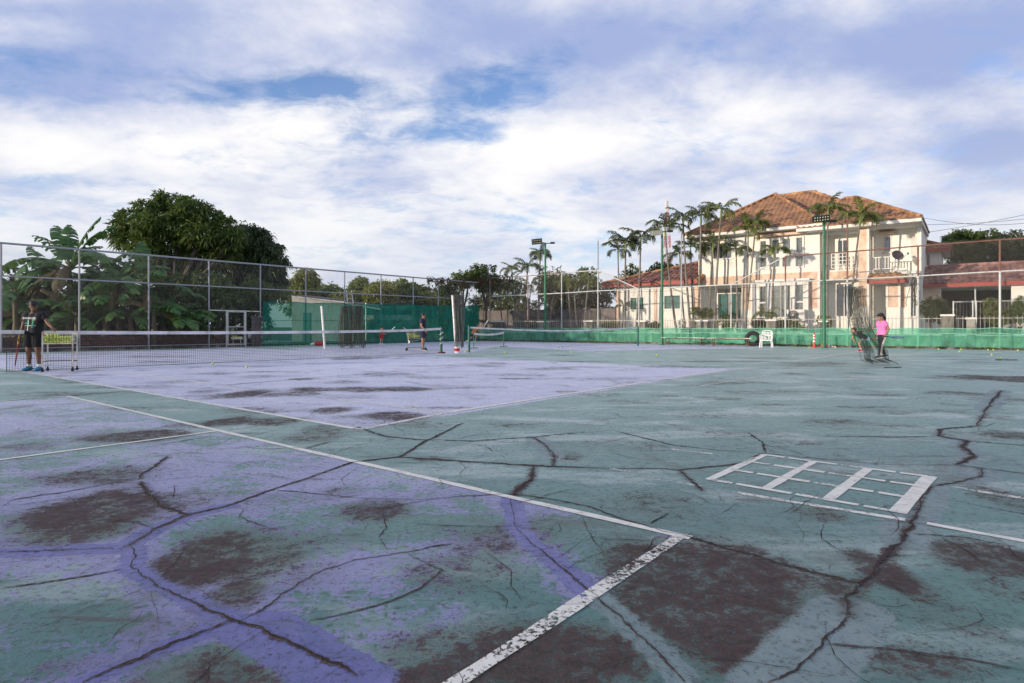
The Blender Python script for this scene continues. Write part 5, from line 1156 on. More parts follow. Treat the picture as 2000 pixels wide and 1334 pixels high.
# corner thicket and trees behind the right fence
ct = [((880, 590, 30, 40), 47.5, L_MID, 'leafy bush growing at the fence corner'), ((905, 545, 22, 18), 49, L_MID, 'wispy sapling rising above the fence corner'), ((950, 545, 30, 24), 47, L_MID, 'feathery tree over the right fence rail near the corner'),
      ((955, 600, 40, 26), 45.5, L_DRY, 'dry brown thicket over the grey wall near the corner'), ((1010, 590, 36, 36), 46, L_OLIVE, 'olive tree behind the grey wall right of the corner'), ((1080, 555, 38, 34), 43.5, L_OLIVE, 'plumeria like tree beside the corner floodlight pole'),
      ((1130, 560, 38, 32), 42.8, L_OLIVE, 'olive tree left of the single storey wing'), ((1110, 605, 60, 22), 43.0, L_DRY, 'dry hedge along the top of the grey wall'), ((1175, 590, 26, 40), 46.5, L_DARK, 'dark green tree at the left end of the wing'), ((1240, 540, 30, 22), 52, L_MID, 'leafy tree above the wing roof behind the palms'), ((1310, 530, 40, 14), 54, L_DARK, 'dark tree tops showing over the red wing roof')]
for i, ((x, y, rx, rz), Y, lf, lab) in enumerate(ct):
    if i > 2 and i < 9: Y = behind(7.4).Y(x)
    rr = random.Random(i + 80); items = [(x + rr.uniform(-.8, .8) * rx, y + rr.uniform(-.8, .8) * rz, rx * rr.uniform(.35, .65), rz * rr.uniform(.35, .65), rr.uniform(-.8, .8)) for _ in range(7)] + [(x, y + rz * .3, rx * .8, rz * .8, 0)]
    tree('garden_tree', lab, gz(x, Y), lob(Y, *items), lf, 430 if i not in (1, 9) else 200, 6, .30, .11, 90 + i, .09, group='trees behind the right fence', inner=.3)
vt = thing('climbing_vine', 'reddish creeper trailing over the fence rail at the corner', 'creeper', RF.base(925)); vb = Vector(RF.base(925)); rs = np.random.RandomState(4); pts = []
for px, n in [(px, 16) for px in range(835, 1000, 4)]:
    l = LF if px < 905 else RF
    for _ in range(n): p = l.at(px + rs.uniform(-3, 3), 546 + rs.exponential(7) - 3 + (6 if 880 < px < 900 else 0)); pts.append(np.array(p - vb) + rs.normal(size=3) * .07)
pts = np.array(pts); D_ = rs.normal(size=pts.shape); D_[:, 2] -= .8; link('creeper_leaves', leaf_mesh('creeper_leaves', pts, D_, .16 + .14 * rs.rand(len(pts)), .07 + .05 * rs.rand(len(pts)), rs), L_VINE, vt)
# trees at the right edge
rt = [((1905, 470, 50, 20), 44, L_MID, 'spreading tree crown above the red carport roof'), ((1900, 500, 60, 26), 43, L_OLIVE, 'olive palm like thicket over the carport roof'), ((1985, 480, 40, 36), 41, L_DARK, 'dark tree at the right edge above the carport'), ((1965, 515, 50, 20), 42, L_DARK, 'dark bush low over the carport roof at the right edge')]
for i, ((x, y, rx, rz), Y, lf, lab) in enumerate(rt):
    rr = random.Random(i + 180); items = [(x + rr.uniform(-.9, .9) * rx, y + rr.uniform(-.7, .9) * rz, rx * rr.uniform(.35, .6), rz * rr.uniform(.35, .6), rr.uniform(-.8, .8)) for _ in range(7)] + [(x, y + rz * .6, rx * .8, rz * .8, 0)]
    tree('right_edge_tree'.replace('right_edge_', 'street_'), lab, gz(x, Y), lob(Y, *items), lf, 750, 6, .28, .10, 190 + i, .12, group='trees above the carport', inner=.35)
# garden shrubs between the boundary wall and the houses
sh = [(1818, 595, 22, 34, L_DARK, 'dark round bush beside the neighbour house wall', .0), (1845, 605, 20, 26, L_DARK, 'dark shrub right of the round bush in front of the carport', -.4), (1950, 610, 30, 30, L_OLIVE, 'bushy olive shrub in front of the carport at right', -1.0), (1985, 608, 24, 32, L_MID, 'green shrub at the right edge behind the fence', -.8),
      (1541, 632, 30, 9, L_GRASS, 'yellow green low shrubs under the air conditioner', -2.6), (1486, 630, 16, 9, L_DARK, 'dark little shrub beside the pillar under the bay window', -2.4), (1278, 634, 12, 6, L_GRASS, 'yellow green tuft beside the pillar of the wing', -2.6), (1192, 634, 14, 6, L_GRASS, 'yellow green tuft left of the wing', -2.4), (1420, 636, 14, 6, L_GRASS, 'sparse yellow tuft below the sliding doors', -2.6), (1612, 628, 12, 10, L_GRASS, 'yellow green bush behind the thick green pole', -2.4)]
for i, (x, y, rx, rz, lf, lab, off) in enumerate(sh):
    l = behind(5.0 + off); Y = l.Y(x); rr = random.Random(i + 280); items = [(x + rr.uniform(-.7, .7) * rx, y + rr.uniform(-.4, .6) * rz, rx * .5, rz * .6, 0) for _ in range(5)]
    tree('garden_shrub', lab, l.base(x), lob(Y, *items), lf, 240 if rx > 18 else 110, 6, .20, .06, 290 + i, .03, 'shrub', 'shrubs in the house gardens', forks=False)

# ------------------------------------------------------------------ palms in front of the house
def frond_mesh(seed, arch, dens=26, droop=.6):
    rr = random.Random(seed); vs = []; fs = []; n = 14; P = []; p = Vector((0, 0, 0)); e = .55
    for i in range(n + 1):
        P.append(p.copy()); p = p + Vector((math.cos(e), 0, math.sin(e))) * (1 / n); e -= arch / n * (.35 + 1.3 * i / n)
    mb = MB(); mb.tube(P, [.016 * (1 - .8 * i / n) for i in range(n + 1)], 4)
    for k in range(dens):
        t = .14 + .85 * k / dens; f = t * n; i = min(n - 1, int(f)); q = P[i].lerp(P[i + 1], f - i); d = (P[i + 1] - P[i]).normalized()
        ll = .30 * (math.sin(math.pi * (.12 + .80 * t)) ** .7) * rr.uniform(.85, 1.15)
        for sg in (-1, 1):
            out = (Vector((0, sg, 0)) * .8 + d * .65 + Vector((0, 0, rr.uniform(-.15, .35)))).normalized(); m_ = q + out * ll * .55; tip = q + out * ll + Vector((0, 0, -ll * droop * rr.uniform(.7, 1.3))); w = d * .017
            b = len(mb.v); mb.v += [tuple(q - w), tuple(m_ - w * 1.25), tuple(tip), tuple(m_ + w * 1.25), tuple(q + w)]; mb.f += [(b, b + 1, b + 3, b + 4), (b + 1, b + 2, b + 3)]
    return mb
FRONDS = [frond_mesh(i, a, 21, dr).mesh('frond') for i, (a, dr) in enumerate(((1.4, .5), (1.9, .7), (2.5, .9), (1.0, .4)))]
for _m in FRONDS: _m.materials.append(L_PALM)
def palm(label, px0, pyt, px1, off, cr, nf=10, mat=None, r=.055, seed=1, mid=None, shaft=True, drop=None, pyb=None):
    cr = min(cr, 1.0 + (cr - 1.0) * .45) * random.Random(seed * 7).uniform(.82, 1.2)
    l = behind(off); b = l.base(px1); Y = b.y; top = at(px0, pyt, Y) - b; t = thing('palm_tree', label, 'palm tree', b, 0, 'slender palms around the house'); rr = random.Random(seed); mat = mat or L_PALM
    mid_ = top * .5 + Vector((rr.uniform(-.08, .08), 0, 0)) if mid is None else at(mid[0], mid[1], Y) - b
    P = []; n = 18
    for i in range(n + 1): u = i / n; P.append(Vector() * (1 - u) ** 2 + (2 * mid_ - (top) * .5) * 2 * u * (1 - u) + top * u * u)
    part('trunk', MB().tube(P, [r * (1.35 - .5 * i / n) * (1 + .07 * (i % 2)) for i in range(n + 1)], 8), M_PALMT, t, smooth=True)
    d = (P[-1] - P[-2]).normalized(); s_ = P[-1]
    if shaft: part('crownshaft', MB().tube([s_ - d * .05, s_ + d * .25, s_ + d * cr * .55], [r * 1.15, r * 1.1, r * .4], 8), M_SHAFT, t, smooth=True)
    o = s_ + d * cr * .42
    for i in range(nf):
        f = link('frond', FRONDS[rr.choice((0, 1, 1, 2) if i < nf - 2 else (3,))], None, t); 
        f.data = f.data if f.data.materials else f.data
        az = i * 2.4 + rr.uniform(-.3, .3); pit = rr.uniform(-.35, .35) - (.45 if i >= nf - 2 else 0) + (.35 if i < 3 else 0); s = cr * rr.uniform(.85, 1.15)
        f.matrix_local = Matrix.Translation(o) @ Matrix.Rotation(az, 4, 'Z') @ Matrix.Rotation(pit, 4, 'Y') @ Matrix.Rotation(rr.uniform(-.3, .3), 4, 'X') @ Matrix.Scale(s, 4)
        if not f.material_slots: f.data.materials.append(mat)
        f.material_slots[0].link = 'OBJECT'; f.material_slots[0].material = mat if (mat is not L_PALM or rr.random() > .12) else L_PALMY
    return t
PALMS = [
 ('slim palm at the left of the trio over the wing roof', 1207, 502, 1210, 3.2, 1.25, 9, L_PALMD), ('tallest middle palm of the trio over the wing roof', 1222, 488, 1220, 3.0, 1.5, 11, L_PALMD), ('right palm of the trio over the wing roof, trunk curving left', 1251, 480, 1240, 3.1, 1.5, 10, L_PALMD),
 ('leaning palm with yellow shaft right beside the grey lamp panel pole', 1300, 462, 1325, 2.8, 1.7, 9, L_PALMD), ('tall palm left of the main roof eave corner', 1334, 435, 1352, 3.1, 1.7, 10, L_PALMD), ('shorter dark palm crown below the two tall ones at the eave corner', 1328, 510, 1341, 4.2, 1.2, 8, L_PALMD), ('dark palm crown tucked under the left eave of the main house', 1349, 498, 1356, 4.3, 1.2, 8, L_PALMD),
 ('palm with a full dark crown in front of the left roof edge', 1369, 438, 1362, 2.9, 1.5, 10, L_PALMD), ('tall palm with a reddish dry frond in front of the left roof slope', 1408, 425, 1394, 2.7, 1.55, 10, L_PALM), ('palm with drooping dark fronds before the left upper window', 1392, 492, 1386, 3.6, 1.5, 9, L_PALMD),
 ('young palm with drooping fronds between the window and the bay', 1438, 500, 1441, 3.2, .95, 8, L_PALMD), ('thin palm with a green crown left of the double palms by the bay', 1461, 462, 1454, 3.0, 1.05, 8, L_PALM), ('palm with olive bushy crown under the roof edge left of the bay windows', 1475, 448, 1451, 2.8, 1.25, 12, L_PALM),
 ('bright palm crown in front of the upper group of windows', 1512, 501, 1504, 2.7, 1.2, 10, L_PALM), ('tall palm with sparse crown just right of the thick green pole', 1617, 425, 1617, 2.9, 1.35, 12, L_PALM), ('bushy palm crown over the balcony roof, trunk bending left to the ground', 1679, 440, 1652, 2.6, 1.35, 14, L_PALM),
 ('palm behind the corner floodlight pole with ragged crown', 1055, 508, 1053, 3.4, 1.5, 11, L_PALMD), ('small palm at the left foot of the wing wall', 1217, 606, 1215, 3.6, .7, 7, L_PALMD), ('green palm crown in the thicket right of the corner', 1000, 535, 1010, 5.2, 1.6, 10, L_PALM), ('dark palm crown left of the corner floodlight pole', 1030, 532, 1022, 5.6, 1.6, 10, L_PALMD),
 ('palm in the thicket below the corner lamp', 1110, 565, 1118, 3.4, 1.3, 8, L_OLIVE), ('palm with thin leaning trunk before the grey wall', 1148, 562, 1140, 3.0, 1.3, 9, L_OLIVE), ('low palm sprouting beside the bay window pillar', 1497, 624, 1497, 2.2, 1.0, 7, L_PALM)]
for i, (lab, x0, y0, x1, off, cr, nf, mt) in enumerate(PALMS): palm(lab, x0, y0, x1, off, cr, nf, mt, seed=300 + i, r=.05 if cr < 1.4 else .06)
# bare leaning stems in front of the grey wall
for i, (x0, y0, x1, lab) in enumerate(((975, 575, 986, 'first thin leaning stem before the grey wall, nearest the corner'), (992, 560, 991, 'straight thin stem before the grey wall beside the pillar'), (1006, 565, 1020, 'pale stem leaning left before the grey wall'), (1036, 570, 1030, 'stem leaning right just left of the corner pole'), (1083, 565, 1072, 'stem leaning right just right of the corner pole'), (1122, 565, 1132, 'pair stem leaning left before the dry hedge'), (1012, 590, 1000, 'short crossing stem before the grey wall'))):
    palm(lab, x0, y0, x1, 3.3 + .2 * (i % 3), 1.1, 6, L_OLIVE, seed=400 + i, r=.05, shaft=False)
def areca(label, px, pyt, off, hw, seed, n=16):
    l = behind(off); b = l.base(px); H = at(px, pyt, b.y).z; t = thing('areca_clump', label, 'palm clump', b, 0); rr = random.Random(seed); st = MB()
    for i in range(9):
        a = rr.uniform(0, 6.28); q = Vector((math.cos(a) * .3, math.sin(a) * .2, 0)); tp = q * 2.0 + Vector((0, 0, H * rr.uniform(.35, .6))); st.tube([q * .6, tp], [.03, .02], 6)
        for k in range(3):
            f = link('frond', FRONDS[rr.choice((0, 1, 3))], None, t); f.matrix_local = Matrix.Translation(tp - Vector((0, 0, .1))) @ Matrix.Rotation(a + rr.uniform(-1, 1), 4, 'Z') @ Matrix.Rotation(-rr.uniform(.2, .9), 4, 'Y') @ Matrix.Scale(hw * rr.uniform(.8, 1.1), 4); f.material_slots[0].link = 'OBJECT'; f.material_slots[0].material = L_PALM if k else L_PALMY
    part('stem', st, M_BANST, t)
areca('bushy areca palm clump beside the recessed sliding doors', 1384, 578, 3.4, 1.05, 501)

wd = thing('weeds', 'weeds and grass tufts growing along the foot of the right fence', 'weeds', RF.base(1150)); wb = Vector(RF.base(1150)); rs = np.random.RandomState(14); pts = []
for k in range(150):
    px = rs.uniform(930, 2080); q = RF.base(px) - wb
    for _ in range(rs.randint(4, 14)): pts.append((q.x + rs.normal() * .10 - .10, q.y + rs.normal() * .08 - .16, rs.uniform(0, .05)))
pts = np.array(pts); D_ = rs.normal(size=pts.shape) * .6; D_[:, 2] = 1.0; o_ = link('tufts', leaf_mesh('tufts', pts, D_, .10 + .14 * rs.rand(len(pts)), .018 + .02 * rs.rand(len(pts)), rs), L_MID, wd); o_['kind'] = 'stuff'
# mound of dry creeper by the fence post in front of the far right corner of the house
dv = thing('dry_creeper', 'dry tangled creeper hanging on the fence post right of the porch', 'creeper', RF.base(1788)); rr = random.Random(9); mb = MB(); bb = Vector(RF.base(1788)); wr = []
for i in range(9):
    p = RF.at(1786 + rr.uniform(-5, 5), 540 + rr.uniform(-4, 6)) - bb; P = [p]
    for k in range(9): P.append(P[-1] + Vector((rr.uniform(-.06, .06), rr.uniform(-.05, .05), -rr.uniform(.08, .24))))
    mb.tube(P, .014, 4)
part('tangle', mb, M_BARK, dv)
# ------------------------------------------------------------------ court-side things
M_BALL = M('tennis_ball', (.48, .55, .10), .85, var=.12, scale=30); M_WPL = M('white_plastic', (.78, .77, .74), .35, var=.03); M_TYRE = M('tyre_rubber', (.022, .021, .021), .75, var=.3); M_ORG = M('orange_plastic', (.62, .09, .05), .45, var=.1); M_REFL = M('reflective_band', (.78, .76, .74), .4); M_REDP = M('red_plastic', (.55, .035, .03), .4); M_WOODP = M('painted_plank', (.55, .50, .43), .8, var=.2, scale=4, dirt=(.25, .2, .16), dirt_amt=.6); M_RUSTL = M('rusty_leg', (.13, .08, .06), .8, var=.3)
M_WMET = M('white_painted_metal', (.66, .63, .58), .5, .1, var=.08, dirt=(.30, .17, .09), dirt_amt=.45, dscale=6)
# bench along the right fence: two planks end to end
def bench(label, pa, pb, px0, px1):
    a, b = G(*pa), G(*pb); d = b - a; L_ = d.length; t = thing('bench', label, 'bench', a, math.atan2(d.y, d.x), 'long plank benches along the right fence'); h = .46
    for j, y in enumerate((-.12, .12)): part('seat_plank', MB().rbox(0, L_, y - .11, y + .11, h - .035, h + .004 * j), M_WOODP, t)
    for x in (.25, L_ - .25):
        part('leg', MB().beam((x, -.16, 0), (x, -.16, h - .036), .04).beam((x, .16, 0), (x, .16, h - .036), .04).beam((x, -.16, .18), (x, .16, .18), .03), M_RUSTL, t)
    part('stretcher', MB().beam((.27, 0, h - .06), (L_ - .27, 0, h - .06), .03), M_RUSTL, t)
bench('long low plank bench nearest the green pole with the grey lamp', (1296, 674), (1380, 676), 0, 0); bench('second plank bench between the first bench and the black tyre', (1384, 676.2), (1470, 677.8), 0, 0)
ty = thing('car_tyre', 'black car tyre standing against the light green cloth behind the white chair', 'tyre', G(1471, 676.3)); Rt = .40; Mx = Matrix.Rotation(R(-34), 3, 'Z') @ Matrix.Rotation(R(80), 3, 'X'); c = Vector((0, .06, Rt * .985 + .02))
part('tread', MB().ring(c, Rt - .10, .10, Mx, 32, 10), M_TYRE, ty, smooth=True); mb = MB()
for k in range(32): a = k / 32 * 6.283; mb.box(c + Mx @ Vector((math.cos(a) * (Rt - .004), math.sin(a) * (Rt - .004), 0)), (.035, .05, .13), Mx @ Matrix.Rotation(a, 3, 'Z'))
part('lug', mb, M_TYRE, ty, kind='stuff')
# white plastic armchair
def chair():
    t = thing('plastic_chair', 'white plastic garden armchair in front of the black tyre', 'chair', G(1497, 678.5), R(-30)); w = .26; sh = .42
    se = MB(); vs = []; n = 8
    for i in range(n + 1):
        for j in range(n + 1): u, v = i / n * 2 - 1, j / n * 2 - 1; vs.append((u * w * (1 - .08 * (v > 0) * v), v * .23, sh - .02 * math.cos(u * 1.5) - .015 * (v + 1) + .02))
    se.add(vs, [(i * (n + 1) + j, (i + 1) * (n + 1) + j, (i + 1) * (n + 1) + j + 1, i * (n + 1) + j + 1) for i in range(n) for j in range(n)]); se.rbox(-w, w, -.235, -.215, sh - .07, sh - .02); o = part('seat', se, M_WPL, t, smooth=True)
    bk = MB()
    for i in range(7): x = -.2 + i * .0667; bk.beam((x, .22, sh - .02), (x * 1.05, .36, sh + .38), .034, .014, (0, 1, 0))
    bk.tube([(-.25, .21, sh - .04), (-.265, .30, sh + .22), (-.22, .365, sh + .40), (-.1, .385, sh + .445), (.1, .385, sh + .445), (.22, .365, sh + .40), (.265, .30, sh + .22), (.25, .21, sh - .04)], .024, 8); bk.beam((-.235, .28, sh + .2), (.235, .28, sh + .2), .05, .016, (0, 1, 0)); part('backrest', bk, M_WPL, t, smooth=True)
    for s in (-1, 1):
        part('armrest', MB().tube([(s * .265, .28, sh + .2), (s * .29, .05, sh + .215), (s * .285, -.2, sh + .19), (s * .27, -.235, sh + .10), (s * .26, -.23, 0.02 + sh * .5)], .024, 8), M_WPL, t, smooth=True)
        part('leg', MB().beam((s * .25, -.225, sh - .01), (s * .285, -.27, 0), .055, .04), M_WPL, t); part('leg', MB().beam((s * .24, .2, sh - .02), (s * .27, .29, 0), .055, .04), M_WPL, t)
chair()
def bollard(label, p, rot=None):
    t = thing('traffic_post', label, 'traffic post', p, 0, 'orange flexible traffic posts'); Rm = rot or Matrix.Identity(3); h = .72
    part('base', MB().lathe([(.15, 0), (.15, .03), (.09, .05), (.06, .06)], (0, 0, .0), 18, Rm), M_ORG, t); z = .06
    for i, (dz, m_) in enumerate(((.22, M_ORG), (.09, M_REFL), (.07, M_ORG), (.09, M_REFL), (.06, M_ORG), (.07, M_REFL), (.06, M_ORG))):
        part('band' if m_ is M_REFL else 'tube', MB().lathe([(.058 - i * .002, z), (.058 - i * .002, z + dz)], (0, 0, 0), 14, Rm), m_, t); z += dz
    part('cap', MB().ball((Rm @ Vector((0, 0, z))), .044, n=12, m=8), M_ORG, t)
bollard('upright orange and white traffic post left of the thick green pole', G(1590, 679))
fb = G(1606, 678.2); fb.z = .075; bollard('orange and white traffic post lying on its side at the foot of the green pole', fb, Matrix.Rotation(R(95), 3, 'Y'))

# tennis balls
BALL_ME = MB().ball((0, 0, 0), .034, n=12, m=8).mesh('tennis_ball', True); BALL_ME.materials.append(M_BALL)
def ball(p, label, group):
    o = bpy.data.objects.new('tennis_ball', BALL_ME); COL.objects.link(o); o.location = p; o.rotation_euler = (rng.uniform(0, 6), rng.uniform(0, 6), 0); return tag(o, label, 'tennis ball', group)
def balls(label, group, pix):
    ORD = 'first second third fourth fifth sixth seventh eighth ninth tenth eleventh twelfth thirteenth'.split()
    for i, (x, y) in enumerate(sorted(pix)): p = G(x, y); p.z = .036; ball(p, label.replace('#', ORD[i] + ' from left'), group)
ball(G(416, 712.5) + Vector((0, 0, .036)), 'left of the two bright balls lying close behind the near net', 'balls by the near net'); ball(G(482, 719.5) + Vector((0, 0, .036)), 'right of the two bright balls on the violet court by the near net', 'balls by the near net')
balls('yellow ball, # in the row along the dark green cloth', 'balls along the dark green cloth', [(559, 675.5), (573, 675.8), (586, 675.5), (600, 675), (606, 675.3), (645, 674), (759, 672.8), (766, 672.6), (772, 672.6), (793, 671.6), (869, 670.6)])
balls('yellow ball, # of three at the foot of the far net post', 'balls at the far net post', [(909, 688.2), (919, 687.3), (912, 686.9)])
balls('yellow ball, # of those scattered over the far court', 'balls on the far court', [(987, 690), (1087, 684.5), (1092, 680), (1098, 679.5), (1115, 681), (1117, 689), (1163, 679), (962, 670.6), (1004, 670.8), (1013, 670.9), (1072, 671.6), (1198, 673.5), (1215, 673.6)])
balls('yellow ball, # of those near the plank benches', 'balls by the benches', [(1298, 677.5), (1423, 676.8), (1439, 676.2), (1581, 679.6), (1632, 680), (1283, 695.5)])
balls('yellow ball, # of those on the ground near right edge', 'balls at the right edge', [(1795, 683.4), (1833, 683.2), (1877, 683.8), (1874, 688), (1930, 684.8), (1940, 684.8), (1937, 694.6), (1988, 685.8), (1954, 701)])
def heap(lo, hi, label, group, n, rs, basis):
    """balls heaped in a basket: lo, hi inner corners in the basket frame"""
    k = 0; nx = max(1, int((hi[0] - lo[0]) / .066)); ny = max(1, int((hi[1] - lo[1]) / .066)); z = lo[2] + .034; layer = 0
    while k < n and layer < 8:
        ins = .033 * (layer % 2) + .02 * max(0, layer - 2)
        for i in range(nx):
            for j in range(ny):
                if k >= n: return
                x = lo[0] + .035 + ins + i * .066; y = lo[1] + .035 + ins + j * .066
                if x > hi[0] - .03 or y > hi[1] - .03: continue
                p = basis @ Vector((x + rs.uniform(-.006, .006), y + rs.uniform(-.006, .006), z + rs.uniform(-.006, .006))); ball(p, label, group); k += 1
        z += .052; layer += 1
# wheeled white ball basket beside the man in black
def hopper():
    c0, c1, c2, c3 = G(90, 725.6), G(120, 727.5), G(145.5, 724.3), G(114, 722.5); o = (c0 + c1 + c2 + c3) / 4; ex = (c1 - c0 + c2 - c3); rz = math.atan2(ex.y, ex.x); w = max(.42, ex.length / 2); dpt = .34
    # measured feet give the yaw; basket about .6 x .4 m
    ex2 = (c2 - c0); w = .58; dpt = .42; rz = R(24)
    t = thing('ball_basket', 'white wheeled ball basket full of tennis balls beside the man in black', 'ball basket', o, rz); hw, hd = w / 2, dpt / 2; zt, zb = .93, .66
    for sx in (-1, 1):
        for sy in (-1, 1):
            p = part('leg', MB().beam((sx * hw, sy * hd, .10), (sx * hw, sy * hd, zt), .026), M_WMET, t); part('caster', MB().lathe([(.034, -.012), (.034, .012)], (sx * hw, sy * hd, .036), 14, Matrix.Rotation(R(90), 3, 'X')).beam((sx * hw, sy * hd, .04), (sx * hw, sy * hd, .11), .03), M_BLACK, p)
    fr = MB()
    for z in (zt, zb):
        for sy in (-1, 1): fr.beam((-hw, sy * hd, z), (hw, sy * hd, z), .022)
        for sx in (-1, 1): fr.beam((sx * hw, -hd, z), (sx * hw, hd, z), .022)
    part('basket_frame', fr, M_WMET, t); wr = MB()
    for i in range(13): x = -hw + w * i / 12; [wr.wire([(x, sy * hd, zb), (x, sy * hd, zt)], .002) for sy in (-1, 1)]; wr.wire([(x, -hd, zb), (x, hd, zb)], .003)
    for j in range(9): y = -hd + dpt * j / 8; [wr.wire([(sx * hw, y, zb), (sx * hw, y, zt)], .002) for sx in (-1, 1)]; wr.wire([(-hw, y, zb), (hw, y, zb)], .003)
    part('basket_wires', wr, M_WMET, t, kind='stuff'); part('lower_rail', MB().beam((-hw, hd, .24), (hw, hd, .24), .02).beam((-hw, -hd, .24), (-hw, hd, .24), .02).beam((hw, -hd, .24), (hw, hd, .24), .02), M_RUSTL, t)
    B = Matrix.Translation(o) @ Matrix.Rotation(rz, 4, 'Z'); heap((-hw, -hd, zb + .005), (hw, hd, zt), 'yellow ball heaped in the white wheeled basket beside the man in black', 'balls in the white basket', 150, random.Random(3), B)
    return t
hopper()
# shopping trolley used for balls
def trolley():
    o = G(813, 684.5); rz = R(8); t = thing('shopping_trolley', 'metal shopping trolley filled with tennis balls beside the man in navy', 'shopping trolley', o, rz); mtl = M('chrome_wire', (.42, .40, .39), .35, .8)
    # basket tapers to the front (+x); handle at -x
    def ring_(x0, x1, w, z): return [(x0, -w, z), (x1, -w * .8, z + .03), (x1, w * .8, z + .03), (x0, w, z), (x0, -w, z)]
    top = ring_(-.42, .42, .27, .93); bot = [(-.36, -.22, .50), (.34, -.18, .56), (.34, .18, .56), (-.36, .22, .50), (-.36, -.22, .50)]; b = MB()
    b.tube(top, .011, 6).tube(bot, .009, 6); w = MB()
    for k in range(1, 6): v = k / 6; w.wire([Vector(p).lerp(Vector(q), v) for p, q in zip(bot, top)], .003)
    for e in range(4):
        for k in range(15): u = k / 15; w.wire([Vector(bot[e]).lerp(Vector(bot[e + 1]), u), Vector(top[e]).lerp(Vector(top[e + 1]), u)], .003)
    for k in range(1, 15): u = k / 15; w.wire([Vector(bot[0]).lerp(Vector(bot[1]), u), Vector(bot[3]).lerp(Vector(bot[2]), u)], .003)
    part('basket_rim', b, mtl, t); part('basket_wires', w, mtl, t, kind='stuff')
    fr = MB()
    for s in (-1, 1): fr.tube([(-.56, s * .25, 1.02), (-.44, s * .25, .93), (-.36, s * .23, .50), (-.30, s * .22, .36), (-.42, s * .24, .12), (.44, s * .17, .14)], .014, 8); fr.tube([(-.30, s * .22, .40), (.10, s * .2, .46), (.30, s * .18, .55)], .011, 6)
    fr.tube([(.40, -.17, .14), (.40, .17, .14)], .012, 6); part('frame', fr, mtl, t, smooth=True); part('handle', MB().tube([(-.56, -.27, 1.02), (-.56, .27, 1.02)], .02, 10), M_REDP, t)
    for x, y in ((-.42, .24), (-.42, -.24), (.42, .16), (.42, -.16)): p = part('caster', MB().lathe([(.055, -.014), (.055, .014)], (x, y, .056), 14, Matrix.Rotation(R(90), 3, 'X')).beam((x, y, .06), (x, y, .13), .03), M_BLACK, t)
    B = Matrix.Translation(o) @ Matrix.Rotation(rz, 4, 'Z'); heap((-.36, -.2, .585), (.36, .2, .9), 'yellow ball heaped in the shopping trolley beside the man in navy', 'balls in the trolley', 130, random.Random(4), B)
trolley()
# bucket under the leaning pole
bk = thing('bucket', 'white and red paint bucket holding the foot of the leaning white pole', 'bucket', G(892.5, 689.5)); part('pail', MB().lathe([(.10, 0), (.105, .05), (.12, .24), (.125, .24), (.125, .255), (.112, .255), (.10, .03), (.001, .03)], (0, 0, 0), 20), M_REFL, bk); part('label_band', MB().lathe([(.1095, .07), (.1185, .19)], (0, 0, 0), 20), M_REDP, bk); part('bail', MB().ring((0, 0, .24), .125, .006, Matrix.Rotation(R(70), 3, 'X'), 20, 4), M_GREY, bk)
# table with bottles, stool, second ball stand and dark sheet by the gate
def table():
    a = G(508, 675.6); b = G(550, 674.0); d = b - a; L_ = d.length; t = thing('low_table', 'low white table with water bottles in front of the dark green cloth', 'table', a, math.atan2(d.y, d.x)); h = .47
    part('top', MB().rbox(-.1, L_ + .1, -.22, .22, h - .03, h), M_WMET, t)
    for x in (0, L_):
        for y in (-.17, .17): part('leg', MB().beam((x, y, 0), (x, y, h - .031), .035), M_WMET, t)
    part('brace', MB().beam((0, .17, .14), (L_, .17, .14), .025).beam((0, -.17, .14), (L_, -.17, .14), .025), M_RUSTL, t)
    for i, u in enumerate((.08, .38, .72, .86)):
        p = a + d * u; p.z = h; bo = thing('water_bottle', ('leftmost water bottle on the low white table', 'second water bottle from the left on the low white table', 'left bottle of the close pair at the right end of the low table', 'rightmost water bottle on the low white table')[i], 'bottle', p, 0, 'water bottles on the low table')
        part('body', MB().lathe([(.04, 0), (.042, .01), (.042, .17), (.03, .21), (.016, .24), (.016, .26)], (0, 0, 0), 12), M('bottle_plastic', (.62, .66, .70), .15, var=.05), bo, smooth=True); part('cap', MB().lathe([(.019, .255), (.019, .28)], (0, 0, 0), 10), M_WPL, bo); part('label', MB().lathe([(.0425, .07), (.0425, .13)], (0, 0, 0), 12), M('bottle_label', (.12, .25, .5), .5), bo)
table()
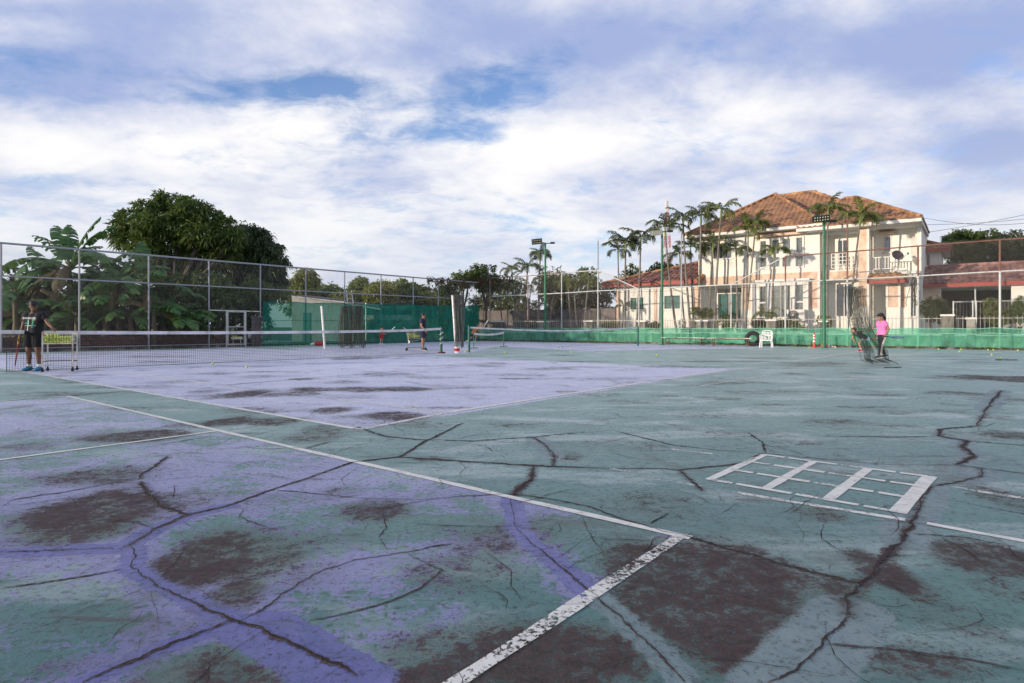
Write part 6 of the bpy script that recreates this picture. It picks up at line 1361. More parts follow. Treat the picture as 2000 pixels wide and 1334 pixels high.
def ball_stand():
    o = G(463, 677.2); t = thing('ball_stand', 'small pale stand heaped with balls behind the white gate', 'ball stand', o, R(20)); h = .40
    for x in (-.2, .2):
        for y in (-.13, .13): part('leg', MB().beam((x, y, 0), (x * .9, y * .9, h), .022), M_WMET, t)
    part('tray', MB().rbox(-.27, .27, -.18, .18, h, h + .02).rbox(-.27, .27, -.18, -.165, h + .02, h + .1).rbox(-.27, .27, .165, .18, h + .02, h + .1).rbox(-.27, -.255, -.164, .164, h + .02, h + .1).rbox(.255, .27, -.164, .164, h + .02, h + .1), M_WMET, t)
    heap((-.25, -.16, h + .02), (.25, .16, h + .3), 'yellow ball heaped on the small stand by the white gate', 'balls on the stand by the gate', 70, random.Random(6), Matrix.Translation(o) @ Matrix.Rotation(R(20), 4, 'Z'))
    s = thing('stool', 'small white stool right of the ball stand by the gate', 'stool', G(488, 676.2)); 
    part('seat', MB().rbox(-.15, .15, -.15, .15, .40, .43), M_WMET, s)
    for x in (-.12, .12):
        for y in (-.12, .12): part('leg', MB().beam((x, y, 0), (x, y, .40), .025), M_WMET, s)
    bg = thing('plastic_bag', 'pale plastic bag resting on the small white stool', 'bag', s.location + Vector((-.02, 0, .43))); part('bag_body', MB().ball((0, 0, .11), (.12, .1, .11), n=14, m=8).tube([(-.04, 0, .2), (-.03, 0, .30), (.03, 0, .30), (.04, 0, .2)], .012, 5), M_WPL, bg, smooth=True)
    q = LF.base(498) + Vector((.1, -.12, 0)); sh = thing('dark_sheet', 'dark grey sheet hung on the fence between the gate and the green cloth', 'sheet', q, math.atan2(LF.d.y, LF.d.x)); mb = MB(); vs = []; z1 = LF.at(498, 617).z; w = .58
    for i in range(15):
        for j in range(9): x = (i / 14 - .5) * w; z = .05 + (z1 - .05) * j / 8; vs.append((x, .03 * math.sin(i * 1.3) - .012 * j, z - .06 * (i / 14) * (j == 8)))
    mb.add(vs, [(i * 9 + j, (i + 1) * 9 + j, (i + 1) * 9 + j + 1, i * 9 + j + 1) for i in range(14) for j in range(8)]); part('fabric', mb, M('sheet_cloth', (.10, .085, .085), .9, var=.3), sh, smooth=True)
ball_stand()
# racket bag on the ground by the cloth
bg = thing('racket_bag', 'red and white racket bag lying at the foot of the dark green cloth', 'bag', G(618, 675.5), R(15)); part('bag_body', MB().tube([(-.32, 0, .08), (-.2, 0, .1), (.1, 0, .14), (.3, 0, .12), (.36, 0, .1)], [.03, .07, .13, .12, .05], 12), M_REDP, bg, smooth=True); part('panel', MB().tube([(-.34, -.0, .075), (-.22, 0, .1), (-.1, 0, .115)], [.035, .072, .1], 12), M_REFL, bg, smooth=True)
sr = thing('dropped_racket', 'dark tennis racket lying on the green ground near the right edge', 'racket', G(1965, 704.5), R(4))
def racket_parts(t, frame, grip, Mx=Matrix.Identity(4), Ls=.68):
    a, b = .165, .13; c = Ls - a
    X = lambda v: tuple(Mx @ Vector(v))
    part('frame', MB().tube([X((c + a * math.cos(k / 24 * 6.283), b * math.sin(k / 24 * 6.283), 0)) for k in range(25)], .0105, 6), frame, t)
    th = MB()
    for s in (-1, 1): th.tube([X((.20, s * .008, 0)), X((.27, s * .03, 0)), X((c - a * .8, s * b * .6, 0))], .009, 6)
    th.tube([X((.14, 0, 0)), X((.23, 0, 0))], .012, 8); part('throat', th, frame, t); part('grip', MB().tube([X((0, 0, 0)), X((.17, 0, 0))], .017, 8), grip, t)
    st = MB()
    for i in range(-6, 7): y = i * b / 7; w = a * math.sqrt(max(0, 1 - (y / b) ** 2)); st.wire([X((c - w, y, 0)), X((c + w, y, 0))], .0016)
    for i in range(-8, 9): x = i * a / 9; w = b * math.sqrt(max(0, 1 - (x / a) ** 2)); st.wire([X((c + x, -w, 0)), X((c + x, w, 0))], .0016)
    part('strings', st, M('racket_string', (.55, .55, .5), .5), t, kind='stuff')
racket_parts(sr, M_BLACK, M_BLACK, Matrix.Translation((-.34, 0, .03)))
rp = thing('rope_end', 'loose dark rope lying on the ground right of the trailing net', 'rope', G(1750, 719)); part('cord', MB().tube([Vector((x * .07 - .3, .05 * math.sin(x * 1.1) + .02 * x, .014)) for x in range(9)], .012, 6), M_NETDK, rp)

# ------------------------------------------------------------------ beyond the green cloth: shed, ladder, tower, wires
def shed():
    M_ROOF = M('old_sheet_roof', (.16, .13, .12), .8, var=.3, scale=3, dirt=(.07, .05, .045), dirt_amt=.7); M_SHW = M('pale_shed_wall', (.50, .50, .50), .85, var=.1, dirt=(.3, .29, .28), dirt_amt=.5); Y = 45
    o = Vector((at(640, 0, Y).x, Y, 0)); t = thing('lean_to_shed', 'pale shed with sloping dark sheet roof behind the tall green cloth', 'shed', o)
    def p(px, py, dy=0): return at(px, py, Y + dy) - o
    def slope(pa, pb, dy, nm):
        a, b = p(*pa), p(*pb); n = int((b - a).length / .16); vs = []
        for i in range(n + 1): q = a.lerp(b, i / n); zz = .03 * (i % 2); vs += [(q.x, q.y - .4, q.z - .22 + zz), (q.x, q.y + dy, q.z - .02 + zz)]
        part(nm, MB().add(vs, [(2 * i, 2 * i + 2, 2 * i + 3, 2 * i + 1) for i in range(n)]), M_ROOF, t); part('eave_beam', MB().beam(a + Vector((0, -.38, -.3)), b + Vector((0, -.38, -.3)), .07, .1), M_SHW, t)
    slope((562, 570), (676, 583), 5, 'roof_sheet'); slope((676, 584), (748, 597), 5, 'roof_sheet')
    W = MB(); q0, q1 = p(570, 580), p(672, 586); W.add([(q0.x, 0, 0), (q1.x, 0, 0), (q1.x, 0, q1.z - .1), (q0.x, 0, q0.z - .0), (q0.x, .2, 0), (q1.x, .2, 0), (q1.x, .2, q1.z - .1), (q0.x, .2, q0.z)], [(0, 1, 2, 3), (7, 6, 5, 4), (0, 3, 7, 4), (1, 5, 6, 2), (3, 2, 6, 7)]); part('wall', W, M_SHW, t)
    part('shed_door', MB().rbox(p(592, 0).x, p(606, 0).x, -.05, -.003, 0, 2.1), M('shed_door', (.12, .25, .24), .7), t)
    for px in (690, 715, 745): q = p(px, 592); part('roof_post', MB().tube([(q.x, 0, 0), (q.x, 0, q.z)], .05, 8), M_GREY, t)
    part('back_wall', MB().rbox(p(690, 0).x, p(790, 0).x, 3, 3.15, 0, 2.0), M_SHW, t)
    a = at(683, 579, 43.6); b = Vector((at(694, 0, 42.4).x, 42.4, 0)); ld = thing('ladder', 'pale metal ladder leaning on the shed roof behind the brown net', 'ladder', b); d = a - b; d += d.normalized() * .5; s = Vector((.22, .05, 0))
    for k in (-1, 1): part('rail', MB().beam(s * k, d + s * k * .8, .05), M_GREY, ld)
    for i in range(1, 12): part('rung', MB().tube([d * (i / 12) - s * .95, d * (i / 12) + s * .95], .018, 6), M_GREY, ld)
    hw = thing('hedge', 'clipped green hedge seen dimly through the dark green cloth', 'hedge', gz(770, 48)); link('crown', crown('crown', [((i * .9 - 4, 0, .9), (.8, .5, .75)) for i in range(10)], 900, 6, .2, .08, 77), L_GRASS, hw)
shed()
def tower():
    Y = 260.0; o = Vector(((1303 - CX) * Y / F, Y, 0)); t = thing('radio_mast', 'distant red and white lattice radio mast behind the palms', 'radio mast', o); zt = at(1303, 393, Y).z; red = M('mast_red', (.45, .10, .12), .7); wh = M('mast_white', (.66, .62, .64), .7); n = 22
    for i in range(n):
        z0, z1 = zt * i / n, zt * (i + 1) / n; w0, w1 = 2.2 * (1 - i / n) + .45, 2.2 * (1 - (i + 1) / n) + .45; mb = MB()
        for sx, sy in ((-1, -1), (1, -1), (1, 1), (-1, 1)): mb.beam((sx * w0, sy * w0, z0), (sx * w1, sy * w1, z1), .16)
        for (ax, ay), (bx, by) in (((-1, -1), (1, -1)), ((1, -1), (1, 1)), ((-1, 1), (1, 1)), ((-1, -1), (-1, 1))): mb.beam((ax * w0, ay * w0, z0), (bx * w1, by * w1, z1), .10); mb.beam((bx * w0, by * w0, z0), (ax * w1, ay * w1, z1), .10); mb.beam((ax * w1, ay * w1, z1), (bx * w1, by * w1, z1), .10)
        part('section', mb, red if (i // 2) % 2 else wh, t)
    for k in range(3): part('antenna', MB().tube([(0.5 * (k - 1), 0, zt - 3 - 2 * k), (.5 * (k - 1), 0, zt + 2 - 2 * k)], .12, 6), wh, t)
tower()
def wires():
    M_W = M('power_line', (.05, .05, .055), .6)
    for i, (a, b, Ya, Yb, sag) in enumerate((((1799, 425), (2080, 426), 38, 34, 14), ((1802, 439), (2080, 418), 38, 34, 5), ((1804, 455), (2080, 402), 37, 33, 3), ((1953, 465), (2080, 415), 30, 33, 4))):
        p, q = at(*a, Ya), at(*b, Yb); t = thing('power_line', ('uppermost sagging wire right of the main roof', 'second wire running right from the main roof edge', 'third wire crossing over the neighbour house', 'short rising wire at the right edge above the fence')[i], 'wire', p, 0, 'overhead wires at the right'); part('wire', MB().tube([p.lerp(q, k / 20) - Vector((0, 0, sag * .03 * math.sin(math.pi * k / 20))) - p for k in range(21)], .012, 5), M_W, t)
    p0 = Vector((at(2085, 600, 34).x, 34, 0)); t = thing('utility_pole', 'concrete utility pole outside the right edge carrying the wires', 'utility pole', p0); part('pole', MB().tube([(0, 0, 0), (0, 0, 9)], [.17, .11], 12), M_CONC, t); part('cross_arm', MB().box((0, 0, 7.6), (1.6, .1, .12)), M_GREY, t)
wires()
# ------------------------------------------------------------------ people
def skin_mat(name, c): return M(name, c, .55, var=.10, scale=8, spec=.35)
SK_D = skin_mat('skin_dark', (.17, .085, .055)); SK_M = skin_mat('skin_tan', (.36, .185, .115)); SK_L = skin_mat('skin_light', (.46, .25, .165)); M_HAIR = M('black_hair', (.012, .010, .010), .5, var=.3); M_HAIRB = M('brown_hair', (.07, .035, .02), .5, var=.3); M_EYE = M('eye_dark', (.012, .010, .010), .3); M_LIP = M('lip', (.22, .09, .07), .5); M_SOCK = M('sock_white', (.70, .69, .68), .8)
def fabric(name, c): return M(name, c, .85, var=.14, scale=7, bump=.25, bscale=35)
def remeshed(mb, voxel, smooth_it=6):
    me = mb.mesh('tmp'); o = bpy.data.objects.new('tmp', me); COL.objects.link(o); r = o.modifiers.new('r', 'REMESH'); r.mode = 'VOXEL'; r.voxel_size = voxel; s = o.modifiers.new('s', 'SMOOTH'); s.factor = .5; s.iterations = smooth_it
    dg = bpy.context.evaluated_depsgraph_get(); dg.update(); out = bpy.data.meshes.new_from_object(o.evaluated_get(dg)); bpy.data.objects.remove(o); bpy.data.meshes.remove(me)
    out.polygons.foreach_set('use_smooth', [True] * len(out.polygons)); return out
def hand(mb, wrist, d, palm_n, side, s=1.0, curl=.5):
    """palm with four unequal bent fingers and a thumb leaving the side of the palm; d along the hand, palm_n out of the palm, side towards the thumb"""
    d = d.normalized(); pn = (palm_n - d * palm_n.dot(d)).normalized(); sd = pn.cross(d).normalized(); sd = sd if sd.dot(side) > 0 else -sd; L_ = .082 * s
    for k in (-1, -.33, .33, 1): mb.capsule(wrist + sd * k * .018 * s, wrist + d * L_ + sd * k * .028 * s, .014 * s, .0125 * s, 8)
    for k, ln in ((-1, .062), (-.36, .076), (.30, .082), (.95, .074)):
        p = wrist + d * L_ + sd * k * .029 * s; a = curl * .6; v = d
        for seg in (.46, .32, .22):
            v = (d * math.cos(a) + pn * math.sin(a)).normalized(); q = p + v * ln * seg * s; mb.capsule(p, q, .0088 * s, .0078 * s, 8); p = q; a += curl * .9
    p = wrist + d * .022 * s + sd * .026 * s; v1 = (d * .65 + sd * .7 + pn * .35).normalized(); q = p + v1 * .042 * s; mb.capsule(p, q, .0125 * s, .0105 * s, 8); v2 = (d * .85 + sd * .25 + pn * (.3 + curl * .5)).normalized(); mb.capsule(q, q + v2 * .036 * s, .010 * s, .0085 * s, 8)
def V(*a): return Vector(a)
def person(label, base, rz, J, skin, shirt, shorts, shoe, hair, group=None, voxel=.008, fat=1.0, headr=1.0, yaw=0, pitch=0, sleeve=.55, short_len=.62, socks=True, curlL=.5, curlR=.9, palmL=None, palmR=None, hairfn=None, long_pants=False, stripe=None, sole=None):
    """J: joints in metres in the figure's own frame (facing -Y, its right hand at -X)"""
    t = thing('person', label, 'person', base, rz, group); P = {k: Vector(v) for k, v in J.items()}; b = MB(); f = fat
    up = (P['neck'] - P['pelvis']).normalized(); ax = (P['shL'] - P['shR']).normalized(); fw = up.cross(ax).normalized(); fw = -fw if False else fw   # fw points to the back or front; fixed below
    if fw.dot(Vector((0, -1, 0))) < 0: fw = -fw
    ch = P['neck'] - up * .16 * f
    # torso
    for s_, sh in ((1, 'shL'), (-1, 'shR')):
        b.capsule(P[sh], P['neck'] - up * .05, .052 * f, .055 * f); b.capsule(P[sh] - up * .06 - ax * s_ * .05, P['pelvis'] + ax * s_ * .055 + up * .10, .098 * f, .098 * f)
        b.capsule(P['pelvis'] + ax * s_ * .06 + up * .04, P['hip' + ('L' if s_ > 0 else 'R')], .105 * f, .10 * f)
    b.capsule(P['neck'] - up * .08, P['pelvis'] + up * .05, .10 * f, .10 * f)
    hd = P['head']; b.capsule(P['neck'] - up * .04, hd - (hd - P['neck']).normalized() * .03, .056 * headr, .052 * headr)
    Hm = (Matrix.Rotation(yaw, 3, 'Z') @ Matrix.Rotation(pitch, 3, 'X'))
    h = headr; b.ball(hd + Hm @ V(0, .008, .015) * h, V(.076, .096, .105) * h, Hm, 20, 14); b.ball(hd + Hm @ V(0, -.028, -.062) * h, V(.055, .062, .055) * h, Hm, 16, 10)
    b.capsule(hd + Hm @ V(0, -.088, .012) * h, hd + Hm @ V(0, -.110, -.022) * h, .010 * h, .015 * h, 8)                # nose
    b.ball(hd + Hm @ V(0, -.082, -.078) * h, V(.022, .018, .016) * h, Hm, 10, 6)                                       # chin
    b.ball(hd + Hm @ V(0, -.080, .040) * h, V(.05, .018, .012) * h, Hm, 12, 6)                                        # brow
    for s_ in (-1, 1): b.ball(hd + Hm @ V(s_ * .078, .012, -.008) * h, V(.012, .024, .034) * h, Hm, 10, 8)             # ears
    # limbs
    for s_, k in ((1, 'L'), (-1, 'R')):
        b.capsule(P['sh' + k], P['el' + k], .047 * f, .038 * f); b.capsule(P['el' + k], P['wr' + k], .038 * f, .026 * f)
        b.capsule(P['el' + k], P['el' + k].lerp(P['wr' + k], .35), .036 * f, .041 * f)
        dv_ = (P['wr' + k] - P['el' + k]).normalized(); pal = (palmL if k == 'L' else palmR) or (-ax * s_); hand(b, P['wr' + k], dv_, Vector(pal), Vector(fw), headr * .98 if voxel < .008 else headr, curlL if k == 'L' else curlR)
        b.capsule(P['hip' + k], P['kn' + k], .088 * f, .056 * f); b.capsule(P['kn' + k], P['an' + k], .054 * f, .036 * f); calf = P['kn' + k].lerp(P['an' + k], .3); bk_ = (P['an' + k] - P['toe' + k]); bk_.z = 0; bk_ = bk_.normalized() if bk_.length > .01 else Vector((0, 1, 0)); b.capsule(calf + bk_ * .012, calf.lerp(P['an' + k], .35), .055 * f, .045 * f)
        b.capsule(P['an' + k], P['toe' + k], .038, .03)
    link('body', remeshed(b, voxel), skin, t)
    # clothes
    s1 = MB()
    for s_, k in ((1, 'L'), (-1, 'R')):
        s1.capsule(P['sh' + k], P['neck'] - up * .055, .072 * f, .070 * f); e = P['sh' + k].lerp(P['el' + k], sleeve); s1.tube([P['sh' + k].lerp(P['neck'], .12), P['sh' + k], P['sh' + k].lerp(e, .5), e], [.05 * f, .072 * f, .070 * f, .073 * f], 14)
        s1.capsule(P['sh' + k] - up * .06 - ax * s_ * .05, P['pelvis'] + ax * s_ * .055 + up * .10, .118 * f, .118 * f)
        s1.tube([P['pelvis'] + ax * s_ * .055 + up * .22, P['pelvis'] + ax * s_ * .058 + up * .1, P['pelvis'] + ax * s_ * .062 - up * .035], [.116 * f, .128 * f, .142 * f], 16)
    s1.capsule(P['neck'] - up * .115, P['pelvis'] + up * .06, .118 * f, .120 * f)
    sh = link('shirt', remeshed(s1, .011, 5), shirt, t)
    s2 = MB()
    for s_, k in ((1, 'L'), (-1, 'R')):
        kn, hp, an = P['kn' + k], P['hip' + k], P['an' + k]
        s2.tube([P['pelvis'] + ax * s_ * .05 + up * .10, hp + up * .04], [.112 * f, .118 * f], 16)
        if long_pants: s2.tube([hp + up * .03, hp.lerp(kn, .5), kn], [.112 * f, .098 * f, .074 * f], 16); s2.capsule(kn, kn, .073 * f); s2.tube([kn, kn.lerp(an, .5), kn.lerp(an, .93)], [.073 * f, .066 * f, .054 * f], 16)
        else: s2.tube([hp + up * .03, hp.lerp(kn, short_len * .5), hp.lerp(kn, short_len)], [.115 * f, .113 * f, .110 * f], 16)
    s2.capsule(P['pelvis'] - ax * .05, P['pelvis'] + ax * .05, .118 * f, .118 * f)
    tr = link('trousers' if long_pants else 'shorts', remeshed(s2, .012, 4), shorts, t)
    if stripe:
        for s_, k in ((1, 'L'), (-1, 'R')):
            kn, hp, an = P['kn' + k], P['hip' + k], P['an' + k]; vs = []; pts = [hp, hp.lerp(kn, .33), hp.lerp(kn, .66), kn, kn.lerp(an, .33), kn.lerp(an, .66), kn.lerp(an, .9)]; rr_ = [.115, .108, .093, .082, .078, .070, .062]
            mb = MB()
            for p, q, ra, rb in zip(pts[:-1], pts[1:], rr_[:-1], rr_[1:]): mb.beam(p + ax * s_ * ra * f, q + ax * s_ * rb * f, .05, .012, up=(ax.x, ax.y, ax.z))
            part('side_stripe', mb, stripe, t)
    for k in 'LR':
        an, to = P['an' + k], P['toe' + k]; m_ = MB(); d = (to - an); dn = Vector((d.x, d.y, d.z)).normalized(); m_.capsule(an - dn * .035 + V(0, 0, -.02), to + V(0, 0, -.0), .043, .036); m_.capsule(an + V(0, 0, .0), an.lerp(to, .4), .045, .042); sho = link('shoe', remeshed(m_, .009, 3), shoe, t)
        so = MB(); nz = Vector((-dn.z * dn.x, -dn.z * dn.y, dn.x ** 2 + dn.y ** 2)) if abs(dn.z) < .99 else Vector((0, -1, 0)); so.beam(an - dn * .07 - nz * .062, to + dn * .03 - nz * .034, .075, .022, up=tuple(nz)); part('sole', so, sole or M_REFL, sho)
        if socks: sk = MB(); a_ = P['an' + k]; u_ = (P['kn' + k] - a_).normalized(); sk.tube([a_ + u_ * .02, a_ + u_ * .085], [.047 * f, .045 * f], 12); part('sock', sk, M_SOCK, t)
    # face and hair
    for s_ in (-1, 1): part('eye', MB().ball(hd + Hm @ V(s_ * .030, -.082, .018) * h, V(.013, .008, .007) * h, Hm, 10, 6), M_EYE, t); part('eyebrow', MB().box(hd + Hm @ V(s_ * .031, -.093, .042) * h, V(.034, .008, .007) * h, Hm), hair, t)
    part('mouth', MB().ball(hd + Hm @ V(0, -.090, -.052) * h, V(.022, .007, .006) * h, Hm, 10, 6), M_LIP, t)
    hm = MB(); hm.ball(hd + Hm @ V(0, .020, .040) * h, V(.086, .098, .094) * h, Hm, 18, 12); hm.ball(hd + Hm @ V(0, -.05, .082) * h, V(.062, .045, .034) * h, Hm, 14, 8); hm.ball(hd + Hm @ V(0, .055, -.01) * h, V(.07, .055, .07) * h, Hm, 14, 8); rr = random.Random(len(label))
    for _ in range(26):
        a, e = rr.uniform(0, 6.28), rr.uniform(.25, 1.4); hm.ball(hd + Hm @ (V(.082 * math.cos(a) * math.cos(e), .022 + .092 * math.sin(a) * math.cos(e) + (.03 if math.sin(a) < 0 and e < .5 else 0), .045 + .088 * math.sin(e)) * h), V(.022, .022, .017) * h, None, 8, 6)
    link('hair', remeshed(hm, .008 * h, 2), hair, t)
    return t, P, sh, Hm
def J_stand(k=1.0, w=1.0):
    return dict(pelvis=(0, 0, .93 * k), neck=(0, 0.01, 1.42 * k), head=(0, -.02, 1.56 * k), shL=(.185 * w, 0.01, 1.37 * k), shR=(-.185 * w, 0.01, 1.37 * k), hipL=(.09 * w, 0, .90 * k), hipR=(-.09 * w, 0, .90 * k), knL=(.11, -.02, .49 * k), knR=(-.11, -.02, .49 * k), anL=(.12, .02, .085), anR=(-.12, .02, .085), toeL=(.14, -.13, .04), toeR=(-.14, -.13, .04), elL=(.26, .02, 1.10 * k), elR=(-.26, .02, 1.10 * k), wrL=(.27, -.03, .86 * k), wrR=(-.27, -.03, .86 * k))
def hold_racket(label, root, P, k, d, frame, grip, roll=0.0, back=.06):
    """racket gripped in hand k pointing along d (figure frame)"""
    Mw = Matrix.Translation(root.location) @ root.rotation_euler.to_matrix().to_4x4(); w = P['wr' + k]; dv_ = (w - P['el' + k]).normalized(); c = w + dv_ * .075; d = Vector(d).normalized(); o = Mw @ (c - d * back); dw = Mw.to_3x3() @ d
    t = thing('tennis_racket', label, 'racket', o); x = dw.normalized(); y = x.cross(Vector((0, 0, 1))); y = y.normalized() if y.length > .05 else Vector((0, 1, 0)); z = x.cross(y).normalized(); Mx = Matrix((x, y, z)).transposed().to_4x4() @ Matrix.Rotation(roll, 4, 'X'); racket_parts(t, frame, grip, Mx); return t

# man in black by the near net
j = J_stand(.985, 1.05); j.update(elR=(-.285, .03, 1.05), wrR=(-.29, -.06, .80), elL=(.36, -.03, 1.14), wrL=(.53, -.12, 1.03), head=(.035, -.055, 1.535), shL=(.205, 0.0, 1.355), shR=(-.195, .01, 1.345))
manb, Pb, shb, _ = person('man in black shirt lettered BANGKOK and black shorts reaching into the ball basket', G(66, 724.6), R(0), j, SK_D, fabric('black_shirt', (.012, .012, .016)), fabric('black_shorts', (.010, .010, .012)), M('blue_shoe', (.04, .22, .36), .6), M_HAIR, voxel=.007, fat=1.04, yaw=R(38), pitch=R(24), curlL=.35, curlR=1.25, sole=M('dark_sole', (.03, .05, .08), .7), palmL=(0, 0, -1), short_len=.78)
hold_racket('red tennis racket with yellow grip held downward by the man in black', manb, Pb, 'R', (-.10, -.05, -1), M('red_racket', (.40, .03, .035), .4), M('yellow_grip', (.65, .48, .03), .6), R(-10), .08)
# printing on his shirt, laid onto the cloth
def shirt_print(txt, size, cx, cz, mat, rot=0.0, name='lettering'):
    c = bpy.data.curves.new('t', 'FONT'); c.body = txt; c.size = size; c.align_x = 'CENTER'; c.align_y = 'CENTER'; c.resolution_u = 3; c.offset = .0012; o = bpy.data.objects.new('t', c); COL.objects.link(o); dg = bpy.context.evaluated_depsgraph_get(); dg.update(); me = bpy.data.meshes.new_from_object(o.evaluated_get(dg)); bpy.data.objects.remove(o); return drape(me, cx, cz, mat, rot, name)
def drape(me, cx, cz, mat, rot, name):
    bv = BVHTree.FromPolygons([v.co.copy() for v in shb.data.vertices], [tuple(p.vertices) for p in shb.data.polygons])
    for v in me.vertices:
        x, y = v.co.x, v.co.y; x, y = x * math.cos(rot) - y * math.sin(rot), x * math.sin(rot) + y * math.cos(rot); hit = bv.ray_cast(Vector((cx + x, -1, cz + y)), Vector((0, 1, 0)))[0]; v.co = Vector((cx + x, (hit.y if hit else -.13) - .005, cz + y))
    return link(name, me, mat, shb)
M_PW = M('print_white', (.75, .74, .74), .7); M_PG = M('print_green', (.05, .38, .24), .7)
shirt_print('BANGKOK', .066, -.015, 1.255, M_PW); shirt_print('tennis', .095, .062, 1.145, M_PG, R(90))
for x0, x1, z0, z1, m_, nm in ((-.05, -.034, .96, 1.225, M_PW, 'print_bar'), (-.10, .13, 1.075, 1.084, M_PW, 'print_bar'), (.04, .14, 1.213, 1.219, M_PW, 'print_bar')):
    g_ = MB(); n = 8; vs = [(x0 + (x1 - x0) * a, z0 + (z1 - z0) * i / n, 0) for i in range(n + 1) for a in (0, .5, 1)]; g_.add(vs, [(3 * i + a, 3 * i + a + 1, 3 * i + a + 4, 3 * i + a + 3) for i in range(n) for a in (0, 1)]); drape(g_.mesh('print_bar'), 0, 0, m_, 0, nm)
g_ = MB(); rr = random.Random(2)
for i in range(7): a = rr.uniform(-.11, -.06); z = 1.07 + i * .022; g_.add([(a, z, 0), (a + .045, z + .02, 0), (a + .045, z + .03, 0), (a, z + .011, 0)], [(0, 1, 2, 3)])
drape(g_.mesh('print_strokes'), 0, 0, M_PG, 0, 'print_strokes')

# girl in pink, walking left
k = .89; j = dict(pelvis=(0, .03, .83), neck=(0, .0, 1.25), head=(0, -.04, 1.385), shL=(.155, 0, 1.20), shR=(-.155, 0, 1.20), hipL=(.08, .03, .80), hipR=(-.08, .03, .80), knL=(.09, -.10, .44), knR=(-.09, .02, .45), anL=(.09, -.14, .085), anR=(-.09, .20, .10), toeL=(.09, -.29, .04), toeR=(-.10, .06, .045), elL=(.20, .10, .99), elR=(-.21, .07, .98), wrL=(.19, -.01, .80), wrR=(-.19, -.06, .79))
girl, Pg, shg, Hg = person('girl in pink shirt, black cap and striped black track pants walking left', G(1722, 700), R(-84), j, SK_M, fabric('pink_shirt', (.75, .20, .48)), fabric('black_track_pants', (.016, .016, .020)), M('black_white_shoe', (.05, .05, .055), .6), M_HAIR, voxel=.007, fat=.88, headr=.95, pitch=R(4), sleeve=.5, long_pants=True, stripe=M('stripe_white', (.62, .58, .57), .8), curlL=1.1, curlR=.9)
hd = Pg['head']; part('cap', MB().ball(hd + Hg @ V(0, .012, .045), V(.094, .105, .078), Hg, 20, 12).ball(hd + Hg @ V(0, -.13, .052), V(.062, .065, .010), Hg, 16, 6), M('black_cap', (.018, .015, .017), .7), girl, smooth=True)
part('ponytail', MB().tube([hd + V(0, .10, .03), hd + V(0, .15, -.03), hd + V(0, .16, -.14), hd + V(0, .14, -.22)], [.022, .04, .034, .010], 10), M_HAIR, girl, smooth=True)
hold_racket('blue tennis racket held behind her by the girl in pink', girl, Pg, 'L', (.10, 1, -.08), M('blue_racket', (.03, .10, .30), .4), M_BLACK, R(-12), .05)

# boy running behind the net curtain, leaning left
j = dict(pelvis=(0, .0, .60), neck=(.0, -.36, .81), head=(0, -.47, .90), shL=(.13, -.32, .80), shR=(-.13, -.32, .78), hipL=(.07, .0, .57), hipR=(-.07, .0, .57), knL=(.08, .30, .50), knR=(-.08, -.18, .34), anL=(.08, .55, .56), anR=(-.08, -.08, .075), toeL=(.08, .62, .47), toeR=(-.08, -.20, .04), elL=(.20, -.10, .86), elR=(-.22, -.38, .60), wrL=(.22, .16, .94), wrR=(-.22, -.30, .44))
boy, Pk, _, _ = person('boy in dark grey shirt and pale blue shorts running left behind the net curtain', G(1688, 687), R(-88), j, SK_L, fabric('charcoal_shirt', (.05, .045, .055)), fabric('pale_blue_shorts', (.36, .55, .66)), M('red_shoe', (.50, .06, .06), .6), M_HAIRB, voxel=.008, fat=.78, headr=.92, pitch=R(-12), short_len=.55)
hold_racket('dark tennis racket carried by the boy running behind the net curtain', boy, Pk, 'R', (-.05, .9, -.45), M_BLACK, M_BLACK, R(60))

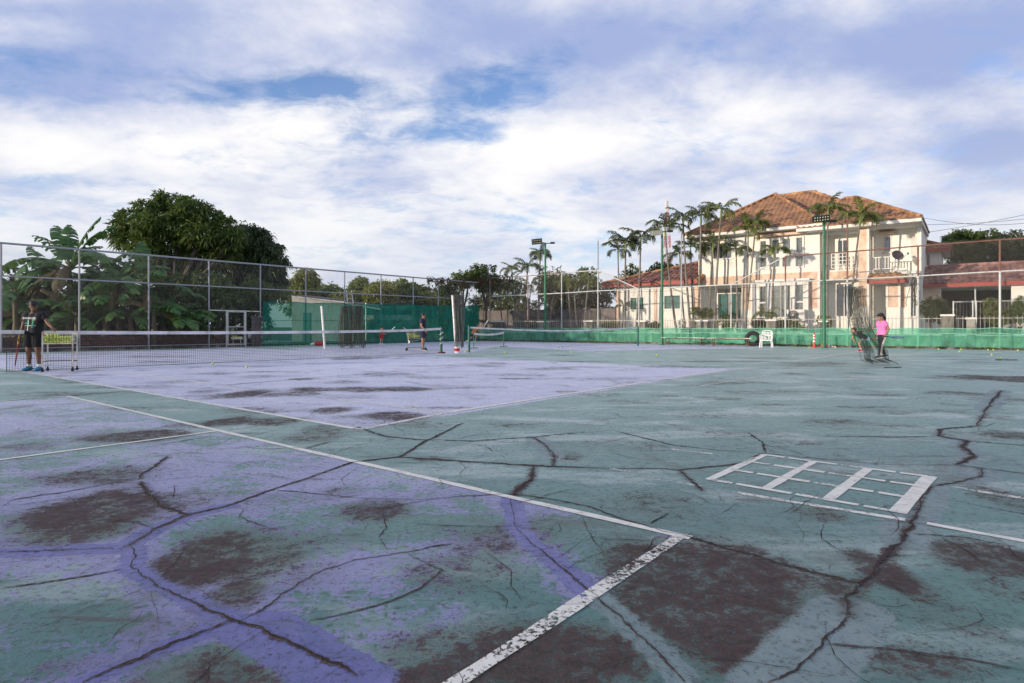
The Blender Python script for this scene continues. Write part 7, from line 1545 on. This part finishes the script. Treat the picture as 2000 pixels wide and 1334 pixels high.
# man in navy beside the trolley, facing right
j = J_stand(.99, 1.0); j.update(elL=(.235, .04, 1.09), wrL=(.235, -.07, .85), elR=(-.235, .02, 1.09), wrR=(-.22, -.14, .90), toeL=(.12, -.14, .04), anL=(.10, .03, .085), anR=(-.10, -.03, .085), toeR=(-.12, -.19, .04))
mann, Pn, shn, Hn_ = person('man in navy polo and shorts standing right of the ball trolley', G(826, 685), R(86), j, SK_M, fabric('navy_polo', (.018, .020, .045)), fabric('navy_shorts', (.025, .028, .06)), M('dark_shoe', (.04, .035, .035), .6), M_HAIR, voxel=.009, fat=1.12, headr=1.02, yaw=R(0), socks=False, short_len=.8)
hd = Pn['head']; part('sunglasses', MB().ball(hd + Hn_ @ V(.034, -.092, .018), V(.027, .010, .019), Hn_, 12, 6).ball(hd + Hn_ @ V(-.034, -.092, .018), V(.027, .010, .019), Hn_, 12, 6).box(hd + Hn_ @ V(.082, -.04, .022), (.006, .11, .010), Hn_).box(hd + Hn_ @ V(-.082, -.04, .022), (.006, .11, .010), Hn_).box(hd + Hn_ @ V(0, -.098, .024), (.03, .008, .008), Hn_), M_BLACK, mann)
# small child in red
k = .62; j = J_stand(.635, .70); j.update(pelvis=(0, 0, .56), hipL=(.06, 0, .54), hipR=(-.06, 0, .54), knL=(.08, -.02, .30), knR=(-.08, -.02, .30), neck=(0, 0, .86), head=(0, -.02, .965), shL=(.115, 0, .82), shR=(-.115, 0, .82), elL=(.16, -.08, .68), wrL=(.12, -.24, .66), elR=(-.17, -.04, .68), wrR=(-.10, -.22, .66), toeL=(.10, -.10, .04), toeR=(-.10, -.10, .04))
kid, Pr, _, _ = person('small child in red clothes holding a white racket before the dark green cloth', G(745, 675), R(70), j, SK_M, fabric('red_shirt', (.42, .022, .028)), fabric('red_shorts', (.36, .02, .025)), M('white_shoe', (.68, .67, .66), .6), M_HAIR, voxel=.009, fat=.72, headr=.88, socks=True)
hold_racket('white tennis racket held forward by the small child in red', kid, Pr, 'L', (.1, -.75, .65), M_REFL, M_BLACK, R(20))
# boy in orange running right on the far court
j = dict(pelvis=(0, .0, .66), neck=(0, -.22, 1.01), head=(0, -.30, 1.12), shL=(.13, -.19, .97), shR=(-.13, -.19, .97), hipL=(.075, .0, .63), hipR=(-.075, .0, .63), knL=(.08, .14, .37), knR=(-.08, -.24, .46), anL=(.08, .42, .16), anR=(-.08, -.12, .14), toeL=(.08, .38, .04), toeR=(-.08, -.24, .09), elL=(.20, -.30, .80), elR=(-.20, -.02, .82), wrL=(.20, -.50, .90), wrR=(-.19, -.18, .72))
boyo, Po, _, _ = person('boy in orange shirt and black shorts running right on the far court', G(924, 671.5), R(80), j, SK_L, fabric('orange_shirt', (.72, .22, .06)), fabric('black_boy_shorts', (.02, .02, .025)), M('lime_shoe', (.45, .60, .12), .6), M_HAIRB, voxel=.010, fat=.82, headr=.92, pitch=R(-8))
hold_racket('pale tennis racket raised by the boy in orange', boyo, Po, 'L', (.1, -.5, .85), M_REFL, M_BLACK, R(15))
